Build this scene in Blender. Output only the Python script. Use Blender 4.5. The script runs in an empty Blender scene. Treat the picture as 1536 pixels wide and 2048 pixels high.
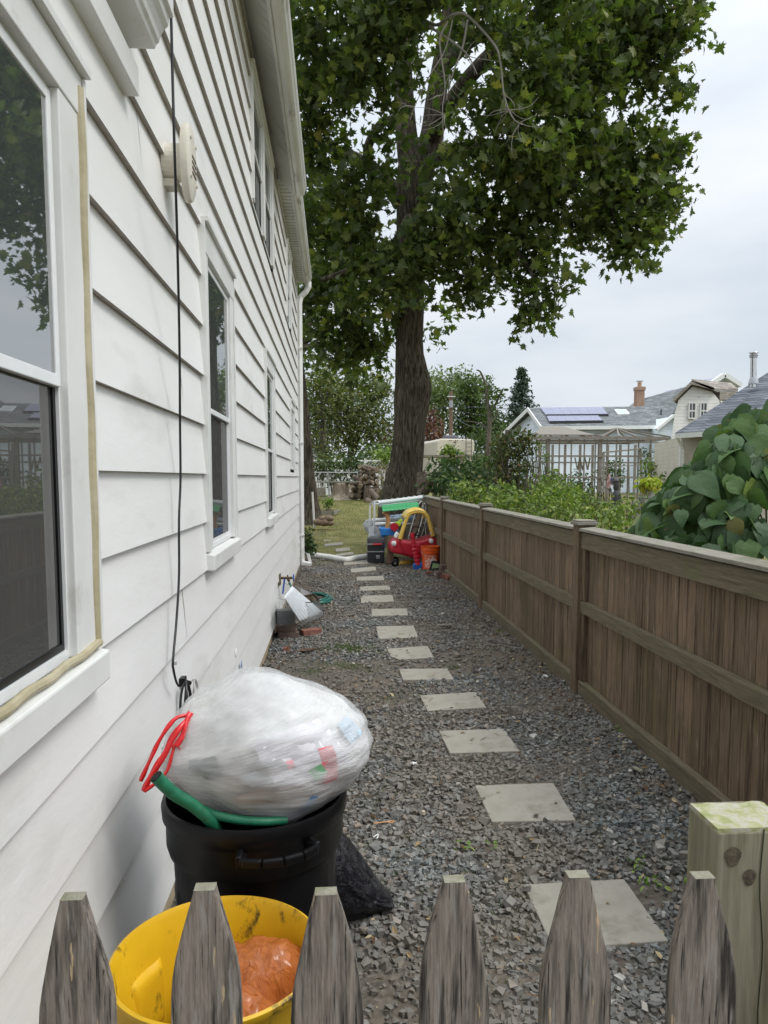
import bpy, math, random
import numpy as np
from mathutils import Vector, Matrix, noise
R = math.radians
rng = np.random.default_rng(7)
random.seed(7)
SC = bpy.context.scene

# ------------------------------------------------------------------ camera
F, PX, PITCH = 1500.0, 768.0, R(5.0)
PY = 955 + F*math.tan(PITCH)
YAW = R(3.8)
EYE = Vector((0, 0, 1.55))
cam = bpy.data.cameras.new('camera'); camo = bpy.data.objects.new('camera', cam)
SC.collection.objects.link(camo); SC.camera = camo
camo.location = EYE; camo.rotation_euler = (math.pi/2-PITCH, 0, -YAW)
cam.sensor_fit = 'VERTICAL'; cam.sensor_height = 36; cam.lens = F/2048*36
cam.shift_y = (PY-1024)/2048; cam.clip_end = 2000; cam.clip_start = 0.05
SC.render.resolution_x = 768; SC.render.resolution_y = 1024

# ------------------------------------------------------------------ overcast sky and soft sun
SUN_EL, SUN_AZ = R(52), R(112)        # azimuth clockwise from +Y: light from the right, a little behind
w = bpy.data.worlds.new("World"); SC.world = w; w.use_nodes = True
nt = w.node_tree; N = nt.nodes; L = nt.links; N.clear()
out = N.new('ShaderNodeOutputWorld'); bg = N.new('ShaderNodeBackground')
sky = N.new('ShaderNodeTexSky'); sky.sky_type = 'NISHITA'; sky.sun_disc = False
sky.sun_elevation = SUN_EL; sky.sun_rotation = SUN_AZ; sky.air_density = 1.0; sky.dust_density = 2.0
tc = N.new('ShaderNodeTexCoord'); sep = N.new('ShaderNodeSeparateXYZ')
L.new(tc.outputs['Generated'], sep.inputs[0])
mp = N.new('ShaderNodeMapping'); mp.inputs['Scale'].default_value = (1.6, 1.6, 5.0)
L.new(tc.outputs['Generated'], mp.inputs[0])
nz = N.new('ShaderNodeTexNoise'); nz.inputs['Scale'].default_value = 1.6; nz.inputs['Detail'].default_value = 6; nz.inputs['Roughness'].default_value = .5
L.new(mp.outputs[0], nz.inputs['Vector'])
cr = N.new('ShaderNodeValToRGB')      # cloud tone
cr.color_ramp.elements[0].position = .34; cr.color_ramp.elements[0].color = (.60, .67, .74, 1)
cr.color_ramp.elements[1].position = .72; cr.color_ramp.elements[1].color = (.83, .85, .89, 1)
L.new(nz.outputs['Fac'], cr.inputs[0])
zr = N.new('ShaderNodeValToRGB')      # a cloud deck is brighter overhead than near the horizon
zr.color_ramp.elements[0].position = .0; zr.color_ramp.elements[0].color = (.33, .33, .33, 1)
zr.color_ramp.elements[1].position = 1.0; zr.color_ramp.elements[1].color = (1.15, 1.15, 1.13, 1)
e = zr.color_ramp.elements.new(.22); e.color = (.35, .35, .35, 1)
e = zr.color_ramp.elements.new(.55); e.color = (.43, .43, .43, 1)
L.new(sep.outputs['Z'], zr.inputs[0])
mul = N.new('ShaderNodeMix'); mul.data_type = 'RGBA'; mul.blend_type = 'MULTIPLY'; mul.inputs['Factor'].default_value = 1
L.new(cr.outputs[0], mul.inputs[6]); L.new(zr.outputs[0], mul.inputs[7])
sc_ = N.new('ShaderNodeVectorMath'); sc_.operation = 'SCALE'; sc_.inputs['Scale'].default_value = 30.0
L.new(mul.outputs[2], sc_.inputs[0])
mx = N.new('ShaderNodeMix'); mx.data_type = 'RGBA'; mx.inputs['Factor'].default_value = .93
L.new(sky.outputs[0], mx.inputs[6]); L.new(sc_.outputs[0], mx.inputs[7])
L.new(mx.outputs[2], bg.inputs['Color']); bg.inputs['Strength'].default_value = .1
L.new(bg.outputs[0], out.inputs[0])
sl = bpy.data.lights.new('sun', 'SUN'); sl.energy = 1.5; sl.angle = R(22); sl.color = (1, .97, .92)
so = bpy.data.objects.new('sun', sl); SC.collection.objects.link(so)
sd = Vector((math.sin(SUN_AZ)*math.cos(SUN_EL), math.cos(SUN_AZ)*math.cos(SUN_EL), math.sin(SUN_EL)))
so.rotation_euler = sd.to_track_quat('Z', 'Y').to_euler(); so.location = (0, 0, 30)
SC.view_settings.view_transform = 'Standard'; SC.view_settings.look = 'None'
SC.view_settings.exposure = 0.14; SC.view_settings.gamma = 1

# ------------------------------------------------------------------ photograph pixel -> point in the place
cR = Vector((math.cos(YAW), -math.sin(YAW), 0))
cF = Vector((math.sin(YAW)*math.cos(PITCH), math.cos(YAW)*math.cos(PITCH), -math.sin(PITCH)))
cU = Vector((math.sin(YAW)*math.sin(PITCH), math.cos(YAW)*math.sin(PITCH), math.cos(PITCH)))
def ray(x, y): return cF + cR*((x-PX)/F) - cU*((y-PY)/F)
def P(x, y, Y): d = ray(x, y); return EYE + d*(Y/d.y)
def G(x, y, z=0.0): d = ray(x, y); return EYE + d*((z-EYE.z)/d.z)
def WX(x, y, X): d = ray(x, y); return EYE + d*(X/d.x)
WALL = -0.587
def gz(x, y):
    t = min(max((y-17.5)/11.5, 0), 1); t = t*t*(3-2*t)
    return .68*t + .006*math.sin(x*3.1+y*1.3)*math.sin(y*2.3-x)

# ------------------------------------------------------------------ materials
MATS = {}
def newmat(name):
    m = bpy.data.materials.new(name); m.use_nodes = True
    nt = m.node_tree; nt.nodes.clear()
    o = nt.nodes.new('ShaderNodeOutputMaterial'); b = nt.nodes.new('ShaderNodeBsdfPrincipled')
    nt.links.new(b.outputs[0], o.inputs[0])
    return m, nt, b, o
def ramp(nt, stops):
    r = nt.nodes.new('ShaderNodeValToRGB'); e = r.color_ramp.elements
    e[0].position, e[0].color = stops[0][0], (*stops[0][1], 1)
    e[1].position, e[1].color = stops[-1][0], (*stops[-1][1], 1)
    for p, c in stops[1:-1]:
        k = e.new(p); k.color = (*c, 1)
    return r
def noisen(nt, scale, stretch=(1,1,1), detail=5, rough=.6, coord='Object', dist=0):
    t = nt.nodes.new('ShaderNodeTexCoord'); m = nt.nodes.new('ShaderNodeMapping'); m.inputs['Scale'].default_value = stretch
    n = nt.nodes.new('ShaderNodeTexNoise'); n.inputs['Scale'].default_value = scale; n.inputs['Detail'].default_value = detail
    n.inputs['Roughness'].default_value = rough; n.inputs['Distortion'].default_value = dist
    nt.links.new(t.outputs[coord], m.inputs[0]); nt.links.new(m.outputs[0], n.inputs['Vector']); return n
def mixc(nt, a, b, fac, mode='MIX'):
    m = nt.nodes.new('ShaderNodeMix'); m.data_type = 'RGBA'; m.blend_type = mode
    for s, v in ((0, fac), (6, a), (7, b)):
        if hasattr(v, 'is_linked') or hasattr(v, 'links'): nt.links.new(v, m.inputs[s])
        elif s == 0: m.inputs[0].default_value = v
        else: m.inputs[s].default_value = (*v, 1)
    return m.outputs[2]
def bump(nt, b, h, strength, dist=.01, prev=None):
    u = nt.nodes.new('ShaderNodeBump'); u.inputs['Strength'].default_value = strength; u.inputs['Distance'].default_value = dist
    nt.links.new(h, u.inputs['Height'])
    if prev is not None: nt.links.new(prev, u.inputs['Normal'])
    nt.links.new(u.outputs[0], b.inputs['Normal']); return u.outputs[0]
def mnoise(name, stops, scale=8, rough=.6, stretch=(1,1,1), bs=.2, bscale=None, bd=.005, metal=0, spec=.5, detail=5, island=0, dirt=None, nr=.6, dist=0):
    """base colour from noise through a ramp (+ grain bump, optional per-piece variation, optional dirt blotches)"""
    m, nt, b, o = newmat(name)
    n = noisen(nt, scale, stretch, detail, nr, dist=dist); r = ramp(nt, stops); nt.links.new(n.outputs['Fac'], r.inputs[0]); col = r.outputs[0]
    if island:
        g = nt.nodes.new('ShaderNodeNewGeometry'); hv = nt.nodes.new('ShaderNodeHueSaturation')
        mr = nt.nodes.new('ShaderNodeMapRange'); mr.inputs[3].default_value = 1-island; mr.inputs[4].default_value = 1+island
        nt.links.new(g.outputs['Random Per Island'], mr.inputs[0]); nt.links.new(mr.outputs[0], hv.inputs['Value']); nt.links.new(col, hv.inputs['Color']); col = hv.outputs[0]
    if dirt:
        n2 = noisen(nt, dirt[1], dirt[3] if len(dirt) > 3 else (1,1,1), 6, .65); r2 = ramp(nt, [(dirt[2][0], (0,0,0)), (dirt[2][1], (1,1,1))])
        nt.links.new(n2.outputs['Fac'], r2.inputs[0]); col = mixc(nt, col, dirt[0], r2.outputs[0])
    nt.links.new(col, b.inputs['Base Color'])
    b.inputs['Roughness'].default_value = rough; b.inputs['Metallic'].default_value = metal; b.inputs['Specular IOR Level'].default_value = spec
    if bs:
        nb = noisen(nt, bscale or scale*3, stretch, 6, .65); bump(nt, b, nb.outputs['Fac'], bs, bd)
    MATS[name] = m; return m
def leafmat(name, cols, rough=.5, trans=.25, spec=.35, spots=None):
    m, nt, b, o = newmat(name)
    g = nt.nodes.new('ShaderNodeNewGeometry')
    r = ramp(nt, cols); nt.links.new(g.outputs['Random Per Island'], r.inputs[0])
    n = noisen(nt, .55, detail=2); r2 = ramp(nt, [(.3, (.78,.78,.78)), (.7, (1.2,1.2,1.1))]); nt.links.new(n.outputs['Fac'], r2.inputs[0])
    col = mixc(nt, r.outputs[0], r2.outputs[0], 1.0, 'MULTIPLY')
    if spots:
        n5 = noisen(nt, spots[1], detail=3); r5 = ramp(nt, [(spots[2],(0,0,0)),(spots[2]+.08,(1,1,1))]); nt.links.new(n5.outputs['Fac'], r5.inputs[0]); col = mixc(nt, col, spots[0], r5.outputs[0])
        n6 = noisen(nt, 30, detail=3); bump(nt, b, n6.outputs['Fac'], .5, .01)
    nt.links.new(col, b.inputs['Base Color']); b.inputs['Roughness'].default_value = rough; b.inputs['Specular IOR Level'].default_value = spec
    t = nt.nodes.new('ShaderNodeBsdfTranslucent'); c2 = mixc(nt, col, (1.0,1.25,.45), 1.0, 'MULTIPLY'); nt.links.new(c2, t.inputs[0])
    ms = nt.nodes.new('ShaderNodeMixShader'); ms.inputs[0].default_value = trans
    nt.links.new(b.outputs[0], ms.inputs[1]); nt.links.new(t.outputs[0], ms.inputs[2]); nt.links.new(ms.outputs[0], o.inputs[0])
    MATS[name] = m; return m
def flat(name, c, rough=.5, metal=0, spec=.5, bs=.05, sc=30, var=.12):
    c = np.array(c); return mnoise(name, [(.3, tuple(c*(1-var))), (.7, tuple(np.minimum(c*(1+var), .95)))], sc, rough, bs=bs, metal=metal, spec=spec, bd=.002)

# ------------------------------------------------------------------ mesh builder
ORG = {}
class MB:
    def __init__(s): s.v = []; s.f = []; s.m = []; s.cur = 0
    def add(s, vs, fs):
        o = len(s.v); s.v += [tuple(q) for q in vs]; s.f += [tuple(o+i for i in f) for f in fs]; s.m += [s.cur]*len(fs); return s
    def box(s, c, d, rot=None):
        c = Vector(c); h = Vector(d)/2
        vs = [Vector((x*h.x, y*h.y, z*h.z)) for x in (-1,1) for y in (-1,1) for z in (-1,1)]
        if rot is not None:
            M = rot if isinstance(rot, Matrix) else Matrix.Rotation(rot[0], 3, 'X') if len(rot) == 1 else (Matrix.Rotation(rot[2],3,'Z') @ Matrix.Rotation(rot[1],3,'Y') @ Matrix.Rotation(rot[0],3,'X'))
            vs = [M @ q for q in vs]
        return s.add([c+q for q in vs], [(0,1,3,2),(4,6,7,5),(0,4,5,1),(2,3,7,6),(0,2,6,4),(1,5,7,3)])
    def bb(s, a, b):
        a = Vector(a); b = Vector(b); return s.box((a+b)/2, (abs(b.x-a.x), abs(b.y-a.y), abs(b.z-a.z)))
    def bar(s, a, b, w, h=None, up=(0,0,1)):
        a = Vector(a); b = Vector(b); h = h or w; d = (b-a).normalized(); up = Vector(up)
        if abs(d.dot(up)) > .98: up = Vector((0,1,0))
        x = d.cross(up).normalized(); z = x.cross(d).normalized()
        vs = [q + x*(i*w/2) + z*(j*h/2) for q in (a,b) for i,j in ((-1,-1),(1,-1),(1,1),(-1,1))]
        return s.add(vs, [(3,2,1,0),(4,5,6,7),(0,1,5,4),(1,2,6,5),(2,3,7,6),(3,0,4,7)])
    def tube(s, pts, r, n=8, cap=True, prof=None):
        pts = [Vector(p) for p in pts]; rr = r if isinstance(r, (list, tuple)) else [r]*len(pts)
        vs = []; fs = []; ref = None
        for i, p in enumerate(pts):
            d = (pts[min(i+1, len(pts)-1)] - pts[max(i-1, 0)]); d = d.normalized() if d.length > 1e-9 else Vector((0,0,1))
            if ref is None: ref = Vector((1,0,0)) if abs(d.x) < .9 else Vector((0,1,0))
            x = (ref - d*ref.dot(d)); x = x.normalized() if x.length > 1e-6 else d.orthogonal().normalized(); ref = x; y = d.cross(x)
            for k in range(n):
                a = 2*math.pi*k/n; q = prof(i, a) if prof else 1
                vs.append(p + (x*math.cos(a) + y*math.sin(a))*rr[i]*q)
        for i in range(len(pts)-1):
            for k in range(n):
                fs.append((i*n+k, i*n+(k+1)%n, (i+1)*n+(k+1)%n, (i+1)*n+k))
        if cap: fs.append(tuple(range(n-1, -1, -1))); fs.append(tuple((len(pts)-1)*n+k for k in range(n)))
        return s.add(vs, fs)
    def lathe(s, prof, c, n=32, fn=None, capb=False, capt=False):
        c = Vector(c); vs = []; fs = []
        for i, (r, z) in enumerate(prof):
            for k in range(n):
                a = 2*math.pi*k/n; q = r*(fn(a, i) if fn else 1)
                vs.append((c.x+q*math.cos(a), c.y+q*math.sin(a), c.z+z))
        for i in range(len(prof)-1):
            for k in range(n): fs.append((i*n+k, i*n+(k+1)%n, (i+1)*n+(k+1)%n, (i+1)*n+k))
        if capb: fs.append(tuple(range(n-1, -1, -1)))
        if capt: fs.append(tuple((len(prof)-1)*n+k for k in range(n)))
        return s.add(vs, fs)
    def prism(s, poly, off):
        off = Vector(off); n = len(poly); a = [Vector(p) for p in poly]
        return s.add(a + [q+off for q in a], [tuple(range(n-1,-1,-1)), tuple(range(n, 2*n))] + [(i, (i+1)%n, (i+1)%n+n, i+n) for i in range(n)])
    def grid(s, nu, nv, fn, wu=False):
        vs = [fn(i/(nu-1 if not wu else nu), j/(nv-1)) for j in range(nv) for i in range(nu)]
        fs = [(j*nu+i, j*nu+(i+1)%nu, (j+1)*nu+(i+1)%nu, (j+1)*nu+i) for j in range(nv-1) for i in range(nu if wu else nu-1)]
        return s.add(vs, fs)
    def build(s, name, mat, parent=None, org=None, smooth=False, bevel=0, seg=2, solid=0):
        if parent is not None: o0 = ORG[parent.name]
        else: o0 = Vector(org) if org is not None else Vector((0,0,0))
        me = bpy.data.meshes.new(name); me.from_pydata([(a-o0.x, b-o0.y, c-o0.z) for a,b,c in s.v], [], s.f)
        for mm in (mat if isinstance(mat, (list, tuple)) else [mat]): me.materials.append(mm)
        if isinstance(mat, (list, tuple)): me.polygons.foreach_set('material_index', s.m)
        me.validate(); me.update()
        ob = bpy.data.objects.new(name, me); SC.collection.objects.link(ob)
        if parent is not None: ob.parent = parent
        else: ob.location = o0
        ORG[ob.name] = o0
        if smooth:
            me.polygons.foreach_set('use_smooth', [True]*len(me.polygons))
            if smooth != 'all': me.set_sharp_from_angle(angle=R(40))
        if solid: q = ob.modifiers.new('s', 'SOLIDIFY'); q.thickness = solid; q.offset = 0
        if bevel:
            q = ob.modifiers.new('b', 'BEVEL'); q.width = bevel; q.segments = seg; q.limit_method = 'ANGLE'; q.angle_limit = R(35)
        return ob
def tag(o, label=None, cat=None, group=None, kind=None):
    if label: o['label'] = label
    if cat: o['category'] = cat
    if group: o['group'] = group
    if kind: o['kind'] = kind
    return o
def thing(name, label, cat, loc=(0,0,0), group=None):
    o = bpy.data.objects.new(name, None); SC.collection.objects.link(o); o.location = loc; o.empty_display_size = .1
    ORG[o.name] = Vector(loc); return tag(o, label, cat, group)
def struct(o): o['kind'] = 'structure'; return o
def copy_tree(o, parent=None):
    c = o.copy(); SC.collection.objects.link(c); c.parent = parent; ORG[c.name] = ORG[o.name]
    for ch in list(o.children): copy_tree(ch, c)
    return c
# numpy scatter of one small template into ONE mesh
def npmesh(name, V, T, mat, parent=None, org=None, smooth=False):
    o0 = ORG[parent.name] if parent is not None else Vector(org if org is not None else (0,0,0))
    V = (V - np.array(o0)).astype(np.float32); T = T.astype(np.int32)
    me = bpy.data.meshes.new(name); me.vertices.add(len(V)); me.vertices.foreach_set('co', V.ravel())
    nf = len(T); me.loops.add(nf*3); me.loops.foreach_set('vertex_index', T.ravel()); me.polygons.add(nf)
    me.polygons.foreach_set('loop_start', np.arange(nf, dtype=np.int32)*3)
    me.polygons.foreach_set('loop_total', np.full(nf, 3, dtype=np.int32))
    me.materials.append(mat); me.update(calc_edges=True)
    me.polygons.foreach_set('use_smooth', np.full(nf, bool(smooth)))
    ob = bpy.data.objects.new(name, me); SC.collection.objects.link(ob)
    if parent is not None: ob.parent = parent
    else: ob.location = o0
    ORG[ob.name] = o0; return ob
def frames(nrm, roll):
    n = nrm/np.linalg.norm(nrm, axis=1, keepdims=True)
    a = np.where(np.abs(n[:, 2:3]) < .9, np.array([[0,0,1.]]), np.array([[1.,0,0]]))
    x = np.cross(a, n); x /= np.linalg.norm(x, axis=1, keepdims=True); y = np.cross(n, x)
    c, s = np.cos(roll)[:,None], np.sin(roll)[:,None]
    return np.stack([x*c+y*s, -x*s+y*c, n], axis=2)
def inst(tv, tf, pos, M, sc):
    tv = np.asarray(tv, float); tf = np.asarray(tf); n = len(pos)
    sc = np.asarray(sc, float); sc = sc[:, None] if sc.ndim == 1 else sc
    loc = tv[None]*sc[:, None, :]
    V = np.einsum('nij,nkj->nki', M, loc) + pos[:, None, :]
    T = tf[None] + (np.arange(n)*len(tv))[:, None, None]
    return V.reshape(-1,3), T.reshape(-1,3)
def cat(parts):
    Vs, Ts, o = [], [], 0
    for V, T in parts: Vs.append(V); Ts.append(T+o); o += len(V)
    return np.concatenate(Vs), np.concatenate(Ts)
def leaf_t(outline, fold=.18, droop=.15):
    """fan leaf: base at origin, growing along +y, normal +z"""
    pts = [(0, .32)] + outline
    v = [(x, y, abs(x)*fold - droop*y*y) for x, y in pts]; n = len(outline)
    return np.array(v), np.array([(0, 1+i, 1+(i+1) % n) for i in range(n)])
_m = [(0,0),(.22,-.06),(.16,.12),(.5,.08),(.36,.24),(.56,.44),(.3,.44),(.33,.62),(.15,.58),(.1,.86),(0,1)]
MAPLE = leaf_t(_m + [(-x, y) for x, y in _m[-2:0:-1]])
_h = [(0,.06),(.18,-.06),(.38,.06),(.44,.3),(.34,.62),(.14,.88),(0,1)]
HEART = leaf_t(_h + [(-x, y) for x, y in _h[-2:0:-1]], .22, .3)
def broad_t():
    V = []; T = []; ws = [.14,.41,.48,.43,.31,.15,.01]; ys = [-.06,.06,.24,.46,.70,.92,1.15]
    for i, (w_, y) in enumerate(zip(ws, ys)):
        for k in (-1,-.55,0,.55,1):
            yy = y - (.10*abs(k) if i == 0 else 0) ; V.append((w_*k, yy, .20*abs(w_*k)-.34*max(0,y)**2 - .22*(w_*k)**2*4*.25 + .022*math.sin(7*y+3*k)*abs(k)))
    for i in range(6):
        for j in range(4): a = i*5+j; T += [(a,a+1,a+6),(a,a+6,a+5)]
    return np.array(V), np.array(T)
BROAD = broad_t()
OVAL = leaf_t([(0,0),(.2,.25),(.22,.55),(.1,.85),(0,1),(-.1,.85),(-.22,.55),(-.2,.25)], .3, .3)
TRI = (np.array([(-.2,0,0),(.2,0,0),(.22,.6,-.05),(0,1,-.12),(-.22,.6,-.05)]), np.array([(0,1,2),(0,2,3),(0,3,4)]))
def clumps(lobes, per, twigr, perclump, flat_=.75):
    """lobes: [(centre, radius xyz)]; leaves gather on twigs inside each lobe, denser near its surface"""
    out = []
    for c, r, k in lobes:
        c = np.array(c); r = np.array(r, float); nt_ = max(3, int(per*k))
        d = rng.normal(size=(nt_, 3)); d /= np.linalg.norm(d, axis=1, keepdims=True)
        q = c + d*r*(rng.random((nt_,1))**.45)
        for t in q:
            n = perclump
            o = np.clip(rng.normal(size=(n,3)), -1.5, 1.5)*twigr*np.array([1,1,flat_])*rng.uniform(.6, 1.25); out.append(t+o)
    return np.concatenate(out)
def leaves(pos, size, tmpl, up=.6, center=None, hang=0.0):
    n = len(pos); nr = rng.normal(size=(n,3))*.75; nr[:, 2] += up
    if center is not None:
        o = pos-np.array(center); o /= np.linalg.norm(o, axis=1, keepdims=True)+1e-6; nr += o*.7
    M = frames(nr, rng.uniform(0, 2*math.pi, n))
    return inst(tmpl[0], tmpl[1], pos, M, size*rng.uniform(.5, 1.28, n))
def wobble(a, b, n, amp, sag=0):
    a = Vector(a); b = Vector(b); ds = (b-a).length; out_ = []
    k = random.random()*50
    for i in range(n+1):
        t = i/n; q = a.lerp(b, t); s_ = math.sin(math.pi*t)
        q += Vector((noise.noise((k, t*3, 0)), noise.noise((k, t*3, 9)), noise.noise((k, t*3, 5))))*amp*s_*ds; q.z -= sag*s_
        out_.append(q)
    return out_
# ------------------------------------------------------------------ shared materials
M_side = mnoise('white_siding', [(.25,(.775,.762,.735)),(.75,(.85,.845,.83))], 1.3, .42, stretch=(1,.5,1.6), bs=.25, bscale=2.2, bd=.02, dirt=((.50,.48,.42), 2.0, (.56,.9), (1,.35,1.2)), spec=.4)
M_lip = flat('taupe_lap_edge', (.38,.345,.31), .8)  # darker taupe on the downward faces of the laps
M_trim = mnoise('white_trim', [(.25,(.66,.66,.63)),(.75,(.80,.80,.78))], 3, .4, bs=.1, bscale=20, bd=.003, dirt=((.40,.37,.29), 5, (.60,.9)))
M_vinyl = flat('white_vinyl', (.78,.79,.79), .3, var=.04)
M_caulk = mnoise('old_caulk', [(.3,(.33,.28,.16)),(.7,(.50,.45,.31))], 9, .6, bs=.5, bd=.006)
M_soff = mnoise('soffit_white', [(.25,(.50,.50,.48)),(.75,(.66,.66,.64))], 2, .5, bs=.1, dirt=((.22,.20,.16), 3.5, (.58,.85)))
M_gut = mnoise('gutter_white', [(.3,(.55,.54,.50)),(.7,(.72,.72,.69))], 2, .35, stretch=(1,.4,1), bs=.05, dirt=((.20,.17,.12), 3, (.56,.72), (2,.5,3)))
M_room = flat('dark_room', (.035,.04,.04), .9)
M_curt = mnoise('sheer_curtain', [(.35,(.50,.51,.48)),(.65,(.74,.75,.72))], 10, .8, stretch=(1,6,.1), bs=.3)
M_black = flat('black_plastic', (.006,.006,.007), .34, var=.3, spec=.22)
M_shin = mnoise('grey_shingles', [(.3,(.16,.165,.175)),(.7,(.30,.31,.33))], 7, .85, stretch=(1,1,1), bs=.4)
M_conc = mnoise('foundation_concrete', [(.3,(.30,.23,.14)),(.7,(.46,.38,.26))], 6, .9, bs=.4)
M_steel = flat('dull_steel', (.42,.42,.42), .35, metal=.9)
def glassmat(name, tint, refl=1.0, dark=None, darkf=0, ior=5.2):
    m, nt, b, o = newmat(name); nt.nodes.remove(b)
    t = nt.nodes.new('ShaderNodeBsdfTransparent'); t.inputs[0].default_value = (*tint, 1)
    g = nt.nodes.new('ShaderNodeBsdfGlossy'); g.inputs['Roughness'].default_value = .012; g.inputs[0].default_value = (refl,refl,refl,1)
    n = noisen(nt, 1.2, detail=1); u = nt.nodes.new('ShaderNodeBump'); u.inputs['Strength'].default_value = .05; u.inputs['Distance'].default_value = .02
    nt.links.new(n.outputs['Fac'], u.inputs['Height']); nt.links.new(u.outputs[0], g.inputs['Normal'])
    f = nt.nodes.new('ShaderNodeFresnel'); f.inputs[0].default_value = ior
    src = t
    if dark:
        d = nt.nodes.new('ShaderNodeBsdfDiffuse'); d.inputs[0].default_value = (*dark, 1)
        k = nt.nodes.new('ShaderNodeMixShader'); k.inputs[0].default_value = darkf
        nt.links.new(t.outputs[0], k.inputs[1]); nt.links.new(d.outputs[0], k.inputs[2]); src = k
    ms = nt.nodes.new('ShaderNodeMixShader'); nt.links.new(f.outputs[0], ms.inputs[0])
    nt.links.new(src.outputs[0], ms.inputs[1]); nt.links.new(g.outputs[0], ms.inputs[2]); nt.links.new(ms.outputs[0], o.inputs[0])
    return m
M_glass = glassmat('window_glass', (.82,.88,.86), 1.0, (.36,.42,.40), .20)
M_screen = glassmat('insect_screen', (.5,.5,.5), .45, (.13,.13,.125), .78)

# ------------------------------------------------------------------ the ground
def wood(name, lo, hi, streak=None, moss=None, sc=5, rough=.85, bs=.5, grain=(14,14,.9), isl=.18):
    m, nt, b, o = newmat(name)
    n = noisen(nt, sc, grain, 7, .65, dist=.6); r = ramp(nt, [(.28, lo), (.72, hi)]); nt.links.new(n.outputs['Fac'], r.inputs[0]); col = r.outputs[0]
    g = nt.nodes.new('ShaderNodeNewGeometry'); hv = nt.nodes.new('ShaderNodeHueSaturation'); mr = nt.nodes.new('ShaderNodeMapRange')
    mr.inputs[3].default_value = 1-isl; mr.inputs[4].default_value = 1+isl
    nt.links.new(g.outputs['Random Per Island'], mr.inputs[0]); nt.links.new(mr.outputs[0], hv.inputs['Value']); nt.links.new(col, hv.inputs['Color']); col = hv.outputs[0]
    for s in (streak or []):
        n2 = noisen(nt, s[1], s[3], 4, .6); r2 = ramp(nt, [(s[2][0], (0,0,0)), (s[2][1], (1,1,1))]); nt.links.new(n2.outputs['Fac'], r2.inputs[0]); col = mixc(nt, col, s[0], r2.outputs[0])
    if moss:
        n3 = noisen(nt, moss[1], (1,1,1), 5, .6); r3 = ramp(nt, [(moss[2][0], (0,0,0)), (moss[2][1], (1,1,1))]); nt.links.new(n3.outputs['Fac'], r3.inputs[0]); col = mixc(nt, col, moss[0], r3.outputs[0])
    nt.links.new(col, b.inputs['Base Color']); b.inputs['Roughness'].default_value = rough; b.inputs['Specular IOR Level'].default_value = .25
    nb = noisen(nt, sc*2, grain, 6, .7); bump(nt, b, nb.outputs['Fac'], bs, .004); return m

def ground_mat():
    m, nt, b, o = newmat('ground_soil')
    n1 = noisen(nt, 1.1, detail=6, rough=.65); n2 = noisen(nt, 28, detail=5); n3 = noisen(nt, 2.6, detail=5)
    dirt = ramp(nt, [(.3,(.085,.066,.048)),(.7,(.19,.155,.12))]); nt.links.new(n2.outputs['Fac'], dirt.inputs[0])
    v = nt.nodes.new('ShaderNodeTexVoronoi'); v.inputs['Scale'].default_value = 55; t = nt.nodes.new('ShaderNodeTexCoord'); nt.links.new(t.outputs['Object'], v.inputs['Vector'])
    gcol = ramp(nt, [(.0,(.05,.047,.042)),(.6,(.11,.10,.088)),(1,(.22,.20,.175))]); nt.links.new(v.outputs['Color'], gcol.inputs[0])
    gm = ramp(nt, [(.40,(.15,.15,.15)),(.6,(.8,.8,.8))]); nt.links.new(n1.outputs['Fac'], gm.inputs[0])
    c = mixc(nt, dirt.outputs[0], gcol.outputs[0], gm.outputs[0])
    grass = ramp(nt, [(.3,(.10,.105,.035)),(.5,(.17,.16,.06)),(.72,(.27,.22,.11))]); nt.links.new(n3.outputs['Fac'], grass.inputs[0])
    # lawn starts beyond the side yard and behind the fence
    s = nt.nodes.new('ShaderNodeSeparateXYZ'); nt.links.new(t.outputs['Object'], s.inputs[0])
    a = nt.nodes.new('ShaderNodeMapRange'); a.inputs[1].default_value = 13.2; a.inputs[2].default_value = 15.6; nt.links.new(s.outputs['Y'], a.inputs[0])
    c2 = nt.nodes.new('ShaderNodeMapRange'); c2.inputs[1].default_value = 1.85; c2.inputs[2].default_value = 2.1; nt.links.new(s.outputs['X'], c2.inputs[0])
    mxx = nt.nodes.new('ShaderNodeMath'); mxx.operation = 'MAXIMUM'; nt.links.new(a.outputs[0], mxx.inputs[0]); nt.links.new(c2.outputs[0], mxx.inputs[1])
    n4 = noisen(nt, .9, detail=5); md = ramp(nt, [(.30,(0,0,0)),(.42,(1,1,1))]); nt.links.new(n4.outputs['Fac'], md.inputs[0])
    mm = nt.nodes.new('ShaderNodeMath'); mm.operation = 'MULTIPLY'; nt.links.new(mxx.outputs[0], mm.inputs[0]); nt.links.new(md.outputs[0], mm.inputs[1])
    c = mixc(nt, c, grass.outputs[0], mm.outputs[0])
    nt.links.new(c, b.inputs['Base Color']); b.inputs['Roughness'].default_value = .95; b.inputs['Specular IOR Level'].default_value = .15
    bump(nt, b, v.outputs['Distance'], .6, .008); return m
xs = sorted(set([-400,-200,-100,-60,-40,-25] + [round(-15+i*.5,3) for i in range(80)] + [30,40,60,100,200,400]))
ys = sorted(set([-60,-20,-8] + [round(-2+i*.15,3) for i in range(120)] + [16+i*.5 for i in range(50)] + [45,55,70,100,160,300,600]))
g = MB(); nx = len(xs)
g.add([(x, y, gz(x,y) + (.012*noise.noise((x*2.1,y*2.1,3)) if y < 20 else 0)) for y in ys for x in xs],
      [(j*nx+i, j*nx+i+1, (j+1)*nx+i+1, (j+1)*nx+i) for j in range(len(ys)-1) for i in range(nx-1)])
struct(g.build('ground', ground_mat(), smooth='all'))

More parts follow.
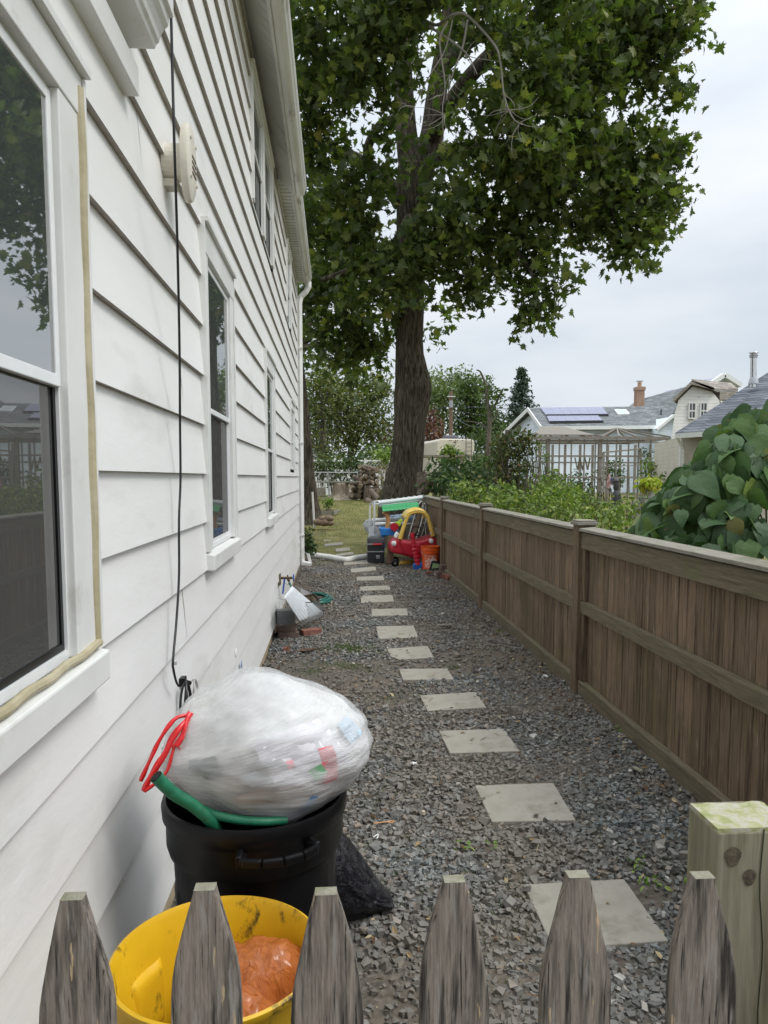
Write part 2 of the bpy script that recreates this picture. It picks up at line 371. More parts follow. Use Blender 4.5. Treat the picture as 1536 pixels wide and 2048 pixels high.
# ------------------------------------------------------------------ stepping stones (corner pixels measured in the photograph)
slabs = [
 [(1047,1768),(1248,1756),(1337,1881),(1107,1899)], [(949.5,1569),(1106.7,1565),(1152,1641),(983.5,1643.5)],
 [(877.6,1461),(1007,1457),(1040,1502),(900,1506)], [(839.5,1391),(952.5,1383),(972.6,1413.6),(855,1421.8)],
 [(797.8,1338),(894,1336),(908.5,1357.7),(806,1360)], [(774,1297.4),(855,1290),(868,1314),(800,1319.5),(781,1313)],
 [(752,1253),(827,1251),(837,1274),(757,1277)], [(742.5,1218),(814,1216),(816,1230),(744,1232)],
 [(721,1192),(785,1190),(788,1202),(722,1205)], [(720,1173),(780,1170.5),(780,1179),(721,1181.5)],
 [(713,1153),(767,1151.6),(768.5,1160),(713,1161)], [(700.6,1137),(751,1133),(752.7,1140),(702,1145)],
 [(687.6,1122),(737,1118),(738,1126),(687.6,1130)], [(670.7,1108.5),(706,1103.5),(708,1108),(674.6,1113)],
 [(670.7,1097.5),(699,1095),(701,1100),(672,1103)], [(648.5,1087.5),(685,1084.5),(686,1089),(650,1092)],
 [(646,1077.5),(674.6,1075.5),(677,1080),(648,1083)], [(651,1071),(676,1069),(677,1072.5),(653,1074.5)]]
M_slab = mnoise('slab_concrete', [(.3,(.25,.23,.19)),(.7,(.37,.345,.295))], 5, .9, bs=.35, bscale=120, bd=.003, dirt=((.15,.13,.095), 5, (.52,.74)), spec=.3)
stone_lab = ['closest to the picket gate, partly hidden behind two pickets', 'second from the picket gate, carrying one dark pebble', 'third from the picket gate, beside the trash bag',
 'fourth from the picket gate', 'fifth from the picket gate', 'sixth from the picket gate, with a broken corner', 'seventh from the picket gate, with a dark spot',
 'eighth from the picket gate', 'ninth from the picket gate, level with the green hose coil', 'tenth from the picket gate, just past the green hose coil', 'fourth before the white drain pipe', 'second before the white drain pipe',
 'lying right in front of the white drain pipe', 'half covered just behind the white drain pipe', 'second behind the white drain pipe', 'at the start of the grass', 'second in the grass patch', 'farthest one in the grass']
stone_lab[10] = 'third before the white drain pipe'
SL = []
for i, q in enumerate(slabs):
    zt = .019 + (gz(0, 16) if i > 15 else 0)
    pts = [G(x, y, zt) for x, y in q]; SL.append([(p.x, p.y) for p in pts])
    c = sum(pts, Vector())/len(pts)
    m = MB(); tl_ = (random.uniform(-.012,.012), random.uniform(-.01,.01)); m.add([(p.x, p.y, zt-.045) for p in pts]+[(p.x, p.y, zt+tl_[0]*(p.x-c.x)+tl_[1]*(p.y-c.y)) for p in pts], [tuple(range(len(q)-1,-1,-1)), tuple(range(len(q),2*len(q)))]+[(i_, (i_+1)%len(q), (i_+1)%len(q)+len(q), i_+len(q)) for i_ in range(len(q))]); o = m.build('stepping_stone', M_slab, org=(c.x, c.y, 0), bevel=.004)
    tag(o, 'square concrete stepping stone, ' + stone_lab[i], 'paving stone', 'stepping stones leading down the gravel side yard')

# ------------------------------------------------------------------ the white house
H = thing('house', 'white clapboard house close on the left with double hung windows and long eave', 'house', (WALL, 6, 0))
EXP, YB, YF, ZB, ZT = .2157, -2.5, 12.3, .118, 4.72
Z0 = 1.567 - 7*EXP + .0     # a lap line falls at z = 1.567
wins = [(.55,1.80,1.07,2.44), (3.42,4.36,1.13,2.66), (6.42,7.30,1.13,2.60), (10.05,10.95,1.62,2.56), (5.62,7.42,3.50,4.47), (9.55,10.45,3.50,4.45)]
sd_ = MB(); X0 = WALL
k = -1
while True:
    zb = Z0 + k*EXP - .0; zt = zb + EXP; k += 1
    if zt < ZB: continue
    if zb >= ZT: break
    cuts = sorted({max(zb, ZB), min(zt, ZT)} | {z for w_ in wins for z in (w_[2], w_[3]) if max(zb,ZB) < z < min(zt,ZT)})
    lip = .018
    for a, b_ in zip(cuts[:-1], cuts[1:]):
        iv = [(YB, YF)]
        for w_ in wins:
            if w_[2] <= a+1e-4 and w_[3] >= b_-1e-4:
                niv = []
                for s, e_ in iv:
                    if w_[0] > s and w_[1] < e_: niv += [(s, w_[0]), (w_[1], e_)]
                    else: niv.append((s, e_))
                iv = niv
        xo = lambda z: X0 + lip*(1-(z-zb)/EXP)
        for s, e_ in iv:
            n = max(1, int((e_-s)/.25)); yy = [s+(e_-s)*i/n for i in range(n+1)]
            wv = lambda y, z: .0022*noise.noise((y*1.4, z*5.3, k*.7))
            # the exposed face, sampled twice in height
            zz = [a, (a+b_)/2, b_]
            vs = [(xo(z)+wv(y,z), y, z) for z in zz for y in yy]; q = n+1
            fs = [(j*q+i+1, j*q+i, (j+1)*q+i, (j+1)*q+i+1)[::-1] for j in range(2) for i in range(n)]
            sd_.add(vs, fs)
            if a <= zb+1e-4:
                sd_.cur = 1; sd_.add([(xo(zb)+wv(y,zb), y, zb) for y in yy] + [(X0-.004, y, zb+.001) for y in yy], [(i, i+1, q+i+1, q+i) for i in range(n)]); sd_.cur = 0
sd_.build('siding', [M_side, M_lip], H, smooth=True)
# butt joints of the long boards
for (y, zi) in ((2.95,1),(2.9,-3),(5.15,3),(5.2,-1),(8.6,5),(8.2,-5),(8.9,1),(3.1,8),(5.0,7),(9.2,9),(2.4,4)):
    zb = 1.567+zi*EXP; j = MB(); j.add([(X0+.0175,y,zb+.001),(X0+.0175,y+.012,zb+.001),(X0+.0035,y+.012,zb+EXP-.004),(X0+.0035,y,zb+EXP-.004)], [(0,1,2,3)]); j.build('siding_joint', M_side, H)
cp = MB(); cp.bb((X0-.06, YF-.055, ZB), (X0+.024, YF+.02, ZT)); cp.build('corner_post', M_trim, H, bevel=.004)
fd = MB(); fd.bb((X0-.3, YB, -.1), (X0-.012, YF-.02, ZB+.05)); fd.build('foundation', M_conc, H)
bk = MB(); bk.bb((-9, YF-.12, ZB), (X0-.065, YF+.01, ZT)); bk.bb((-9, YB, ZB), (-8.9, YF-.12, ZT)); bk.bb((-8.9, YB, ZB), (X0-.01, YB+.1, ZT)); bk.build('rear_wall', M_side, H)
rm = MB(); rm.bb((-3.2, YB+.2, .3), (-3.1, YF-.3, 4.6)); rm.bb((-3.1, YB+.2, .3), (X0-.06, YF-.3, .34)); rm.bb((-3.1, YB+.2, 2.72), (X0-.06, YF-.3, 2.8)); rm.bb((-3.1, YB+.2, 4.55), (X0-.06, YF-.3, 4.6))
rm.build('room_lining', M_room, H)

def window(y0, y1, z0, z1, rail, head=.09, jamb=.1, sill=True, lower_screen=True, curtain=False, caulk=False, double=False):
    x = X0
    t = MB(); zs = z0 + (.085 if sill else .04)
    t.bb((x-.01, y0, zs+.002), (x+.026, y0+jamb, z1-head)); t.bb((x-.01, y1-jamb, zs+.002), (x+.026, y1, z1-head)); t.bb((x-.01, y0, z1-head), (x+.029, y1, z1))
    if double: ym = (y0+y1)/2; t.bb((x-.01, ym-.07, zs+.002), (x+.026, ym+.07, z1-head))
    fr = t.build('window_trim', M_trim, H, bevel=.003)
    c = MB(); c.bb((x-.01, y0-.012, z1+.001), (x+.047, y1+.015, z1+.022)); c.bb((x-.005, y0-.018, zs), (x+.034, y0-.002, z1-.001)); c.bb((x-.005, y1+.002, zs), (x+.034, y1+.016, z1-.001))
    c.build('trim_channel', M_trim, fr, bevel=.002)
    if caulk:
        q = MB(); q.tube([(x+.020+.002*math.sin(z*9), y1-.012+.003*math.sin(z*23), z) for z in np.linspace(zs, z1-.03, 26)], .017, 8); q.build('caulk_bead', M_caulk, fr, smooth=True)
        q = MB(); q.tube([(x+.030, y0+(y1-.01-y0)*t_, zs+.004+.003*math.sin(t_*40)) for t_ in np.linspace(0,1,30)], .010, 8); q.build('caulk_bead', M_caulk, fr, smooth=True)
    if sill:
        s = MB(); s.prism([(x-.06,y0-.02,zs+.005),(x+.050,y0-.02,zs-.014),(x+.050,y0-.02,z0),(x-.005,y0-.02,z0)], (0, y1-y0+.025, 0)); s.build('sill', M_trim, fr, bevel=.005)
    spans = [(y0+jamb, y1-jamb)] if not double else [(y0+jamb, (y0+y1)/2-.07), ((y0+y1)/2+.07, y1-jamb)]
    for (a, b_) in spans:
        # jamb liner, then the two sashes: the upper one sits further out
        f = MB(); d = .06; fx0 = x+.006
        f.bb((x-d, a, zs), (fx0, a+.006, z1-head)); f.bb((x-d, b_-.006, zs), (fx0, b_, z1-head)); f.bb((x-d, a+.006, z1-head-.012), (fx0, b_-.006, z1-head)); f.bb((x-d, a+.006, zs), (fx0, b_-.006, zs+.02))
        fo = f.build('window_frame', M_vinyl, fr)
        a2, b2 = a+.0065, b_-.0065; w = .022
        def sash(za, zb, xf, nm, glassm, th=.022, ww=w):
            s = MB(); s.bb((xf-th, a2, za), (xf, a2+ww, zb)); s.bb((xf-th, b2-ww, za), (xf, b2, zb)); s.bb((xf-th, a2+ww, zb-ww), (xf, b2-ww, zb)); s.bb((xf-th, a2+ww, za), (xf, b2-ww, za+ww*1.15))
            so_ = s.build(nm, M_vinyl, fr, bevel=.002)
            p = MB(); p.bb((xf-.008, a2+ww-.004, za+ww*1.1), (xf-.004, b2-ww+.004, zb-ww+.004)); p.build('pane', glassm, fr)
        sash(rail-.02, z1-head-.0125, x+.012, 'upper_sash', M_glass, .016)
        if lower_screen:
            sash(zs+.02, rail+.005, x-.022, 'lower_sash', M_glass)
            s = MB(); s.bb((x-.010,a2,zs+.021),(x-.001,a2+.014,rail-.022)); s.bb((x-.010,b2-.014,zs+.021),(x-.001,b2,rail-.022)); s.bb((x-.010,a2+.0141,zs+.021),(x-.001,b2-.0141,zs+.036)); s.build('screen_frame', M_black if lower_screen == 'dark' else M_vinyl, fr)
            p = MB(); p.add([(x-.006,a2+.01,zs+.03),(x-.006,b2-.01,zs+.03),(x-.006,b2-.01,rail-.022),(x-.006,a2+.01,rail-.022)], [(0,1,2,3)]); p.build('insect_screen', M_screen, fr)
        else: sash(zs+.02, rail+.005, x-.022, 'lower_sash', M_glass)
        if curtain:
            q = MB(); q.grid(60, 2, lambda u, v: (x-.075+.014*math.sin(u*70)+.01*math.sin(u*31), a+.15+(b_-a+.45)*u, zs+.02+(z1-zs)*v)); q.build('curtain', M_curt, fr, smooth='all')
window(.55, 1.80, 1.07, 2.44, 1.76, head=.09, jamb=.142, caulk=True, curtain=True, lower_screen='dark')
window(3.42, 4.36, 1.13, 2.66, 1.87, jamb=.10, head=.12)
window(6.42, 7.30, 1.13, 2.60, 1.80, jamb=.085, head=.12, lower_screen='dark')
window(10.05, 10.95, 1.62, 2.56, 2.05, jamb=.1, sill=False)
window(5.62, 7.42, 3.50, 4.47, 3.98, jamb=.09, head=.06, double=True, lower_screen='dark', sill=False)
window(9.55, 10.45, 3.50, 4.45, 3.95, jamb=.09, head=.06, sill=False)
# drip board below the cornice, and the cornice stub above the near window
c = MB(); c.bb((X0-.002, YB+.1, 2.62), (X0+.045, 2.26, 2.70)); c.build('header_board', M_trim, H, bevel=.003)
prof = [(0,0),(.085,-.0),(.09,.012),(.098,.02),(.102,.035),(.112,.052),(.125,.064),(.128,.085),(.14,.088),(.14,.19),(0,.25)]
c = MB(); c.prism([(X0+a, YB+.1, 2.765+b_) for a, b_ in prof], (0, 2.29-YB-.1, 0)); c.build('cornice', M_trim, H, bevel=.002)
# eaves: a sloped soffit over the front part, a boxed one behind it
s = MB(); XS, XG = -.40, -.262
s.prism([(X0-.01, YB, 4.70), (XS, YB, 4.50), (XS, YB, 4.53), (X0-.01, YB, 4.73)], (0, 8.2-YB, 0)); 
for i in range(int((8.1-YB)/.105)):
    y = YB+.05+i*.105; s.prism([(X0, y, 4.697), (XS, y, 4.497), (XS, y, 4.4945), (X0, y, 4.6945)], (0, .012, 0))
s.prism([(X0-.01, 8.203, 4.66), (-.45, 8.203, 4.66), (-.45, 8.203, 4.69), (X0-.01, 8.203, 4.69)], (0, YF+.1-8.203, 0))
for i in range(38):
    y = 8.25+i*.107; s.bb((X0, y, 4.652), (-.452, y+.012, 4.659))
s.build('soffit', M_soff, H)
f = MB(); f.bb((XS, YB, 4.475), (XS+.022, 8.2, 4.70)); f.bb((-.45, 8.203, 4.63), (-.43, YF+.1, 4.80))
f.prism([(X0-.01,8.19,4.735),(XS+.02,8.19,4.535),(XS+.02,8.19,4.72),(X0-.01,8.19,4.92)], (0,.012,0)); f.build('fascia', M_soff, H, bevel=.002)
gp = [(0,0),(.035,-.005),(.062,.0),(.08,.012),(.088,.03),(.088,.045),(.10,.062),(.106,.085),(.106,.118),(.1,.12),(.1,.1),(.09,.1),(.0,.02)]
gu = MB(); gu.prism([(XS+.024+a, YB, 4.49+b_) for a, b_ in gp], (0, 8.2-YB, 0)); gu.prism([(-.427+a*.85, 8.203, 4.65+b_) for a, b_ in gp], (0, YF+.1-8.203, 0)); gu.build('gutter', M_gut, H)
rf = MB(); rf.prism([(XS+.03, YB-.2, 4.63),(XS+.03, YB-.2, 4.66),(-4.6, YB-.2, 7.7),(-4.6,YB-.2,7.6)], (0, 8.2-YB+.2, 0)); rf.prism([(-.42, 8.21, 4.80),(-.42, 8.21, 4.83),(-4.6, 8.21, 7.5),(-4.6,8.21,7.4)], (0, YF+.2-8.21, 0))
rf.prism([(-4.6, YB-.2, 7.72),(-4.6, YB-.2, 7.6),(-9.2,YB-.2,4.6),(-9.2,YB-.2,4.72)], (0, YF+.2-YB, 0)); rf.build('roof', M_shin, H)
d = MB(); dz_ = [(-.385,YF+.02,4.66),(-.385,YF+.02,4.58),(-.43,YF+.02,4.50),(-.51,YF+.02,4.42),(X0+.052,YF+.0,4.33),(X0+.052,YF,4.2),(X0+.052,YF,.22),(X0+.07,YF-.01,.14)]
d.tube(dz_, .043, 4, prof=lambda i,a: 1.1); ds_ = d.build('downspout', M_trim, H, bevel=.006)
for z in (3.6, 2.1, .6): MB().bb((X0+.005, YF-.05, z), (X0+.098, YF+.05, z+.025)).build('bracket', M_trim, ds_)
# the spout's flattened outlet lying on the ground
d = MB(); a = G(612,1098,.06); a = Vector((a.x, YF+.25, .15)); d.bar((X0+.06, YF+.03, .15), (X0+.20, YF-.0, .13), .16, .055); d.bar((X0+.19, YF+.04, .15),(X0+.155, YF+.04, .30), .012, .05); d.build('downspout_outlet', M_trim, ds_, bevel=.006)
# ------------------------------------------------------------------ board fence on the right
W_f = wood('fence_cedar', (.086,.058,.038), (.265,.19,.125), [((.032,.022,.016), 2.4, (.52,.72), (9,9,.45)), ((.36,.31,.25), 4, (.64,.74), (18,18,1.2))], ((.075,.072,.032), 1.6, (.55,.85)), sc=6, isl=.22)
W_r = wood('fence_rail', (.085,.069,.045), (.20,.165,.115), None, ((.13,.135,.06), 3, (.55,.8)), sc=6, grain=(14,.9,14))
W_cap = wood('fence_cap', (.17,.155,.125), (.33,.31,.26), None, ((.10,.10,.05), 4, (.55,.8)), sc=6, grain=(14,.9,14))
FX = 1.72
FN = thing('board_fence', 'weathered brown board fence with square posts along right side of gravel', 'fence', (FX, 6, 0))
ym = lambda m: m
fposts = [-1.7, 1.76, 5.20, 8.68, 11.95, 15.3]
for y in fposts:
    p = MB(); p.bb((FX-.012, y-.06, -.05), (FX+.105, y+.06, 1.215)); po = p.build('post', W_f, FN, bevel=.004)
    c = MB(); c.bb((FX-.028, y-.078, 1.217), (FX+.121, y+.078, 1.238)); c.bb((FX-.018, y-.067, 1.24), (FX+.111, y+.067, 1.252)); c.build('post_cap', W_cap, po, bevel=.003)
for y0, y1 in zip(fposts[:-1], fposts[1:]):
    a, b_ = y0+.062, y1-.062
    bd = MB(); y = a
    while y < b_-.02:
        wd = min(.088, b_-y); e_ = random.uniform(0, .003)
        bd.bb((FX+.046+e_, y+.002, .03), (FX+.066+e_, y+wd-.0025, 1.13)); y += .09
    bd.build('board_panel', W_f, FN)
    for (z0, z1, x0) in ((1.055,1.172,FX+.008), (.60,.685,FX+.012), (.0,.115,FX+.006)):
        r_ = MB(); n = 10
        q = [(x0, z0), (FX+.043, z0), (FX+.043, z1), (x0+.004, z1-.004), (x0, z1-.008)]
        r_.prism([(x, a, z) for x, z in q], (0, b_-a, 0)); r_.build('rail', W_r, FN)
    for y in (a, b_-.055): r_ = MB(); r_.bb((FX+.018, y, .118), (FX+.044, y+.055, .597)); r_.bb((FX+.018, y, .688), (FX+.044, y+.055, 1.052)); r_.build('stile', W_f, FN)
    c = MB(); c.prism([(FX-.012, a, 1.176), (FX+.09, a, 1.186), (FX+.09, a, 1.206), (FX-.012, a, 1.196)], (0, b_-a, 0)); c.build('cap_rail', W_cap, FN, bevel=.003)

# ------------------------------------------------------------------ picket gate in the foreground
W_p = wood('picket_wood', (.125,.105,.09), (.36,.31,.26), [((.028,.025,.023), 14, (.60,.65), (20,20,.6)), ((.05,.043,.038), 4, (.50,.66), (18,18,1.2)), ((.36,.33,.30), 7, (.56,.70), (14,14,1.4)), ((.58,.44,.28), 7, (.655,.675), (11,11,1.1))], sc=15, bs=1.0, grain=(13,13,1.0))
W_pt = wood('picket_end', (.20,.19,.14), (.33,.31,.25), None, ((.12,.13,.05), 30, (.5,.8)), sc=20, grain=(5,5,5))
PK = thing('picket_gate', 'weathered grey picket gate with tapered flat tipped pickets in the foreground', 'fence gate', (.25, .93, 0))
pk = [(141,1782,154,44,'l'),(406,1768,408,42,''),(652,1765,659,42,''),(911,1751,910,42,''),(1161,1739,1154,44,''),(1407,1734,1409,50,''),(1668,1726,1664,46,''),(-112,1795,-96,44,'')]
YP = .90
for i, (tx, ty, bx, tw, _) in enumerate(pk):
    tp = P(tx, ty, YP); bt = P(bx, 2048, YP); hw = .0455; t = .019
    zt = tp.z-.012; cx0 = tp.x; sl_ = (bt.x-tp.x)/(bt.z-tp.z)*.5
    prof = [(0, .0135), (-.012, .0165), (-.03, .0215), (-.06, .029), (-.09, .0362), (-.115, .041), (-.14, .0442), (-.165, hw), (-.3, hw), (-1.0, hw)]
    ot = [(cx0+sl_*z+h_*(1+.03*math.sin(i*5+z*40)), zt+z) for z, h_ in prof]; il = [(cx0+sl_*z-h_*(1+.03*math.cos(i*3+z*37)), zt+z) for z, h_ in prof]
    loop = ot + il[::-1]; n = len(loop); m = MB()
    yf = YP+.008*math.sin(i*2.3)
    # crowned front face: outer edge slightly chamfered
    F0 = [(x, yf, z) for x, z in loop]; B0 = [(x, yf+t, z) for x, z in loop]
    m.add(F0+B0, [tuple(range(n-1,-1,-1)), tuple(range(n,2*n))] + [(k, (k+1)%n, (k+1)%n+n, k+n) for k in range(n) if k != n-1])
    m.cur = 1; m.add([F0[n-1], F0[0], B0[0], B0[n-1]], [(0,1,2,3)]); m.cur = 0
    m.build('picket', [W_p, W_pt], PK, bevel=.0035)
for z in (.62, .18): m = MB(); m.bb((-.55, YP+.034, z), (.50, YP+.07, z+.085)); m.build('rail', W_p, PK)

W_g = wood('post_pine', (.17,.155,.10), (.36,.33,.245), [((.14,.12,.08), 3, (.48,.72), (12,12,.7)), ((.30,.33,.12), 4, (.58,.78), (2,2,.9))], None, sc=4, isl=0, grain=(12,12,.8))
W_gt = mnoise('mossy_end_grain', [(.3,(.24,.26,.10)),(.48,(.35,.35,.19)),(.60,(.42,.40,.33))], 26, .9, bs=.5, dist=1.5)
m = MB(); gx, gy, gt = .545, 1.00, 1.047; wd = .118; dp = .088
m.bb((gx, gy, -.05), (gx+wd, gy+dp, gt-.004)); gp_ = m.build('gate_post', W_g, org=(gx, gy, 0), bevel=.003)
tag(gp_, 'thick square pale wooden post with mossy yellow green top behind right pickets', 'post')
m = MB(); n = 14
m.grid(n, n, lambda u, v: (gx+.001+(wd-.002)*u, gy+.001+(dp-.002)*v, gt+.0035*noise.noise((u*5, v*5, 2))+.001*math.sin(math.hypot(u-1.3, v+.2)*40))); 
for (a, b_) in (((gx+.001, gy+.001), (gx+wd-.001, gy+.001)), ((gx+.001, gy+dp-.001), (gx+.001, gy+.001)), ((gx+wd-.001, gy+.001), (gx+wd-.001, gy+dp-.001)), ((gx+wd-.001, gy+dp-.001), (gx+.001, gy+dp-.001))):
    m.add([(a[0],a[1],gt-.008),(b_[0],b_[1],gt-.008),(b_[0],b_[1],gt+.0015),(a[0],a[1],gt+.0015)], [(0,1,2,3)])
m.build('end_grain_top', W_gt, gp_, smooth=True)
M_knot = mnoise('knot', [(.3,(.05,.04,.03)),(.7,(.14,.11,.07))], 60, .9, bs=.6)
for (dx, dz, r) in ((.024,-.040,.012), (.100,-.036,.011), (.050,-.072,.010)):
    m = MB(); vs = [(gx+dx, gy-.0018, gt+dz)]; vs += [(gx+dx+r*math.cos(a)*(1+.15*math.sin(3*a)), gy-.0012, gt+dz+r*1.25*math.sin(a)) for a in np.linspace(0, 2*math.pi, 16, endpoint=False)]
    m.add(vs, [(0, 1+(k+1)%16, 1+k) for k in range(16)]); m.build('knot', M_knot, gp_)
m = MB(); q = [(gx+.066+.003*math.sin(z*31)+ (gt-z)*.03, z) for z in np.linspace(gt-.0, gt-.8, 24)]
m.add([(x-.0011, gy-.0012, z) for x, z in q] + [(x+.0011, gy-.0012, z) for x, z in q], [(i, i+1, 25+i-0, 24+i) if False else (i, i+1, 24+i+1, 24+i) for i in range(23)])
m.build('drying_crack', flat('crack_dark', (.03,.03,.015), 1), gp_)

# ------------------------------------------------------------------ black trash can with the white bag
BX, BY = -.215, 1.97
BC = thing('trash_can', 'round black plastic trash can beside the house overflowing with a white bag', 'trash can', (BX, BY, 0))
def ribf(a, i): return 1 + .014*(1 if (math.sin(a*12) > .1) else 0)
pr = [(.005,.012),(.18,.012),(.186,.0),(.19,.02),(.205,.3),(.214,.50),(.2165,.57)]
m = MB(); N_ = 144
pb = [(.005,.012),(.178,.012),(.184,.0),(.188,.03),(.192,.08),(.205,.34),(.212,.48),(.214,.50),(.218,.585)]
m.lathe(pb, (BX,BY,0), N_, lambda a, i: 1+(.022 if (math.sin(a*13) > -.1 and 3 < i < 7) else 0))
m.lathe([(.205,.55),(.195,.30),(.175,.03),(.003,.03)], (BX,BY,0), 48); m.build('body', M_black, BC, smooth=True)
m = MB(); m.lathe([(.2185,.575),(.228,.578),(.234,.60),(.234,.655),(.238,.665),(.243,.672),(.245,.70),(.241,.712),(.233,.714),(.228,.706),(.222,.68),(.214,.64),(.206,.555),(.2185,.575)], (BX,BY,0), 96); m.build('rim', M_black, BC, smooth=True)
for sg in (-1, 1):
    m = MB(); A = -math.pi/2+.32 if sg < 0 else math.pi/2
    def hp(a, r, z): return (BX+r*math.cos(A+a), BY+r*math.sin(A+a), z)
    pts = [hp(-.34,.225,.648), hp(-.34,.275,.655), hp(-.17,.291,.657), hp(0,.295,.657), hp(.17,.291,.657), hp(.34,.275,.655), hp(.34,.225,.648)]
    for p_, q_ in zip(pts[:-1], pts[1:]): m.bar(p_, q_, .016, .022)
    for s_ in (-1, 1): m.prism([hp(s_*.40,.222,.62), hp(s_*.40,.262,.632), hp(s_*.40,.272,.665), hp(s_*.40,.228,.675)], Vector(hp(s_*.33,.222,.62))-Vector(hp(s_*.40,.222,.62)))
    m.bar(hp(-.36,.232,.575), hp(.36,.232,.575), .02, .03) if False else None
    m.build('handle', M_black, BC, bevel=.005)

def bagmat(name, c, alpha, rough, bsx, tr=(1,1,1), stretch=(3,3,1.2), sc=9, bd=.01, coat=0, dist=1.0, crease=False):
    m, nt, b, o = newmat(name)
    b.inputs['Base Color'].default_value = (*c, 1); b.inputs['Roughness'].default_value = rough; b.inputs['Coat Weight'].default_value = coat; b.inputs['Coat Roughness'].default_value = .12
    n = noisen(nt, sc, stretch, 7, .6, dist=dist); bump(nt, b, n.outputs['Fac'], bsx, bd)
    if crease:   # stretch marks fan out from the tied corner
        tcx = nt.nodes.new('ShaderNodeTexCoord'); sx = nt.nodes.new('ShaderNodeSeparateXYZ'); nt.links.new(tcx.outputs['Object'], sx.inputs[0])
        def mth(op, a, v=None):
            q_ = nt.nodes.new('ShaderNodeMath'); q_.operation = op; nt.links.new(a, q_.inputs[0])
            if v is not None: (nt.links.new(v, q_.inputs[1]) if hasattr(v, 'links') else setattr(q_.inputs[1], 'default_value', v))
            return q_.outputs[0]
        X1 = mth('ADD', sx.outputs['X'], .42); Z1 = mth('SUBTRACT', sx.outputs['Z'], .04); an = mth('MULTIPLY', mth('ARCTAN2', Z1, X1), 26.0)
        cx = nt.nodes.new('ShaderNodeCombineXYZ'); nt.links.new(an, cx.inputs[0]); nt.links.new(mth('MULTIPLY', sx.outputs['Y'], 9.0), cx.inputs[1]); nt.links.new(mth('MULTIPLY', X1, 4.0), cx.inputs[2])
        n9 = nt.nodes.new('ShaderNodeTexNoise'); n9.inputs['Scale'].default_value = 1.3; n9.inputs['Detail'].default_value = 6; n9.inputs['Roughness'].default_value = .65; nt.links.new(cx.outputs[0], n9.inputs['Vector'])
        pv_ = b.inputs['Normal'].links[0].from_socket; bump(nt, b, n9.outputs['Fac'], 1.0, .02, pv_)
    if alpha < 1:
        t = nt.nodes.new('ShaderNodeBsdfTransparent'); t.inputs[0].default_value = (*tr, 1); tl = nt.nodes.new('ShaderNodeBsdfTranslucent'); tl.inputs[0].default_value = (*c, 1)
        k0 = nt.nodes.new('ShaderNodeMixShader'); k0.inputs[0].default_value = .3; nt.links.new(b.outputs[0], k0.inputs[1]); nt.links.new(tl.outputs[0], k0.inputs[2])
        k = nt.nodes.new('ShaderNodeMixShader'); n2 = noisen(nt, 3.5, (1,1,1), 4, .6); mr = nt.nodes.new('ShaderNodeMapRange')
        mr.inputs[1].default_value = .35; mr.inputs[2].default_value = .65; mr.inputs[3].default_value = max(0, alpha-.18); mr.inputs[4].default_value = min(1, alpha+.18)
        nt.links.new(n2.outputs['Fac'], mr.inputs[0]); nt.links.new(mr.outputs[0], k.inputs[0]); nt.links.new(t.outputs[0], k.inputs[1]); nt.links.new(k0.outputs[0], k.inputs[2]); nt.links.new(k.outputs[0], o.inputs[0])
    return m
def blob(c, r, fn, nu=96, nv=64):
    m = MB(); c = Vector(c)
    def f(u, v):
        a = 2*math.pi*u; t = math.pi*(1-v)*.998+.003; d = Vector((math.sin(t)*math.cos(a), math.sin(t)*math.sin(a), math.cos(t)))
        return c + fn(d, a, t)
    m.grid(nu, nv, f, wu=True); return m
M_bagw = bagmat('white_bag_film', (.88,.88,.89), .50, .15, .35, stretch=(2.2,2.2,7), sc=14, bd=.006, coat=.5, crease=True)
BG = thing('garbage_bag', 'full translucent white garbage bag with red drawstring bulging out of black can', 'garbage bag', (BX+.03, BY, .72))
bc = Vector((BX+.040, BY-.0, .828))
def bagf(d, a, t, rx=.263, ry=.225, rz=.185, s=1.0):
    r = Vector((d.x*rx, d.y*ry, d.z*rz))
    p = abs(d.x)**3
    r.z += .05*(-d.x)*max(0, 1-abs(d.z)) if False else 0
    k = 1 + .07*noise.noise(d*1.6+Vector((3,1,4))) + .035*noise.noise(Vector((d.x*3, d.y*3, d.z*6+2)))
    # tension folds run from the tied corner on the left
    ang = math.atan2(d.z-.0, d.x+1.05); k += .006*math.sin(ang*40+6*noise.noise(d*2))*max(0, .9-d.x*.5)*s
    k += .009*noise.noise(Vector((d.x*4+1, d.y*7, d.z*12)))*s - .010*abs(noise.noise(Vector((d.x*2.2+7, d.y*3, d.z*6))))*s
    if d.z > 0: r.z *= 1 + .16*math.exp(-((d.x+.15)/.55)**2)
    if d.z < -.1: r.x *= 1-.13*min(1, (-d.z-.1)*1.6); r.y *= 1-.05*min(1, (-d.z-.1)*1.6)
    if d.x < -.6: r.x -= .02; 
    return r*k
M_ib = mnoise('bag_contents', [(.3,(.55,.55,.54)),(.5,(.80,.80,.78)),(.7,(.72,.69,.64))], 5, .7, bs=.3)
o = blob(bc, 1, bagf, 160, 110).build('bag', M_bagw, BG, smooth='all')
o2 = blob(bc, 1, lambda d, a, t: bagf(d, a, t, .254, .212, .172, 0)*(1+.05*noise.noise(d*4)), 64, 40).build('contents', M_ib, BG, smooth='all')
def patch(dir0, w_, h_, rotp, mat, off=.985, nm='paper_scrap'):
    d0 = Vector(dir0).normalized(); m = MB(); x = Vector((0,0,1)).cross(d0).normalized(); y = d0.cross(x); c, s = math.cos(rotp), math.sin(rotp)
    def f(u, v):
        a = (u-.5)*w_; b_ = (v-.5)*h_; dd = (d0 + x*(a*c-b_*s) + y*(a*s+b_*c)).normalized()
        return bc + bagf(dd, 0, 0, s=0)*off
    m.grid(9, 9, f); return m.build(nm, mat, o2, smooth='all')
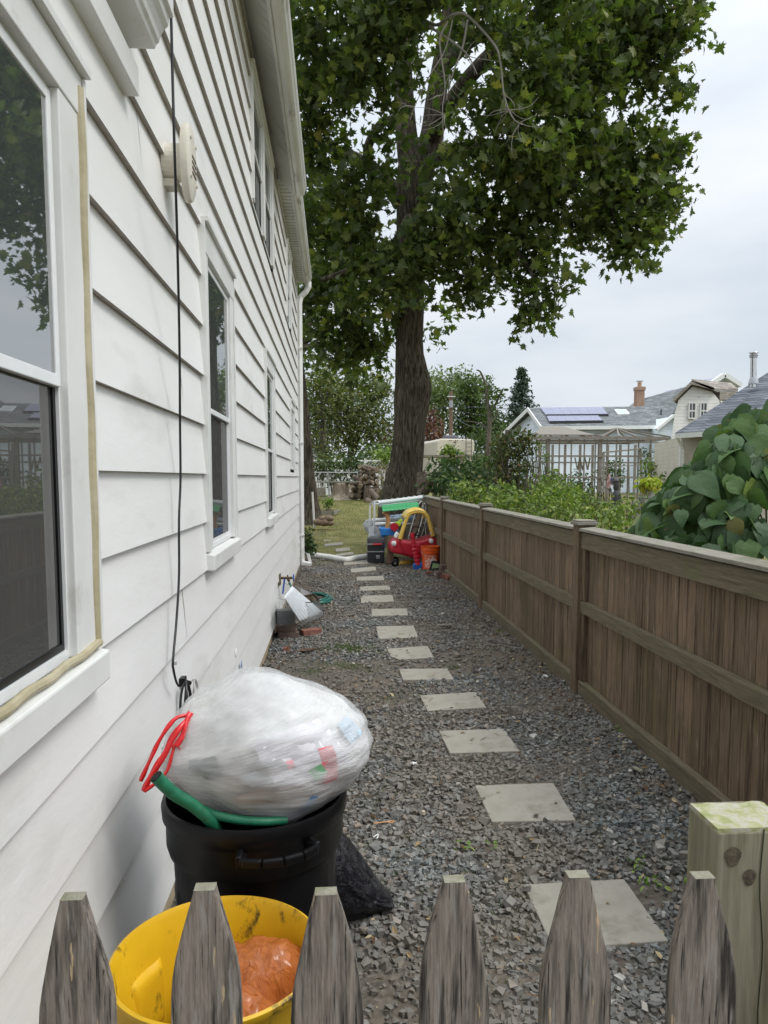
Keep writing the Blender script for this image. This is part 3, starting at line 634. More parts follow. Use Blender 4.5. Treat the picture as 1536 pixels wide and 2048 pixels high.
patch((.45,-1,.30), .85, .72, .35, flat('paper_white', (.80,.78,.82), .7), .992)
patch((.72,-.9,.10), .16, .5, .1, flat('paper_red', (.72,.20,.22), .6), .994)
patch((.62,-1,.02), .15, .17, .5, flat('paper_green', (.22,.50,.28), .6), .996)
patch((.50,-.9,-.55), .08, .32, -.35, flat('paper_blue', (.15,.35,.62), .6), .996)
patch((.95,-.5,.5), .25, .3, .2, flat('paper_sky', (.55,.68,.78), .6), .994)
patch((-.6,-1,.12), .22, .26, .4, flat('paper_grey', (.28,.30,.29), .6), .99)
patch((-.1,-1,-.35), .42, .3, .7, flat('paper_tan', (.58,.52,.46), .7), .99)
patch((.05,-1,.05), .38, .42, -.7, flat('paper_pale', (.50,.53,.55), .6), .99)
patch((.28,-1,.18), .07, .1, .2, flat('paper_pink', (.78,.42,.45), .6), .996)
M_red = bagmat('drawstring_red', (.75,.02,.025), 1, .3, .4, sc=30, bd=.003, coat=.5)
def ribbon(pts, w_, nm, par, mat):
    m = MB(); n = len(pts); P_ = [Vector(p) for p in pts]
    vs = []
    for i, p in enumerate(P_):
        d = (P_[min(i+1,n-1)]-P_[max(i-1,0)]).normalized(); s_ = d.cross(Vector((.25,-1,.2))).normalized()*w_*(.5+.08*math.sin(i*.7)); tw = Vector((0,1,0))*.002*math.sin(i*.5)
        vs += [p-s_+tw, p+Vector((0,-.0035,0)), p+s_-tw]
    m.add(vs, [(3*i+k, 3*i+k+1, 3*i+k+4, 3*i+k+3) for i in range(n-1) for k in (0,1)])
    return m.build(nm, mat, par, smooth='all', solid=.0008)
def spl(pts, n=8):
    P_ = [Vector(p) for p in pts]; out_ = []
    for i in range(len(P_)-1):
        p0, p1, p2, p3 = P_[max(i-1,0)], P_[i], P_[i+1], P_[min(i+2, len(P_)-1)]
        for k in range(n):
            t = k/n; out_.append(.5*((2*p1)+(-p0+p2)*t+(2*p0-5*p1+4*p2-p3)*t*t+(-p0+3*p1-3*p2+p3)*t**3))
    out_.append(P_[-1]); return out_
YR = BY-.10
px3 = lambda L_: [P(x, y, Y) for x, y, Y in L_]
ribbon(spl(px3([(378,1430,YR),(350,1438,YR-.02),(322,1475,YR-.04),(300,1520,YR-.05),(281,1562,YR-.05)])), .010, 'drawstring', BG, M_red)
ribbon(spl(px3([(376,1442,YR),(352,1462,YR-.03),(330,1505,YR-.05),(305,1545,YR-.06),(287,1582,YR-.06)])), .013, 'drawstring', BG, M_red)
ribbon(spl(px3([(362,1500,YR-.02),(350,1492,YR-.03),(345,1505,YR-.04),(330,1548,YR-.05),(289,1583,YR-.06)])), .008, 'drawstring', BG, M_red)
ribbon(spl(px3([(378,1430,YR),(368,1470,YR-.03),(345,1495,YR-.04)])), .010, 'drawstring', BG, M_red)

ribbon(spl(px3([(380,1436,YR),(362,1452,YR-.03),(344,1482,YR-.045),(318,1530,YR-.055),(298,1560,YR-.06)])), .012, 'drawstring', BG, M_red)
ribbon(spl(px3([(382,1424,YR),(372,1446,YR-.02),(366,1470,YR-.03),(352,1492,YR-.04)])), .014, 'drawstring', BG, M_red)
M_hoseg = mnoise('green_hose_rubber', [(.3,(.010,.11,.055)),(.7,(.018,.19,.095))], 40, .45, bs=.5, bscale=160, bd=.002)
m = MB(); hpts = spl(px3([(312,1553,1.72),(345,1585,1.74),(385,1610,1.76),(420,1640,1.775),(432,1662,1.80)])); m.tube(hpts, .0155, 14, cap=False); m.tube(hpts[:1]+[hpts[1]], .009, 12)
h1 = m.build('cut_hose_piece', M_hoseg, org=(-.35,1.74,.7), smooth=True); tag(h1, 'thick cut end of green hose leaning over the black can rim', 'hose')
m = MB(); m.tube([hpts[0]-(hpts[1]-hpts[0]).normalized()*.001, hpts[0]], .0125, 12); m.build('hose_bore', flat('bore_dark', (.01,.012,.012), .9), h1)
m = MB(); m.tube(spl(px3([(405,1618,1.80),(430,1630,1.785),(480,1640,1.78),(530,1643,1.785),(572,1640,1.81)])), .011, 12); h2 = m.build('hose_length', M_hoseg, org=(-.2,1.8,.7), smooth=True); tag(h2, 'length of green hose tucked along inside front rim of black can', 'hose')

# black bag slumped behind the can
M_bagb = bagmat('black_bag_film', (.008,.008,.012), 1, .12, 1.0, stretch=(2.2,2.2,1), sc=10, bd=.02, dist=2.5)
def bb_f(d, a, t):
    r = Vector((d.x*.16, d.y*.16, d.z*.21)); s_ = max(0, -d.z)
    if d.x > 0: r.x *= 1.30+.25*s_
    r.x += .03*s_; k = 1+.10*noise.noise(d*2.2)+.05*noise.noise(Vector((d.x*3-d.z*3, d.y*3, (d.z+d.x)*8)))
    q = r*k; q.z = max(q.z, -.195); t_ = max(0, min(1, (q.x+.05)/.28)); q.z = -.195+(q.z+.195)*(1-.86*t_); q.y *= 1-.5*t_; return q
o = blob((BX+.20, BY+.58, .20), 1, bb_f, 110, 80).build('black_garbage_bag', M_bagb, org=(BX+.19, BY+.56, 0), smooth='all'); tag(o, 'shiny black garbage bag slumped on gravel behind the black trash can', 'garbage bag')
c = G(734, 1812, .02)
o = blob((c.x, c.y+.0, .025), 1, lambda d,a,t: Vector((d.x*.036, d.y*.03, d.z*.027))*(1+.12*noise.noise(d*1.5)), 24, 16).build('smooth_stone', mnoise('pebble_tan', [(.3,(.20,.14,.09)),(.7,(.33,.25,.18))], 12, .6), org=(c.x,c.y,0), smooth='all'); tag(o, 'smooth tan rounded stone at the foot of the black garbage bag', 'stone')

# ------------------------------------------------------------------ yellow can in front
YX, YY, YZ = -.245, 1.485, .574
M_yel = mnoise('yellow_plastic', [(.3,(.62,.36,.008)),(.7,(.76,.47,.015))], 4, .42, bs=.25, bscale=30, bd=.003, dirt=((.07,.05,.015), 22, (.545,.66), (1,1,.55)))
YC = thing('yellow_bin', 'open round yellow plastic trash can with scuffed dirty inside behind the pickets', 'trash can', (YX, YY, 0))
def yin(a, i): return 1 - (.05 if (2.45 < a % (2*math.pi) < 3.05 and 9 <= i <= 12) else 0)
YS = .215/.241; ypr = [(r*YS, z) for r, z in [(.004,.0),(.19,.0),(.197,.02),(.222,YZ-.10),(.226,YZ-.09),(.232,YZ-.02),(.240,YZ-.012),(.241,YZ),(.234,YZ+.003),(.226,YZ-.01),(.218,YZ-.09),(.205,YZ-.16),(.20,YZ-.3),(.18,.03),(.003,.03)]]
m = MB(); m.lathe(ypr, (YX,YY,0), 128, lambda a, i: 1 if i < 10 else (1-.045*max(0, min(1, (.34-abs((a-2.75)))*9)) if i in (11,12) else (1-.03*max(0, min(1, (.34-abs(a-2.75))*9)) if i == 10 else 1))); yb = m.build('body', M_yel, YC, smooth=True)
for A, nm in ((math.pi*.86, 'handle_bulge'), (-math.pi*.14, 'handle_bulge')):
    m = MB()
    def hf(u, v):
        a = A+(u-.5)*.55; z = YZ-.085-.15*v; q = max(0, 1-abs(2*u-1)**6)*max(0, 1-abs(2*v-1)**6); rr_ = YS*(.217-.006*v-.020*q**.5-.001); return (YX+rr_*math.cos(a), YY+rr_*math.sin(a), z)
    m.grid(20, 16, hf); m.build(nm, M_yel, yb, smooth='all')
for k, A in enumerate((-math.pi*.40,)):
    m = MB(); pts = [(YX+r*math.cos(A+a), YY+r*math.sin(A+a), YZ-.05) for a, r in ((-.3,.208),(-.3,.25),(-.1,.26),(.1,.26),(.3,.25),(.3,.208))]
    for p_, q_ in zip(pts[:-1], pts[1:]): m.bar(p_, q_, .02, .02)
    pass
M_org = bagmat('orange_bag_film', (.80,.26,.06), .9, .15, .9, (1,.75,.5), (5,5,1.4), 8, .02, coat=.8, dist=2)
def of(d, a, t, s=1):
    r = Vector((d.x*.135, d.y*.11, d.z*.16)); k = 1+.10*noise.noise(d*1.5+Vector((s,0,0)))+.05*noise.cell(Vector((d.x*2.5+s, d.y*2.5, d.z*2)))*.4+.03*noise.noise(Vector((d.x*5, d.y*5, d.z*3+s)))-.09*abs(noise.noise(Vector((d.x*4+d.z*2, d.y*4, d.z*2.5+s)))); return r*k
for (x, y, z, s, lb) in ((YX+.03, YY-.055, .37, 1, 'shiny orange plastic bag lying inside yellow bin, nearer the pickets'), (YX+.085, YY+.07, .39, 5, 'orange plastic bag with gathered folds at the far side inside yellow bin')):
    o = blob((x,y,z), 1, lambda d,a,t: of(d,a,t,s), 72, 48).build('orange_bag', M_org, org=(x,y,z-.12)); tag(o, lb, 'plastic bag'); 
    for p_ in o.data.polygons: p_.use_smooth = True
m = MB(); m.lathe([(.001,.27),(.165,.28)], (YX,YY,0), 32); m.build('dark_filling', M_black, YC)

# ------------------------------------------------------------------ cable, alarm, tap and other things on the wall
M_cab = flat('black_cable', (.012,.012,.014), .4)
c = []
for x, y in ((336,-40),(341,0),(345,150),(349,300),(355,500),(359,700),(360,850),(361,960),(358,1040),(358,1150),(353,1240),(346,1320),(347,1340),(352,1362),(357,1372)):
    p = WX(x, y, -.545+.085*min(1, max(0, (900-y)/600))); c.append(p)
mm = [WX(x, y, -.548) for x, y in ((341,0),(360,1000))]
m = MB(); m.tube(spl(c, 5), .0042, 8); o = m.build('wall_cable', M_cab, org=c[-1], smooth=True); tag(o, 'thin black cable hanging straight down the white siding past the alarm box', 'cable')
m = MB(); q = WX(350, 1326, -.548); m.box(q, (.012,.012,.012)); m.build('cable_clip', flat('clip_grey', (.5,.5,.5), .4), o)
q = WX(366, 1362, -.565)
m = MB(); m.box(q, (.02,.045,.03)); m.tube([q+Vector((.012,.0,-.003)), q+Vector((.03,-.005,-.008))], .008, 10); o = m.build('cable_bracket', M_black, org=q, bevel=.003); tag(o, 'small black bracket on the siding holding the end of cable', 'bracket')
def coil(c, r, rt, n, turns, mat, nm, lb, squash=1.25):
    pts = []
    for i in range(int(turns*24)):
        a = 2*math.pi*i/24+1.2; rr = r*(1+.10*math.sin(i*.31)); pts.append((c[0]+.016*math.sin(i*.13)+.018, c[1]+rr*math.cos(a)*.9, c[2]+rr*math.sin(a)*squash-.01*math.sin(i*.05)))
    m = MB(); m.tube(pts, rt, 7); o = m.build(nm, mat, org=c, smooth=True); tag(o, lb, 'cable'); return o
q = WX(362, 1402, -.560); coil(q, .045, .0042, 0, 4, M_cab, 'coiled_cable', 'black coiled cable bundle hanging on the wall behind the white bag', 1.5)
q = WX(378, 1388, -.563); coil(q, .045, .003, 0, 3, flat('cable_grey', (.42,.40,.38), .4), 'coiled_wire', 'grey coiled wire hanging beside the black cable bundle', 1.3)

M_bei = flat('beige_plastic', (.64,.60,.51), .45, var=.06)
ac = WX(333, 322, X0); AY, AZ = ac.y-.06, ac.z-.03
AL = thing('alarm_box', 'beige oval alarm sounder mounted high on the white siding', 'alarm box', (X0+.02, AY, AZ))
m = MB(); m.tube([(X0+.004,AY,AZ-.0),(X0+.075,AY,AZ)], .062, 24); m.bb((X0+.004, AY-.03, AZ-.088), (X0+.05, AY+.03, AZ-.06)); m.build('base', M_bei, AL, bevel=.003)
m = MB()
def oval(r, x, k=1.6): return [(x, AY+.0+r*math.cos(a), AZ+.0+r*k*math.sin(a)) for a in np.linspace(0, 2*math.pi, 40, endpoint=False)]
rings = [(.070,.070),(.080,.073),(.083,.085),(.080,.097),(.070,.103),(.045,.106),(.001,.107)]
vs = []; [vs.extend(oval(r, X0+x)) for r, x in rings]
m.add(vs, [(i*40+k, i*40+(k+1)%40, (i+1)*40+(k+1)%40, (i+1)*40+k) for i in range(len(rings)-1) for k in range(40)] + [tuple(range(39,-1,-1))]); fo = m.build('face_plate', M_bei, AL, smooth=True)
m = MB()
for i in range(4): m.bb((X0+.1035, AY-.034+.0, AZ-.045+i*.018), (X0+.1085, AY+.034, AZ-.038+i*.018))
m.build('vent_slots', flat('slot_brown', (.12,.09,.06), .8), fo)
for dy, dz in ((-.045,.07),(.045,.07),(-.05,-.06),(.05,-.06)): m = MB(); m.tube([(X0+.098,AY+dy,AZ+dz),(X0+.109,AY+dy,AZ+dz)], .006, 10); m.build('screw_boss', M_bei, fo)

# tap with shut-off, clear window-well cover, corrugated sheet, bricks
q = WX(556, 1156, X0); TY, TZ = q.y, q.z
TP = thing('garden_tap', 'brass garden tap with blue handle on a board low on the siding', 'tap', (X0, TY, TZ))
m = MB(); m.bb((X0+.002, TY-.09, TZ-.07), (X0+.028, TY+.05, TZ+.045)); m.build('mounting_board', W_r, TP)
M_brass = flat('old_brass', (.16,.11,.06), .45, metal=.8)
m = MB(); m.tube([(X0+.02,TY,TZ),(X0+.15,TY,TZ)], .014, 10); m.tube([(X0+.10,TY,TZ),(X0+.115,TY,TZ-.04)], .014, 10); m.tube([(X0+.10,TY,TZ),(X0+.10,TY,TZ+.03)], .008, 8); m.build('spout', M_brass, TP, smooth=True)
M_blue = flat('blue_plastic', (.02,.10,.38), .4)
m = MB(); m.tube([(X0+.155,TY,TZ),(X0+.167,TY,TZ)], .036, 12, prof=lambda i,a: 1+.15*math.cos(a*6)); m.build('handle', M_blue, TP)
m = MB(); m.tube(spl([(X0+.07,TY-.03,TZ-.005),(X0+.06,TY-.035,TZ-.08),(X0+.05,TY-.05,TZ-.16)]), .009, 8); m.build('blue_tube', M_blue, TP, smooth=True)
M_clear = glassmat('clear_plastic', (.97,.98,.98), .55, (.6,.62,.63), .14, 1.4)
WY = TY+.0
CV = thing('window_well_cover', 'clear plastic bubble cover standing on bricks against house foundation', 'window well cover', (X0, WY, 0))
m = MB(); r0 = .50
def cvf(u, v):
    a = -math.pi/2+math.pi*u; r = r0*(1-.10*v); return (X0+.03+r*.88*max(0,math.cos(a)), WY+r*1.15*math.sin(a), .13+.25*v-.1*v*math.cos(a))
m.grid(40, 8, cvf); m.build('dome', M_clear, CV, smooth='all')
m = MB(); m.tube([cvf(u, 0) for u in np.linspace(0,1,40)], .007, 6); m.tube([cvf(u, 1) for u in np.linspace(0,1,40)], .005, 6); m.build('rolled_edge', M_clear, CV, smooth=True)
M_corr = flat('corrugated_white', (.74,.78,.82), .25, var=.12)
m = MB(); a0 = G(584,1172,.50); a1 = G(568,1194,.50); b0 = G(646,1226,.12); b1 = G(600,1245,.16)
m.grid(50, 12, lambda u, v: (Vector(a0).lerp(a1, u)*(1-v) + Vector(b0).lerp(b1, u)*v) + Vector((.4,.3,.8)).normalized()*.012*(.25+v*.75)*math.sin(u*2*math.pi*8.5))
o = m.build('corrugated_sheet', M_corr, org=b0, smooth='all', solid=.002); tag(o, 'white corrugated plastic sheet leaning from the tap over clear cover', 'plastic sheet')
M_brick = mnoise('brick_red', [(.3,(.15,.055,.035)),(.7,(.28,.12,.085))], 14, .9, bs=.5, dirt=((.25,.22,.19), 9, (.55,.75)))
M_brd = mnoise('brick_dark', [(.3,(.09,.06,.05)),(.7,(.17,.12,.10))], 14, .9, bs=.5)
def brick(c, d, rz, lb, mt=None, grp=None, nm='brick'):
    m = MB(); m.box((c[0],c[1],c[2]), d, Matrix.Rotation(rz, 3, 'Z')); o = m.build(nm, mt or M_brick, org=(c[0],c[1],c[2]-d[2]/2), bevel=.006); tag(o, lb, 'brick', grp); return o
gb = 'bricks under the clear window well cover'
brick((X0+.14, WY-.60, .032), (.20,.095,.065), .05, 'dark brick nearest the camera at the foot of clear cover', M_brd, gb)
brick((X0+.12, WY-.585, .099), (.20,.095,.065), -.1, 'grey brown brick on top of the dark brick under clear cover', M_brd, gb)
brick((X0+.35, WY-.48, .032), (.20,.095,.065), .5, 'red brick under the front curve of the clear cover', None, gb)
brick((X0+.10, WY-.42, .15), (.18,.14,.20), .1, 'grey stone block standing inside the clear cover', mnoise('grey_block',[(.3,(.10,.10,.10)),(.7,(.22,.22,.21))],10,.9,bs=.6), None, 'stone_block')
# green hose: down from the tap, then coiled on the gravel
M_teal = mnoise('teal_hose', [(.3,(.004,.085,.065)),(.7,(.012,.16,.12))], 20, .35, bs=.1)
hc = G(637, 1201, .02); pts = [(X0+.115,TY,TZ-.05),(X0+.16,TY-.0,TZ-.13),(X0+.25,TY+.35,.16),(X0+.40,TY+.75,.05),(hc.x-.18,hc.y+.25,.04)]
for i in range(100):
    a = 2.6-2*math.pi*i/22; r = .175*(1-.0030*i)*(1+.07*math.sin(i*.5)); pts.append((hc.x-.02+r*math.cos(a)*1.05+.02*math.sin(i*.07), hc.y+r*2.0*math.sin(a)*.9, .036+.011*(i//22)+.004*math.sin(i)))
m = MB(); m.tube(spl(pts, 3), .0115, 8); o = m.build('garden_hose', M_teal, org=(hc.x,hc.y,0), smooth=True); tag(o, 'teal green garden hose running from the tap and coiled on gravel', 'hose')
# little vent hook and blue tag low on the siding
q = WX(471, 1305, X0+.015); m = MB(); m.tube([q+Vector((0.005,.03*math.cos(a),.02*math.sin(a))) for a in np.linspace(.6, 4.9, 14)], .003, 6); o = m.build('wall_hook', M_vinyl, org=q, smooth=True); tag(o, 'small white wire hook on the lower siding above the white bag', 'hook')
q = WX(483, 1332, X0+.02); m = MB(); m.box(q, (.003,.05,.05), Matrix.Rotation(.3,3,'X')); o = m.build('wall_tag', flat('tag_blue', (.22,.32,.48), .5), org=q); tag(o, 'small blue plastic tag stuck low on siding just above the white bag', 'tag')
# ------------------------------------------------------------------ trees
def barkmat(name, lo, hi, sc=6, bs=1.0):
    m, nt, b, o = newmat(name)
    n = noisen(nt, sc, (3.2,3.2,.35), 6, .6, dist=.8); r = ramp(nt, [(.36, lo), (.52, tuple((np.array(lo)+np.array(hi))/2)), (.66, hi)]); nt.links.new(n.outputs['Fac'], r.inputs[0])
    n2 = noisen(nt, 1.2, (1,1,.6), 4); r2 = ramp(nt, [(.3,(.75,.75,.72)),(.7,(1.15,1.12,1.05))]); nt.links.new(n2.outputs['Fac'], r2.inputs[0])
    nt.links.new(mixc(nt, r.outputs[0], r2.outputs[0], 1.0, 'MULTIPLY'), b.inputs['Base Color']); b.inputs['Roughness'].default_value = .95; b.inputs['Specular IOR Level'].default_value = .1
    bump(nt, b, n.outputs['Fac'], bs, .05); return m
M_bark = barkmat('maple_bark', (.030,.025,.019), (.175,.15,.12), 9)
M_bark2 = barkmat('grey_bark', (.07,.06,.05), (.20,.18,.15))
M_twig = flat('dead_twig', (.22,.20,.17), .9)
L_maple = leafmat('maple_leaves', [(0,(.048,.070,.026)),(.35,(.082,.115,.037)),(.7,(.12,.156,.048)),(.92,(.18,.21,.06)),(.985,(.24,.25,.07)),(1,(.30,.24,.08))], .5, .45, .3)
L_olive = leafmat('olive_leaves', [(0,(.05,.065,.022)),(.5,(.10,.125,.04)),(.9,(.16,.18,.06)),(1,(.24,.20,.08))], .6, .3)
L_mid = leafmat('mid_leaves', [(0,(.035,.055,.02)),(.5,(.065,.105,.032)),(1,(.12,.17,.05))], .55, .3)
L_pale = leafmat('pale_leaves', [(0,(.08,.11,.05)),(.5,(.14,.18,.08)),(1,(.22,.26,.12))], .6, .3)
L_red = leafmat('red_leaves', [(0,(.07,.022,.018)),(.5,(.13,.045,.035)),(1,(.17,.10,.05))], .6, .25)
L_con = leafmat('spruce_needles', [(0,(.035,.060,.045)),(1,(.085,.125,.085))], .7, .1)
L_gard = leafmat('garden_leaves', [(0,(.07,.11,.025)),(.4,(.12,.19,.035)),(.8,(.21,.29,.06)),(1,(.33,.36,.10))], .5, .3)
L_gard2 = leafmat('garden_leaves_dark', [(0,(.025,.055,.018)),(.5,(.045,.09,.028)),(.9,(.08,.14,.04)),(1,(.16,.15,.05))], .5, .25)
L_vine = leafmat('big_vine_leaves', [(0,(.038,.078,.030)),(.5,(.060,.115,.044)),(.85,(.095,.165,.052)),(.96,(.16,.23,.06)),(1,(.20,.19,.08))], .48, .25, .3, ((.20,.14,.07), 16, .70))
def lobe(px, py, r, Y, k=1.0, dy=1.25, dz=.82):
    c = P(px, py, Y); s = r*Y/F; return ((c.x, c.y, c.z), (s, s*dy, s*dz), k)
def trunk(root, name, pts, mat, n=14, furrow=0):
    m = MB(); k = random.random()*9
    m.tube([p for p, r in pts], [r for p, r in pts], n, prof=(lambda i, a: 1+furrow*noise.noise((math.cos(a)*2.4, math.sin(a)*2.4, i*.12+k))+furrow*.35*math.sin(a*17+1.5*noise.noise((math.cos(a)*2, i*.2, k)))) if furrow else None)
    return m.build(name, mat, root, smooth='all')
def limb(m, a, b, r0, r1, n=8, amp=.14, sag=-.06):
    L_ = (Vector(b)-Vector(a)).length; q = wobble(a, b, n, amp, sag*L_); m.tube(q, [r0+(r1-r0)*i/n for i in range(n+1)], 7, cap=False)

# the big maple
TYp = 17.0; mb = P(806, 1090, TYp); mb.z = -.05
MT = thing('maple_tree', 'big dark maple tree with bulging furrowed trunk standing at the end of the fence', 'tree', tuple(mb), None)
prof_ = [(1096,806,140),(1080,806,118),(1060,805,106),(1030,805,98),(986,805,80),(930,813,66),(867,818,63),(830,821,65),(805,823,70),(774,826,73),(742,823,64),(711,820,55),(680,819,52),(600,820,55),(500,822,56),(420,824,59),(370,829,66),(335,832,74)]
pp = []
for (y0_, x0_, w0_), (y1_, x1_, w1_) in zip(prof_[:-1], prof_[1:]):
    for i in range(4): t = i/4; pp.append((P(x0_+(x1_-x0_)*t, y0_+(y1_-y0_)*t, TYp), (w0_+(w1_-w0_)*t)/2*TYp/F))
pp.append((P(832,335,TYp), .40)); 
tk = trunk(MT, 'trunk', pp, M_bark, 96, .055)
m = MB()
def lpx(L_, n=7):
    m.tube(spl([P(x, y, Y) for x, y, Y, w_ in L_], 5), [L_[int(i/5)][3]*Y_ + (L_[min(int(i/5)+1, len(L_)-1)][3]-L_[int(i/5)][3])*(i%5)/5*Y_ for i in range((len(L_)-1)*5+1) for Y_ in (TYp/F/2,)], 12, cap=False)
lpx([(836,345,17,52),(862,280,17,46),(872,200,17,40),(884,120,17,34),(900,20,17,30),(915,-120,17,22),(930,-300,17.3,12)])
lpx([(824,350,17,50),(812,260,17.2,42),(806,160,17.4,38),(800,60,17.6,34),(790,-80,18,26),(770,-260,18,12)])
lpx([(802,405,17,36),(782,375,17.1,32),(752,345,17.3,28),(715,320,17.5,26),(670,300,17.8,24),(615,272,18,18),(560,240,18,10)])
lpx([(745,345,17.3,22),(735,300,17,18),(760,250,16.6,16),(800,235,16.2,13)])
lpx([(855,290,17,34),(905,200,16,28),(970,120,15,24),(1060,40,14.6,18),(1180,-60,14.6,12)])
lpx([(850,330,17,30),(920,300,16,24),(1010,290,15.5,20),(1120,300,15.2,16),(1240,370,15.3,10),(1300,440,15.4,5)])
lpx([(880,140,17,26),(980,60,16.5,22),(1110,80,16,18),(1260,120,15.6,12),(1350,140,15.4,5)])
lpx([(1120,180,15.3,12),(1180,260,15.2,10),(1210,350,15.2,7),(1230,450,15.3,4)])
lpx([(820,440,16.6,26),(780,500,15.8,18),(700,540,15.2,12),(640,560,15,6)])
lpx([(840,470,16.6,24),(900,480,15.6,18),(990,470,15.2,12),(1060,540,15.1,7),(1075,610,15.1,4)])
m.build('limbs', M_bark, MT, smooth='all')
lob = [lobe(*a) for a in [
 (650,40,90,14),(760,10,90,13),(850,-45,75,12.5),(985,30,75,13,.9),(1090,40,95,14),(1200,50,95,15),(1305,30,85,15),(1362,80,45,15,.9),(1385,25,28,15,.6),
 (640,170,80,15),(735,150,85,14),(965,195,65,13.2,.7),(1060,165,90,14),(1170,170,90,15),(1275,130,75,15.4),(1340,160,45,15,.8),(1370,190,25,15,.6),
 (635,310,72,16),(700,400,75,15.5),(760,270,45,15,.6),(945,300,60,13.6,.8),(1050,290,85,14),(1150,280,85,15),(1240,300,75,15.7),(1320,320,48,15.8,.9),(1345,290,22,15.8,.6),(1320,395,50,15.6,.9),(1230,395,85,15.5),(1290,465,55,15.4,.9),(1335,440,28,15.4,.6),
 (625,440,60,17),(700,500,75,16.4),(895,430,70,14.4,.9),(1000,395,80,15),(1095,385,70,15),(1235,480,48,15.5,.9),(1230,515,24,15.4,.6),
 (655,560,60,18),(745,560,75,15.3),(835,515,62,14.8,1.0),(920,510,70,15),(1020,480,65,15.4),(1085,520,45,15.2,.9),(1072,590,42,15.1,.9),(1055,635,26,15.1,.7),(1110,585,20,15.1,.5),(945,585,42,15.3,.9),(830,585,38,15,.8),(985,560,40,15.4,.7),
 (835,130,45,14.5,.45),(800,250,38,15,.5),(870,330,40,14.6,.55),(815,50,55,13.5,.6),(880,180,30,14.4,.35),(760,330,45,15.4,.6),(1130,560,28,15,.8),(1060,650,22,15.1,.9),(1015,530,45,15.2,.8),(1190,500,30,15.3,.7),(1150,445,45,15.2,.9),(1095,470,40,15.2,.8),(1250,520,26,15.3,.8),(1080,620,30,15.1,.9),(1180,430,40,15.6,.8),(1300,350,50,15.5,.8),(800,180,40,14,.5),(905,90,30,14,.3),(820,330,30,14.8,.5),(1300,520,22,15.3,.6),(960,610,26,15.3,.7),
 (640,650,38,17.5,.9),(690,680,40,17.6,.9),(745,690,40,17.8,.9),(660,715,32,18,.9),(610,600,35,17.5,.9),(700,600,45,17,.9),
 (770,635,42,17,.8),(725,650,45,18,.8),(880,640,30,18.6,.45),(868,675,22,18.8,.4),(720,715,40,18.6,.8),(750,740,22,18.4,.5),(905,250,35,15.6,.4),(930,380,40,15.8,.6)]]
lobx = [lobe(*a) for a in [(690,-130,120,15,.7),(880,-170,120,15.5,.6),(1060,-130,120,15.5,.7),(1230,-90,100,15.8,.7),(950,-380,180,17,.5),(750,-350,150,18,.5),(1130,-330,150,17,.5),(850,-560,160,17.5,.4),(780,100,80,20.5,.5),(950,60,90,20.5,.4),(1100,250,90,19.5,.4),(700,480,80,20.5,.5),(1000,420,70,19,.4)]]
area = lambda l: (l[1][0]**2)
def mk_leaves(root, lobs, dens, size, tmpl, mat, twig=.22, per=11, name='foliage', up=.55, fl=.9):
    parts = []
    pos = np.concatenate([clumps([l], dens*area(l)/ l[2] * l[2] * l[2], twig, per, fl) for l in lobs])
    V, T = leaves(pos, size, tmpl, up); return npmesh(name, V, T, mat, root), len(pos)
fo, nl = mk_leaves(MT, lob, 92, .185, MAPLE, L_maple, .19, 12)
fo2, nl2 = mk_leaves(MT, lobx, 34, .21, MAPLE, L_maple, .3, 11)
print('maple leaves', nl, nl2)
# bare hanging twigs in the gap of the crown
m = MB()
def tw(L_, r0, r1, Y=12.6):
    q = spl([P(x, y, Y+dy) for x, y, dy in L_], 5); n = len(q)-1; m.tube(q, [r0+(r1-r0)*i/n for i in range(n+1)], 6, cap=False)
tw([(820,20,1),(870,50,.5),(905,30,0),(935,32,0),(985,85,0),(1000,120,0),(1008,190,0),(1025,235,0),(1045,250,0)], .030, .008)
tw([(895,45,0),(880,75,0),(882,110,0),(890,170,0),(885,220,0),(888,290,0)], .020, .004)
tw([(935,40,0),(925,95,0),(905,150,0),(893,200,.1)], .022, .006)
tw([(845,45,.5),(900,80,0),(935,110,0),(955,150,0)], .022, .006)
tw([(905,40,0),(890,100,0),(860,150,0),(835,200,.1),(820,240,.1)], .014, .003)
for k in range(34):
    bx_, by_ = random.choice([(1020,220),(1040,245),(890,230),(885,190),(900,150),(930,110),(830,215),(1008,190)])
    a_ = random.uniform(-.6, 3.7); L0 = random.uniform(25, 75); q = [(bx_, by_, random.uniform(-.2,.2))]
    for s_ in range(3): a_ += random.uniform(-.6, .6); q.append((q[-1][0]+math.cos(a_)*L0/3, q[-1][1]+math.sin(a_)*L0/3, q[-1][2]+random.uniform(-.1,.1)))
    tw(q, .007, .002)
m.build('dead_branch', M_twig, MT, smooth='all')

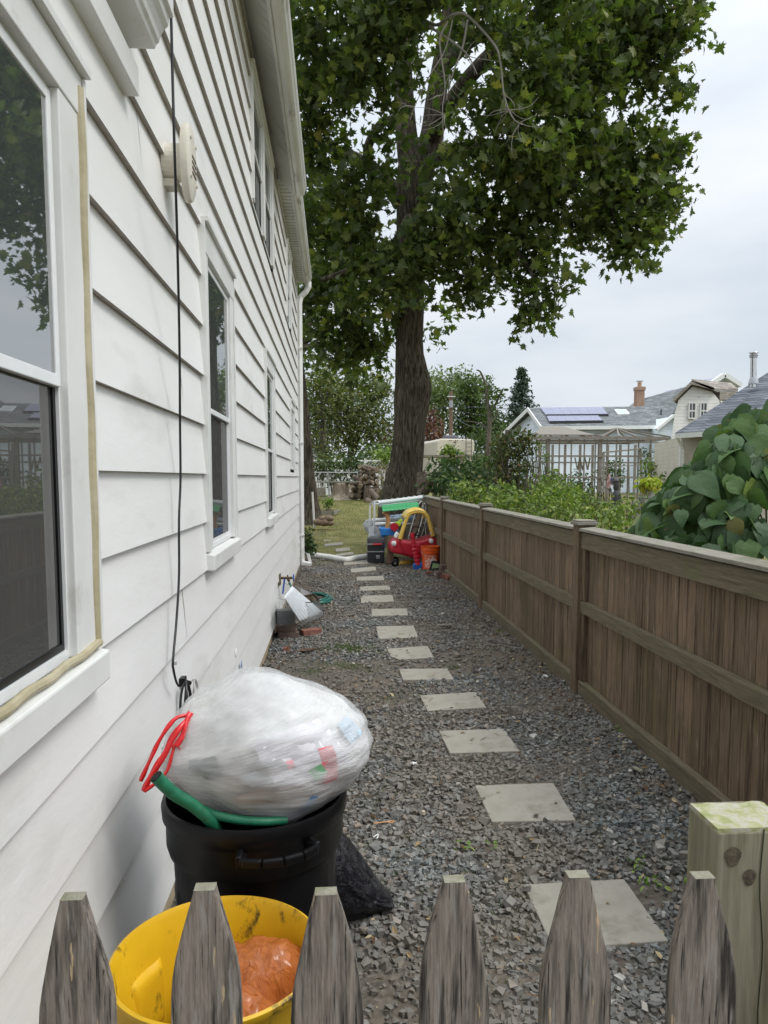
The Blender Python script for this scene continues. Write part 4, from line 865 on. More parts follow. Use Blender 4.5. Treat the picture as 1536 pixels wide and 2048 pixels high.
def tree(name, label, base, h, tr, lobs, dens, size, leafm, tmpl=TRI, barkm=None, cat_='tree', group=None, twig=.45, per=9, lean=0, up=.5):
    root = thing(name, label, cat_, tuple(base), group); b = Vector(base); m = MB()
    top = Vector((b.x+lean, b.y, b.z+h*.75)); q = wobble(b-Vector((0,0,.2)), top, 8, .04); m.tube(q, [tr*(1-.75*i/8) for i in range(9)], 10, cap=False)
    m.build('trunk', barkm or M_bark2, root, smooth='all'); m = MB()
    for c, r, k in lobs:
        s = q[min(8, max(2, int(8*(c[2]-b.z)/h*.65)))]; limb(m, s, Vector(c)+Vector((0,0,-r[2]*.2)), tr*.35, tr*.06)
        for _ in range(3): d = Vector((random.gauss(0,1), random.gauss(0,1), random.gauss(0,.6)+.3)).normalized(); limb(m, Vector(c).lerp(s, .3), Vector((c[0]+d.x*r[0]*.9, c[1]+d.y*r[1]*.9, c[2]+d.z*r[2]*.9)), tr*.14, tr*.03, 5)
    m.build('limbs', barkm or M_bark2, root, smooth='all')
    mk_leaves(root, lobs, dens, size, tmpl, leafm, twig, per, 'crown', up); return root
def base_at(px, Y): p = P(px, 955, Y); return (p.x, p.y, gz(p.x, Y))

# the tree behind the house corner
b2 = base_at(630, 21.9); T2 = thing('shade_tree', 'dark trunked tree leaning out behind the far corner of the white house', 'tree', b2)
pp = [(P(x, y, 21.9), w_/2*21.9/F) for y, x, w_ in ((1052,624,62),(1035,622,46),(1000,617,37),(940,611,34),(860,606,30),(790,600,28),(730,594,26),(650,590,22),(560,586,18),(480,584,14))]
pp2 = []
for (a, ra), (b_, rb) in zip(pp[:-1], pp[1:]):
    for i in range(4): pp2.append((a.lerp(b_, i/4), ra+(rb-ra)*i/4))
trunk(T2, 'trunk', pp2, M_bark, 40, .05); m = MB()
for e in ((660,655),(640,600),(700,690),(560,560),(520,620)): limb(m, P(592,700,21.9), P(e[0], e[1], 21.9), .12, .03)
m.build('limbs', M_bark, T2, smooth='all')
mk_leaves(T2, [lobe(*a) for a in [(620,620,40,22,.5),(650,700,45,21,.8),(690,735,38,21,.8),(615,735,35,22,.6),(640,610,35,23,.35),(700,650,42,22,.6),(540,600,80,23,.7),(500,450,100,23,.6),(600,500,80,23,.7),(650,420,70,23,.6),(745,730,28,21.5,.5)]], 55, .2, MAPLE, L_maple, .3, 10, 'crown')

# trees at the back of the yards
far = [
 ('broad_tree','broad olive green tree left of the maple trunk beyond the far yards', 705, 48, 9, .28, [(690,820,60),(650,800,50),(740,800,50),(760,850,40),(660,870,45),(715,870,50),(700,770,40),(755,775,32)], L_olive, 20),
 ('broad_tree','olive tree at left edge of backyard, half behind the leaning dark trunk', 645, 44, 8, .22, [(630,800,40),(640,760,35),(625,850,40),(655,760,28),(650,900,30)], L_olive, 20),
 ('broad_tree','tall pale thin crowned tree just right of the maple trunk', 885, 66, 10, .25, [(870,770,30),(890,790,36),(915,760,28),(880,830,34),(865,800,30),(935,790,24)], L_pale, 13),
 ('broad_tree','rounded mid green tree behind the utility pole', 940, 62, 9, .25, [(935,800,32),(960,780,28),(955,830,34),(925,850,30),(980,840,28),(970,870,30),(940,770,22)], L_mid, 20),
 ('broad_tree','darker green tree standing behind the cream camper', 985, 58, 6, .2, [(1000,880,28),(985,850,26),(1015,890,26),(960,885,26)], L_mid, 20),
 ('red_tree','small dark red leaved tree just right of the maple trunk', 858, 50, 5, .12, [(858,850,20),(868,870,20),(850,880,18),(860,835,14)], L_red, 24),
 ('red_tree','dull red leaved tree low on the left of maple trunk', 775, 52, 4.5, .12, [(775,870,20),(765,895,20),(785,890,16)], L_red, 16),
 ('broad_tree','leafy tree low behind the woodpile and lattice fence', 760, 40, 3, .12, [(755,905,26),(780,900,24),(735,915,22)], L_mid, 22),
 ('broad_tree','low green tree behind the spruce and blue grey house', 1020, 75, 6, .2, [(1005,870,22),(1025,860,20),(1080,880,20)], L_mid, 18)]
for nm, lb, px, Y, h, tr, ls, lm, dn in far:
    tree(nm, lb, base_at(px, Y), h, tr, [lobe(x, y, r, Y+random.uniform(-1.5,1.5)) for x, y, r in ls], dn*2.6, .25*Y/50, lm, group='trees beyond the yards' if nm=='broad_tree' else None, twig=.42*Y/50)
# spruce
sb = base_at(1044, 60); SP = thing('spruce_tree', 'dark blue green pointed spruce rising beside the solar panel house', 'tree', sb)
m = MB(); tp = P(1044, 735, 60); m.tube([sb, tp], [.22, .02], 8); m.build('trunk', M_bark2, SP); Vs = []
pos = []
for i in range(64):
    t = i/64; z = .9+ (tp.z-.9)*t; R_ = (1-t)**.9*3.5+.08
    for k in range(int(5+9*(1-t))):
        a = random.uniform(0, 6.28); L0 = R_*random.uniform(.55, 1.15)
        for j in range(20): s_ = random.uniform(.25,1); pos.append((tp.x+math.cos(a)*L0*s_+random.gauss(0,.13), 60+math.sin(a)*L0*s_+random.gauss(0,.13), z-.28*L0*s_+.10*(s_**3)*L0+random.gauss(0,.05)))
V, T = leaves(np.array(pos), .23, TRI, .3); npmesh('crown', V, T, L_con, SP)
# dead snag with a few tufts
DT = thing('dead_tree', 'bare grey broken topped tree trunk with few leaf tufts near the utility pole', 'tree', base_at(975, 45))
m = MB()
def sn(L_, w0, w1):
    q = spl([P(x, y, 45) for x, y in L_], 4); n = len(q)-1; m.tube(q, [(w0+(w1-w0)*i/n)*45/F/2 for i in range(n+1)], 7)
sn([(975,960),(976,900),(979,850),(978,820),(972,790),(974,775),(966,755),(960,743),(953,740)], 11, 2.5); sn([(979,830),(990,810),(1000,790),(1004,785)], 6, 3); sn([(978,850),(990,835),(995,820)], 5, 2); sn([(978,870),(966,850),(952,845),(930,842)], 4, 1.5)
m.build('trunk', M_bark2, DT, smooth='all')
mk_leaves(DT, [lobe(x, y, r, 45) for x, y, r in ((992,790,9),(1002,800,8),(965,800,8),(985,815,8),(970,780,6),(998,782,5))], 32, .3, TRI, L_mid, .2, 7, 'leaf_tufts')
# hedge-like far wood closing the horizon
lw = [((x, 88+random.uniform(-5,8), random.uniform(1.2,2.6)), (random.uniform(3.5,5), 3, random.uniform(1.4,2.4)), 1) for x in np.arange(-60, 130, 4.2)]
pos = clumps(lw, 230, 1.0, 9, .8); V, T = leaves(pos, .8, TRI, .4); o = npmesh('distant_wood', V, T, L_mid); o['kind'] = 'stuff'; o['label'] = 'low distant green tree line beyond the houses'; o['category'] = 'wood'

# ------------------------------------------------------------------ shrubs, vines and ground plants
def shrub(name, label, lobs, dens, size, lm, tmpl=OVAL, group=None, twig=.12, per=10, cat_='shrub', up=.5, stems=5, basez=None):
    c = lobs[0][0]; zb = gz(c[0], c[1]) if basez is None else basez
    root = thing(name, label, cat_, (c[0], c[1], zb), group); m = MB()
    for l in lobs:
        for _ in range(stems): limb(m, (l[0][0]+random.gauss(0,.08), l[0][1]+random.gauss(0,.1), zb-.02), (l[0][0]+random.gauss(0,.45)*l[1][0], l[0][1]+random.gauss(0,.4)*l[1][1], l[0][2]+random.uniform(-.2,.7)*l[1][2]), .010+.02*l[1][0], .004, 6)
    m.build('stem', M_bark2, root, smooth='all'); mk_leaves(root, lobs, dens, size, tmpl, lm, twig, per, 'foliage', up); return root
gs = [
 ('bright green leafy shrub just over the fence, right of the maple trunk', [(885,950,28,15.5),(905,965,26,14.5),(875,975,22,15)], L_gard2, .13),
 ('low bright shrub behind the fence between the two far posts', [(925,985,30,12.5),(950,995,28,12),(985,1000,30,11.5)], L_gard, .09),
 ('dark leaved shrub behind the fence, left of the climbing vine', [(940,955,30,16),(965,965,28,15),(915,940,24,17)], L_gard2, .13),
 ('yellow green weeds along the fence, below the tall climbing vine', [(1020,1010,34,10.5),(1055,1015,32,10),(1000,985,26,12)], L_gard, .08),
 ('leafy weeds leaning on the fence, left of its nearest visible post', [(1090,1030,34,9),(1125,1035,32,8.5),(1080,1000,28,10.5),(1125,1005,26,10)], L_gard, .075),
 ('ferny weeds mixed with reddish stems just right of near fence post', [(1180,1050,34,7.8),(1215,1050,30,7.4),(1250,1062,26,7)], L_gard, .06),
 ('pale green weeds between the timber frame and the fence', [(1165,1015,28,11),(1205,1020,26,10.5),(1150,990,22,13),(1240,1035,24,9.5)], L_gard, .08),
 ('low bush in front of the timber frame, left side', [(1090,975,26,15),(1120,985,22,14.5),(1065,985,26,14)], L_gard, .10),
 ('dark green bush behind the tall climbing vine', [(1000,960,28,17),(1040,970,26,17),(975,935,22,20)], L_gard2, .14)]
for lb, ls, lm, sz in gs:
    shrub('garden_shrub', lb, [lobe(x, y, r, Y, 1, 1.6) for x, y, r, Y in ls], 480/((ls[0][3]/10)**1.0)*1.0, sz*1.0, lm, group='shrubs behind the board fence', twig=.09*ls[0][3]/10, per=10)
# the tall climbing vine
shrub('climbing_vine', 'tall narrow reddish green climbing vine on a pole behind the fence', [lobe(x, y, r, 13, .8, 1) for x, y, r in ((1018,880,24),(1045,870,22),(1010,910,24),(1030,930,22),(1008,950,22),(1022,985,24),(1060,880,16),(1035,900,22),(1002,885,14),(1000,920,14),(1040,965,16),(985,930,18),(1050,925,20),(1062,900,14))], 760, .075, leafmat('climber_leaves', [(0,(.05,.07,.025)),(.5,(.09,.12,.035)),(.8,(.14,.16,.05)),(1,(.17,.09,.045))]), twig=.07, per=9, cat_='climbing plant')
m = MB(); q = base_at(1012, 13); m.tube([q, P(1014, 860, 13)], .03, 8); o = m.build('vine_pole', M_bark2, org=q, smooth=True); tag(o, 'thin upright pole inside the tall climbing vine', 'pole')
# big-leaved vine mound on the right
VN = thing('vine_mound', 'mound of large dark heart shaped leaves spilling over right end of fence', 'vine', (3.3, 5.2, 0))
M_stem = flat('vine_stem', (.14,.15,.05), .6)
prof_v = [(1308,1048),(1330,1000),(1352,960),(1385,905),(1420,860),(1462,828),(1500,800),(1545,775)]
pos, nr = [], []
for i in range(2200):
    # a sloping thicket: ridge line rises to the right, front falls towards the fence
    u = random.random(); v = random.random()
    Yc = 4.45+random.uniform(0, 1.9); X_ = 2.14+.42*(Yc-4.6)+2.4*u
    ridge = float(np.interp(X_*5.5/max(Yc, 5.0), (2.2,2.42,2.72,3.0,3.3,4.0,5.0), (.95,1.20,1.66,1.93,2.08,2.3,2.45)))
    ridge += .16*noise.noise((X_*3, Yc*2, 1)); d_ = (Yc-4.45)
    top = ridge*min(1, .58+.62*max(0, d_)**.75) if d_ < 1.0 else ridge
    z = top*(1-.55*v**1.6) if d_ < .5 else top*(1-.25*v)
    pass
    pos.append((max(2.03, X_+random.gauss(0,.03)-(.42*v if u < .3 else 0)), Yc-.32*v, z)); nr.append((-.30+random.gauss(0,.5), -.75+random.gauss(0,.45), .55+random.gauss(0,.45)))
pos = np.array(pos); nr = np.array(nr)
M_ = frames(nr, np.full(len(pos), math.pi)+rng.normal(0, .55, len(pos)))
V, T = inst(BROAD[0], BROAD[1], pos, M_, .172*rng.uniform(.5, 1.25, len(pos)))
VV, TT = V, T
npmesh('foliage', VV, TT, L_vine, VN, smooth=True)
m = MB()
for k in range(60):
    X_ = random.uniform(2.5, 4.4); hgt = .9+.8*min(1, max(0, (X_-2.3)/1.0)); q = wobble((X_, 5.4, 0), (X_+random.uniform(-.4,.3), 4.75+random.uniform(0,.9), hgt*random.uniform(.7,1)), 7, .2); m.tube(q, .007, 5)
m.build('stem', M_stem, VN, smooth='all')
# ------------------------------------------------------------------ gravel, litter and grass
def rockt(seed, fl=.6):
    r_ = np.random.default_rng(seed); t = (1+5**.5)/2
    v = np.array([(-1,t,0),(1,t,0),(-1,-t,0),(1,-t,0),(0,-1,t),(0,1,t),(0,-1,-t),(0,1,-t),(t,0,-1),(t,0,1),(-t,0,-1),(-t,0,1)], float); v /= np.linalg.norm(v[0])
    f = np.array([(0,11,5),(0,5,1),(0,1,7),(0,7,10),(0,10,11),(1,5,9),(5,11,4),(11,10,2),(10,7,6),(7,1,8),(3,9,4),(3,4,2),(3,2,6),(3,6,8),(3,8,9),(4,9,5),(2,4,11),(6,2,10),(8,6,7),(9,8,1)])
    v = np.array([(x,y,z) for x in (-1,1) for y in (-1,1) for z in (-1,1)], float)*r_.uniform(.45, 1.05, (8,3))*np.array([.95,.72,fl]); v += r_.normal(size=(8,3))*.10
    q = [(0,1,3,2),(4,6,7,5),(0,4,5,1),(2,3,7,6),(0,2,6,4),(1,5,7,3)]; f = np.array([t for a,b,c,d in q for t in ((a,b,c),(a,c,d))]); return v, f
def inpoly(px, py, poly, grow=-.03):
    c = np.mean(poly, axis=0); P_ = [(c[0]+(x-c[0])*(1+grow), c[1]+(y-c[1])*(1+grow)) for x, y in poly]; ins = np.zeros(len(px), bool); n = len(P_)
    for i in range(n):
        x0, y0 = P_[i]; x1, y1 = P_[(i+1) % n]
        cnd = ((y0 > py) != (y1 > py)) & (px < (x1-x0)*(py-y0)/(y1-y0+1e-12)+x0); ins ^= cnd
    return ins
def nval(x, y, s, o=0): return np.array([noise.fractal((a*s, b*s, o), 1.0, 2.0, 3) for a, b in zip(x, y)])
def gravmat():
    m, nt, b, o = newmat('crushed_stone')
    g = nt.nodes.new('ShaderNodeNewGeometry')
    r = ramp(nt, [(0,(.058,.067,.069)),(.3,(.108,.121,.123)),(.6,(.175,.192,.192)),(.84,(.25,.26,.255)),(.92,(.20,.165,.13)),(.97,(.27,.22,.17)),(1,(.62,.60,.56))]); nt.links.new(g.outputs['Random Per Island'], r.inputs[0])
    n = noisen(nt, 60, detail=4); r2 = ramp(nt, [(.3,(.7,.7,.7)),(.7,(1.25,1.25,1.25))]); nt.links.new(n.outputs['Fac'], r2.inputs[0])
    c = mixc(nt, r.outputs[0], r2.outputs[0], 1.0, 'MULTIPLY')
    n3 = noisen(nt, 1.0, detail=5, rough=.65); r3 = ramp(nt, [(.44,(.8,.8,.8)),(.62,(.12,.12,.12))]); nt.links.new(n3.outputs['Fac'], r3.inputs[0])
    c = mixc(nt, c, (.165,.14,.11), r3.outputs[0]); nt.links.new(c, b.inputs['Base Color']); b.inputs['Roughness'].default_value = .75; return m
M_grav = gravmat()
parts = []
for (y0, y1, dn, s0) in ((.7, 3.2, 4300, .0110), (3.2, 5.5, 3300, .0112), (5.5, 9.0, 2000, .0122), (9.0, 14.6, 1200, .0140)):
    n = int(dn*(y1-y0)*2.34); x = rng.uniform(WALL-.0, FX+.03, n); y = rng.uniform(y0, y1, n)
    # bare soil shows through in patches, mostly along the house side further on
    q = nval(x, y, 1.25, 4)*.9 + .18*np.exp(-((x-.1)/.45)**2-((y-5.9)/.8)**2)*0
    bare = .50 + q*1.6 - .62*np.exp(-((x+.05)/.55)**2-((y-5.7)/.55)**2) - .35*np.exp(-((x-1.15)/.35)**2-((y-6.3)/1.2)**2) - .30*np.clip((y-10)/4, 0, 1)
    keep = rng.random(n) < np.clip(bare+.42-.12*(y > 5), .14, 1)
    for sl__ in SL: keep &= ~inpoly(x, y, sl__)
    keep &= ~((y > 13.4) & (rng.random(n) < (y-13.2)/1.6))
    x, y = x[keep], y[keep]; n = len(x); tid = rng.integers(0, 8, n); sz = s0*np.exp(rng.normal(0, .30, n))
    for t in range(8):
        k = tid == t; a, b_ = x[k], y[k]; tv, tf = rockt(t+3, .62)
        nr = rng.normal(size=(k.sum(), 3))*.30; nr[:, 2] += 1; M_ = frames(nr, rng.uniform(0, 6.28, k.sum()))
        parts.append(inst(tv, tf, np.stack([a, b_, .001+sz[k]*rng.uniform(.1, .75, k.sum())], 1), M_, sz[k]))
V, T = cat(parts); o = npmesh('gravel', V, T, M_grav); tag(o, 'dark blue grey crushed stone gravel covering the side yard', 'gravel', kind='stuff'); 
# grass blades: short turf beyond the gravel and in small tufts between the stones
def grassmat(nm, st):
    return leafmat(nm, st, .6, .35, .3)
M_gr = grassmat('lawn_blades', [(0,(.09,.11,.03)),(.35,(.16,.17,.055)),(.7,(.26,.24,.10)),(1,(.38,.33,.18))])
M_wd = grassmat('weed_blades', [(0,(.04,.08,.015)),(.6,(.08,.15,.03)),(1,(.16,.21,.06))])
BL = (np.array([(-.09,0,0),(.09,0,0),(.05,.18,.55),(0,.5,1.0),(-.05,.18,.55)]), np.array([(0,1,2),(0,2,4),(4,2,3)]))
def blades(x, y, h, mat, nm, lb, z=None):
    n = len(x); nr = rng.normal(size=(n,3))*.25; nr[:,2] += 1; M_ = frames(nr, rng.uniform(0,6.28,n))
    pos = np.stack([x, y, np.array([gz(a,b)-.003 for a,b in zip(x,y)])], 1); V, T = inst(BL[0], BL[1], pos, M_, np.stack([h*.55, h, h], 1)); o = npmesh(nm, V, T, mat); return tag(o, lb, 'grass', kind='stuff')
n = 90000; u = rng.random(n); y = 13.6+u**1.35*18; x = rng.uniform(-3.6, 2.2, n)*(.5+y/30)
q = nval(x, y, .8, 11); keep = (q > -.12+rng.normal(0,.12,n)*.6) | (y > 19); keep &= rng.random(n) < np.clip((y-13.2)/2.2, .12, 1)
for sl__ in SL[12:]: keep &= ~inpoly(x, y, sl__)
keep &= ~((x < -.45) & (y < 12.6)); x, y = x[keep], y[keep]
blades(x, y, rng.uniform(.02, .055, len(x))*np.clip(y/16, 1, 1.7), M_gr, 'lawn_grass', 'patchy dry yellow green grass of the backyard lawn')
xs_, ys_ = [], []
tufts = [(693,1297,.10,260),(725,1295,.13,300),(660,1297,.08,160),(745,1302,.1,150),(700,1335,.06,90),(655,1330,.1,90),(735,1340,.1,60),(620,1345,.07,60),(905,1335,.03,30),(700,1205,.05,60),(770,1400,.10,50),(835,1395,.12,50),(745,1500,.15,80),(725,1600,.1,70),(790,1560,.2,90),(740,1690,.12,70),(1000,1265,.02,20),(1240,1465,.02,40),(1120,1490,.04,25),(695,1220,.04,40),(1080,1620,.1,40),(980,1540,.1,40),(1310,1720,.12,60),(1500,1500,.05,20),(700,1180,.06,30),(1160,1380,.05,50),(1250,1500,.05,60),(820,1700,.25,90),(900,1790,.2,60),(1010,1880,.15,60),(640,1130,.3,80),(1040,1400,.2,60)]
for px_, py_, r_, n_ in tufts:
    c = G(px_, py_); xs_.append(rng.normal(c.x, r_, int(n_*5))); ys_.append(rng.normal(c.y, r_*.9, int(n_*5)))
x, y = np.concatenate(xs_), np.concatenate(ys_); k = (x > WALL+.03) & (x < FX-.02) & (y > 1.2)
for sl__ in SL: k &= ~inpoly(x, y, sl__)
blades(x[k], y[k], rng.uniform(.010, .032, k.sum()), M_wd, 'weed_tufts', 'tiny green weeds and moss tufts growing through the gravel')
# small leafy weeds one can point at
def weed(px_, py_, n_, s_, lb, r_=.05):
    c = G(px_, py_); pos = np.stack([rng.normal(c.x, r_, n_), rng.normal(c.y, r_*.7, n_), rng.uniform(.015, .05, n_)], 1)
    V, T = leaves(pos, s_, OVAL, 1.6); o = npmesh('weed_sprig', V, T, M_wd2, org=(c.x, c.y, 0)); tag(o, lb, 'weed')
M_wd2 = leafmat('weed_leaf', [(0,(.10,.19,.03)),(.6,(.18,.30,.05)),(1,(.32,.36,.10))])
weed(935, 1705, 10, .030, 'bright green leafy sprig lying on gravel left of centre', .022); weed(985, 1706, 6, .028, 'smaller green sprig on gravel just right of the bright one', .014)
weed(1285, 1745, 16, .026, 'leafy weed beside the upper right corner of nearest stepping stone', .03); weed(1305, 1780, 16, .026, 'lowest leafy weed right of the nearest stepping stone', .026); weed(1372, 1775, 10, .024, 'small weed growing against the square mossy post', .018)
weed(1241, 1466, 12, .03, 'small weed at the foot of the nearest fence panel', .018); weed(1001, 1271, 8, .03, 'small weed in gravel near the second fence post', .02)
# litter: dead leaves, sticks, wood chips (uncountable scatter) and a few single items
M_dead = leafmat('dead_leaf', [(0,(.10,.05,.03)),(.5,(.20,.12,.06)),(.8,(.33,.24,.13)),(1,(.50,.42,.28))], .8, .1)
n = 1100; x = rng.uniform(WALL+.03, FX-.02, n); x = np.where(rng.random(n) < .3, FX-.02-abs(rng.normal(0,.10,n)), x); y = 1.3+rng.random(n)**1.3*13; pos = np.stack([x, y, rng.uniform(.014,.026,n)], 1); V, T = leaves(pos, .030, OVAL, 1.6)
n2 = 420; x = rng.uniform(WALL+.03, FX-.02, n2); y = 1.3+rng.random(n2)**1.3*13; sv = np.array([(-.5,-.03,0),(.5,-.02,0),(.5,.02,0),(-.5,.03,0),(0,0,.05)]); sf = np.array([(0,1,4),(1,2,4),(2,3,4),(3,0,4)])
nr = rng.normal(size=(n2,3))*.12; nr[:,2] += 1; V2, T2_ = inst(sv, sf, np.stack([x, y, np.full(n2,.026)], 1), frames(nr, rng.uniform(0,6.28,n2)), .05*rng.uniform(.4,1.5,n2))
V, T = cat([(V,T),(V2,T2_)]); o = npmesh('leaf_litter', V, T, M_dead); tag(o, 'scattered dead leaves, straw and wood chips on the gravel', 'litter', kind='stuff')
def lay(px_, py_, fn, nm, mt, lb, ct, smooth=False, bevel=0, z=.03):
    c = G(px_, py_, z); m = MB(); fn(m, c); o = m.build(nm, mt, org=(c.x,c.y,0), smooth=smooth, bevel=bevel); return tag(o, lb, ct)
M_whp = flat('white_plastic', (.72,.72,.70), .4)
lay(828, 1527, lambda m, c: m.prism([c+Vector((math.cos(a)*(.022 if i%2 else .008), math.sin(a)*(.022 if i%2 else .008), 0)) for i, a in enumerate(np.linspace(0, 2*math.pi, 10, endpoint=False))], (0,0,.004)), 'paper_scrap', M_whp, 'white star shaped scrap of plastic on the gravel', 'litter')
M_orp = flat('orange_plastic', (.80,.40,.15), .4)
def wand(m, c): m.tube([c+Vector((-.045,-.006,0)), c+Vector((.0,0,.002)), c+Vector((.02,.004,0))], .0018, 6); m.tube([c+Vector((.032+.012*math.cos(a), .006+.008*math.sin(a), 0)) for a in np.linspace(0, 6.28, 18)], .0018, 6)
lay(768, 1645, wand, 'plastic_wand', M_orp, 'thin orange plastic wand with a loop lying on gravel', 'toy', True)
lay(752, 1672, lambda m, c: m.tube(spl([c+Vector((-.012,-.01,0)), c+Vector((.008,.006,.004)), c+Vector((.006,-.012,0)), c+Vector((.0,-.022,0))]), .0025, 6), 'bent_straw', M_whp, 'bent white plastic bit on gravel near the trash bag', 'litter', True)
def rockb(m, c, s=(.02,.015,.01), k=3):
    v, f = rockt(k, 1); m.add([c+Vector((a[0]*s[0], a[1]*s[1], a[2]*s[2])) for a in v], [tuple(map(int, q)) for q in f])
lay(1072, 1631, lambda m, c: rockb(m, c, (.013,.012,.010)), 'pebble', M_grav, 'dark pebble on the second stepping stone', 'stone', z=.03)
lay(1054, 1775, lambda m, c: rockb(m, c, (.019,.013,.010), 5), 'pebble', M_grav, 'dark pebble on the corner of the nearest stepping stone', 'stone', z=.03)
lay(847, 1625, lambda m, c: rockb(m, c, (.011,.014,.009), 6), 'pale_stone', flat('pale_rock', (.45,.38,.30), .8), 'pale pinkish stone among dark gravel left of stepping stone two', 'stone')
M_stick = mnoise('stick_bark', [(.3,(.07,.045,.03)),(.7,(.16,.10,.07))], 30, .9)
lay(607, 1303, lambda m, c: m.tube(wobble(c+Vector((-.13,-.02,.0)), c+Vector((.16,.05,.015)), 8, .12), .006, 6), 'fallen_stick', M_stick, 'long thin stick on gravel near the house wall', 'stick', True)
lay(612, 1300, lambda m, c: m.tube(wobble(c+Vector((-.05,-.01,.0)), c+Vector((.07,.02,.0)), 6, .1), .014, 7), 'bark_piece', M_stick, 'dark chunk of bark lying against the long thin stick', 'stick', True)
lay(572, 1298, lambda m, c: rockb(m, c, (.035,.03,.02), 4), 'brick_chip', M_brick, 'broken red brick chip near the house foundation', 'brick')
lay(888, 1252, lambda m, c: m.prism([c+Vector(q) for q in ((-.09,-.01,0),(.1,.03,0),(.09,.06,0),(-.06,.03,0))], (0,0,.012)), 'wood_splinter', W_cap, 'pale flat wood splinter on the gravel right of stones', 'wood chip')
lay(1275, 1540, lambda m, c: m.prism([c+Vector(q) for q in ((-.02,.03,0),(.005,.035,0),(.018,-.03,0),(.002,-.035,0))], (0,0,.008)), 'wood_chip', W_pt, 'reddish wood chip on gravel near the fence foot', 'wood chip')
lay(1091, 1352, lambda m, c: m.prism([c+Vector(q) for q in ((-.012,.03,0),(.012,.03,0),(.014,-.03,0),(-.008,-.035,0))], (0,0,.004)), 'feather', M_whp, 'small white feather near the foot of the near fence post', 'litter')

# ------------------------------------------------------------------ the toys and things stacked at the end of the path
def Bx(name, label, cat_, px_, py_, w_=None): c = G(px_, py_); return thing(name, label, cat_, (c.x, c.y, 0)), c
M_ribp = flat('drain_white', (.62,.61,.57), .5)
pts = spl([G(604,1104,.10), G(625,1110,.075), G(660,1115,.055), G(690,1120,.055), G(715,1116,.055), G(740,1113,.06)], 22)
m = MB(); m.tube(pts, [.052 if i < 12 else .054*(1+(.12 if i % 2 else -.12)) for i in range(len(pts))], 16, cap=False); o = m.build('drain_pipe', M_ribp, org=pts[0], smooth='all', solid=.003); tag(o, 'white corrugated drain pipe lying across the path from the downspout', 'pipe')
c = G(607,1120,.03); brick((c.x, c.y-.1, .035), (.16,.1,.07), .3, 'dark brick beneath start of the white drain pipe', M_brd, None)

M_tbk = flat('toolbox_black', (.02,.022,.026), .4)
tb, c = Bx('toolbox', 'black stacked tool chest with red handle beside the toy car', 'tool box', 752, 1127); X_, Y_ = c.x, c.y
m = MB(); m.bb((X_-.155, Y_, .01), (X_+.155, Y_+.36, .215)); m.build('lower_box', M_tbk, tb, bevel=.02)
m = MB(); m.bb((X_-.15, Y_+.005, .222), (X_+.15, Y_+.35, .345)); m.build('upper_box', M_tbk, tb, bevel=.015)
m = MB(); m.prism([(X_-.155, Y_, .352), (X_-.155, Y_+.35, .352), (X_-.145, Y_+.33, .46), (X_-.145, Y_+.03, .46)], (.31,0,0)); m.build('lid', M_tbk, tb, bevel=.02)
m = MB(); m.bb((X_-.156, Y_-.012, .335), (X_+.10, Y_+.0, .362)); m.bb((X_-.14, Y_-.012, .205), (X_+.14, Y_+.0, .225)); m.build('grey_trim', M_steel, tb, bevel=.003)
m = MB(); m.tube([(X_-.06,Y_-.02,.345),(X_+.11,Y_-.02,.352)], .017, 10); m.build('red_handle', flat('handle_red', (.45,.02,.03), .35), tb, smooth=True)
m = MB(); m.bb((X_-.0, Y_-.012, .085), (X_+.07, Y_-.0, .15)); m.build('latch', M_steel, tb, bevel=.006)
m = MB(); a = G(777, 1129, 0); 
W_pl = wood('plank_wood', (.12,.075,.05), (.26,.18,.13), None, None, sc=6)
m.box(a+Vector((.045,.10,.255)), (.125,.03,.52), (R(-18), R(7), 0)); m.box(a+Vector((.085,.13,.25)), (.03,.09,.52), (R(-18), R(7), 0)); o = m.build('leaning_plank', W_pl, org=a, bevel=.003); tag(o, 'short brown wooden plank leaning between the tool chest and toy car', 'plank')

# toy car: red body, yellow cab frame, black wheels
M_tred = flat('toy_red', (.46,.012,.03), .35, var=.08); M_tyel = flat('toy_yellow', (.70,.48,.10), .4, var=.06); M_wht = flat('toy_white', (.75,.75,.72), .4)
tc_, c = Bx('toy_car', 'red and yellow ride on toy car with round roof parked by the fence', 'toy car', 832, 1134)
ax = lambda px_, py_, d=0: P(px_, py_, c.y+d)
k_ = c.y/F
# profile of the side, facing the camera slightly turned; built as rounded slabs through depth
def prof3(L_, y0, dep, nm, mt, par, bev=.03, cut=None):
    m = MB(); m.prism([ax(x, y, y0) for x, y in L_], (-.03*dep/.4, dep, 0)); return m.build(nm, mt, par, bevel=bev, seg=3, smooth=True)
body = [(783,1099),(786,1088),(792,1081),(800,1077),(812,1082),(828,1083),(845,1081),(858,1076),(868,1072),(873,1078),(876,1092),(874,1104),(868,1113),(858,1110),(846,1117),(830,1118),(812,1112),(798,1109),(786,1107)]
prof3(body, .02, .52, 'body', M_tred, tc_, .035)
m = MB(); m.prism([ax(x, y, -.002) for x, y in ((801,1084),(826,1088),(842,1087),(842,1104),(826,1112),(808,1106))], (0, .03, 0)); m.build('door', M_tred, tc_, bevel=.012, seg=2)
for dy in (.03, .44):
    m = MB(); pts = [ax(x, y, dy) for x, y in ((800,1078),(803,1068),(808,1052),(815,1034),(822,1027),(835,1024),(848,1026),(855,1034),(861,1052),(866,1072))]
    q = spl(pts, 4); 
    for i in range(len(q)-1): pass
    m.tube(q, [.040-.010*math.sin(math.pi*i/(len(q)-1)) for i in range(len(q))], 10); m.build('cab_pillar', M_tyel, tc_, smooth=True)
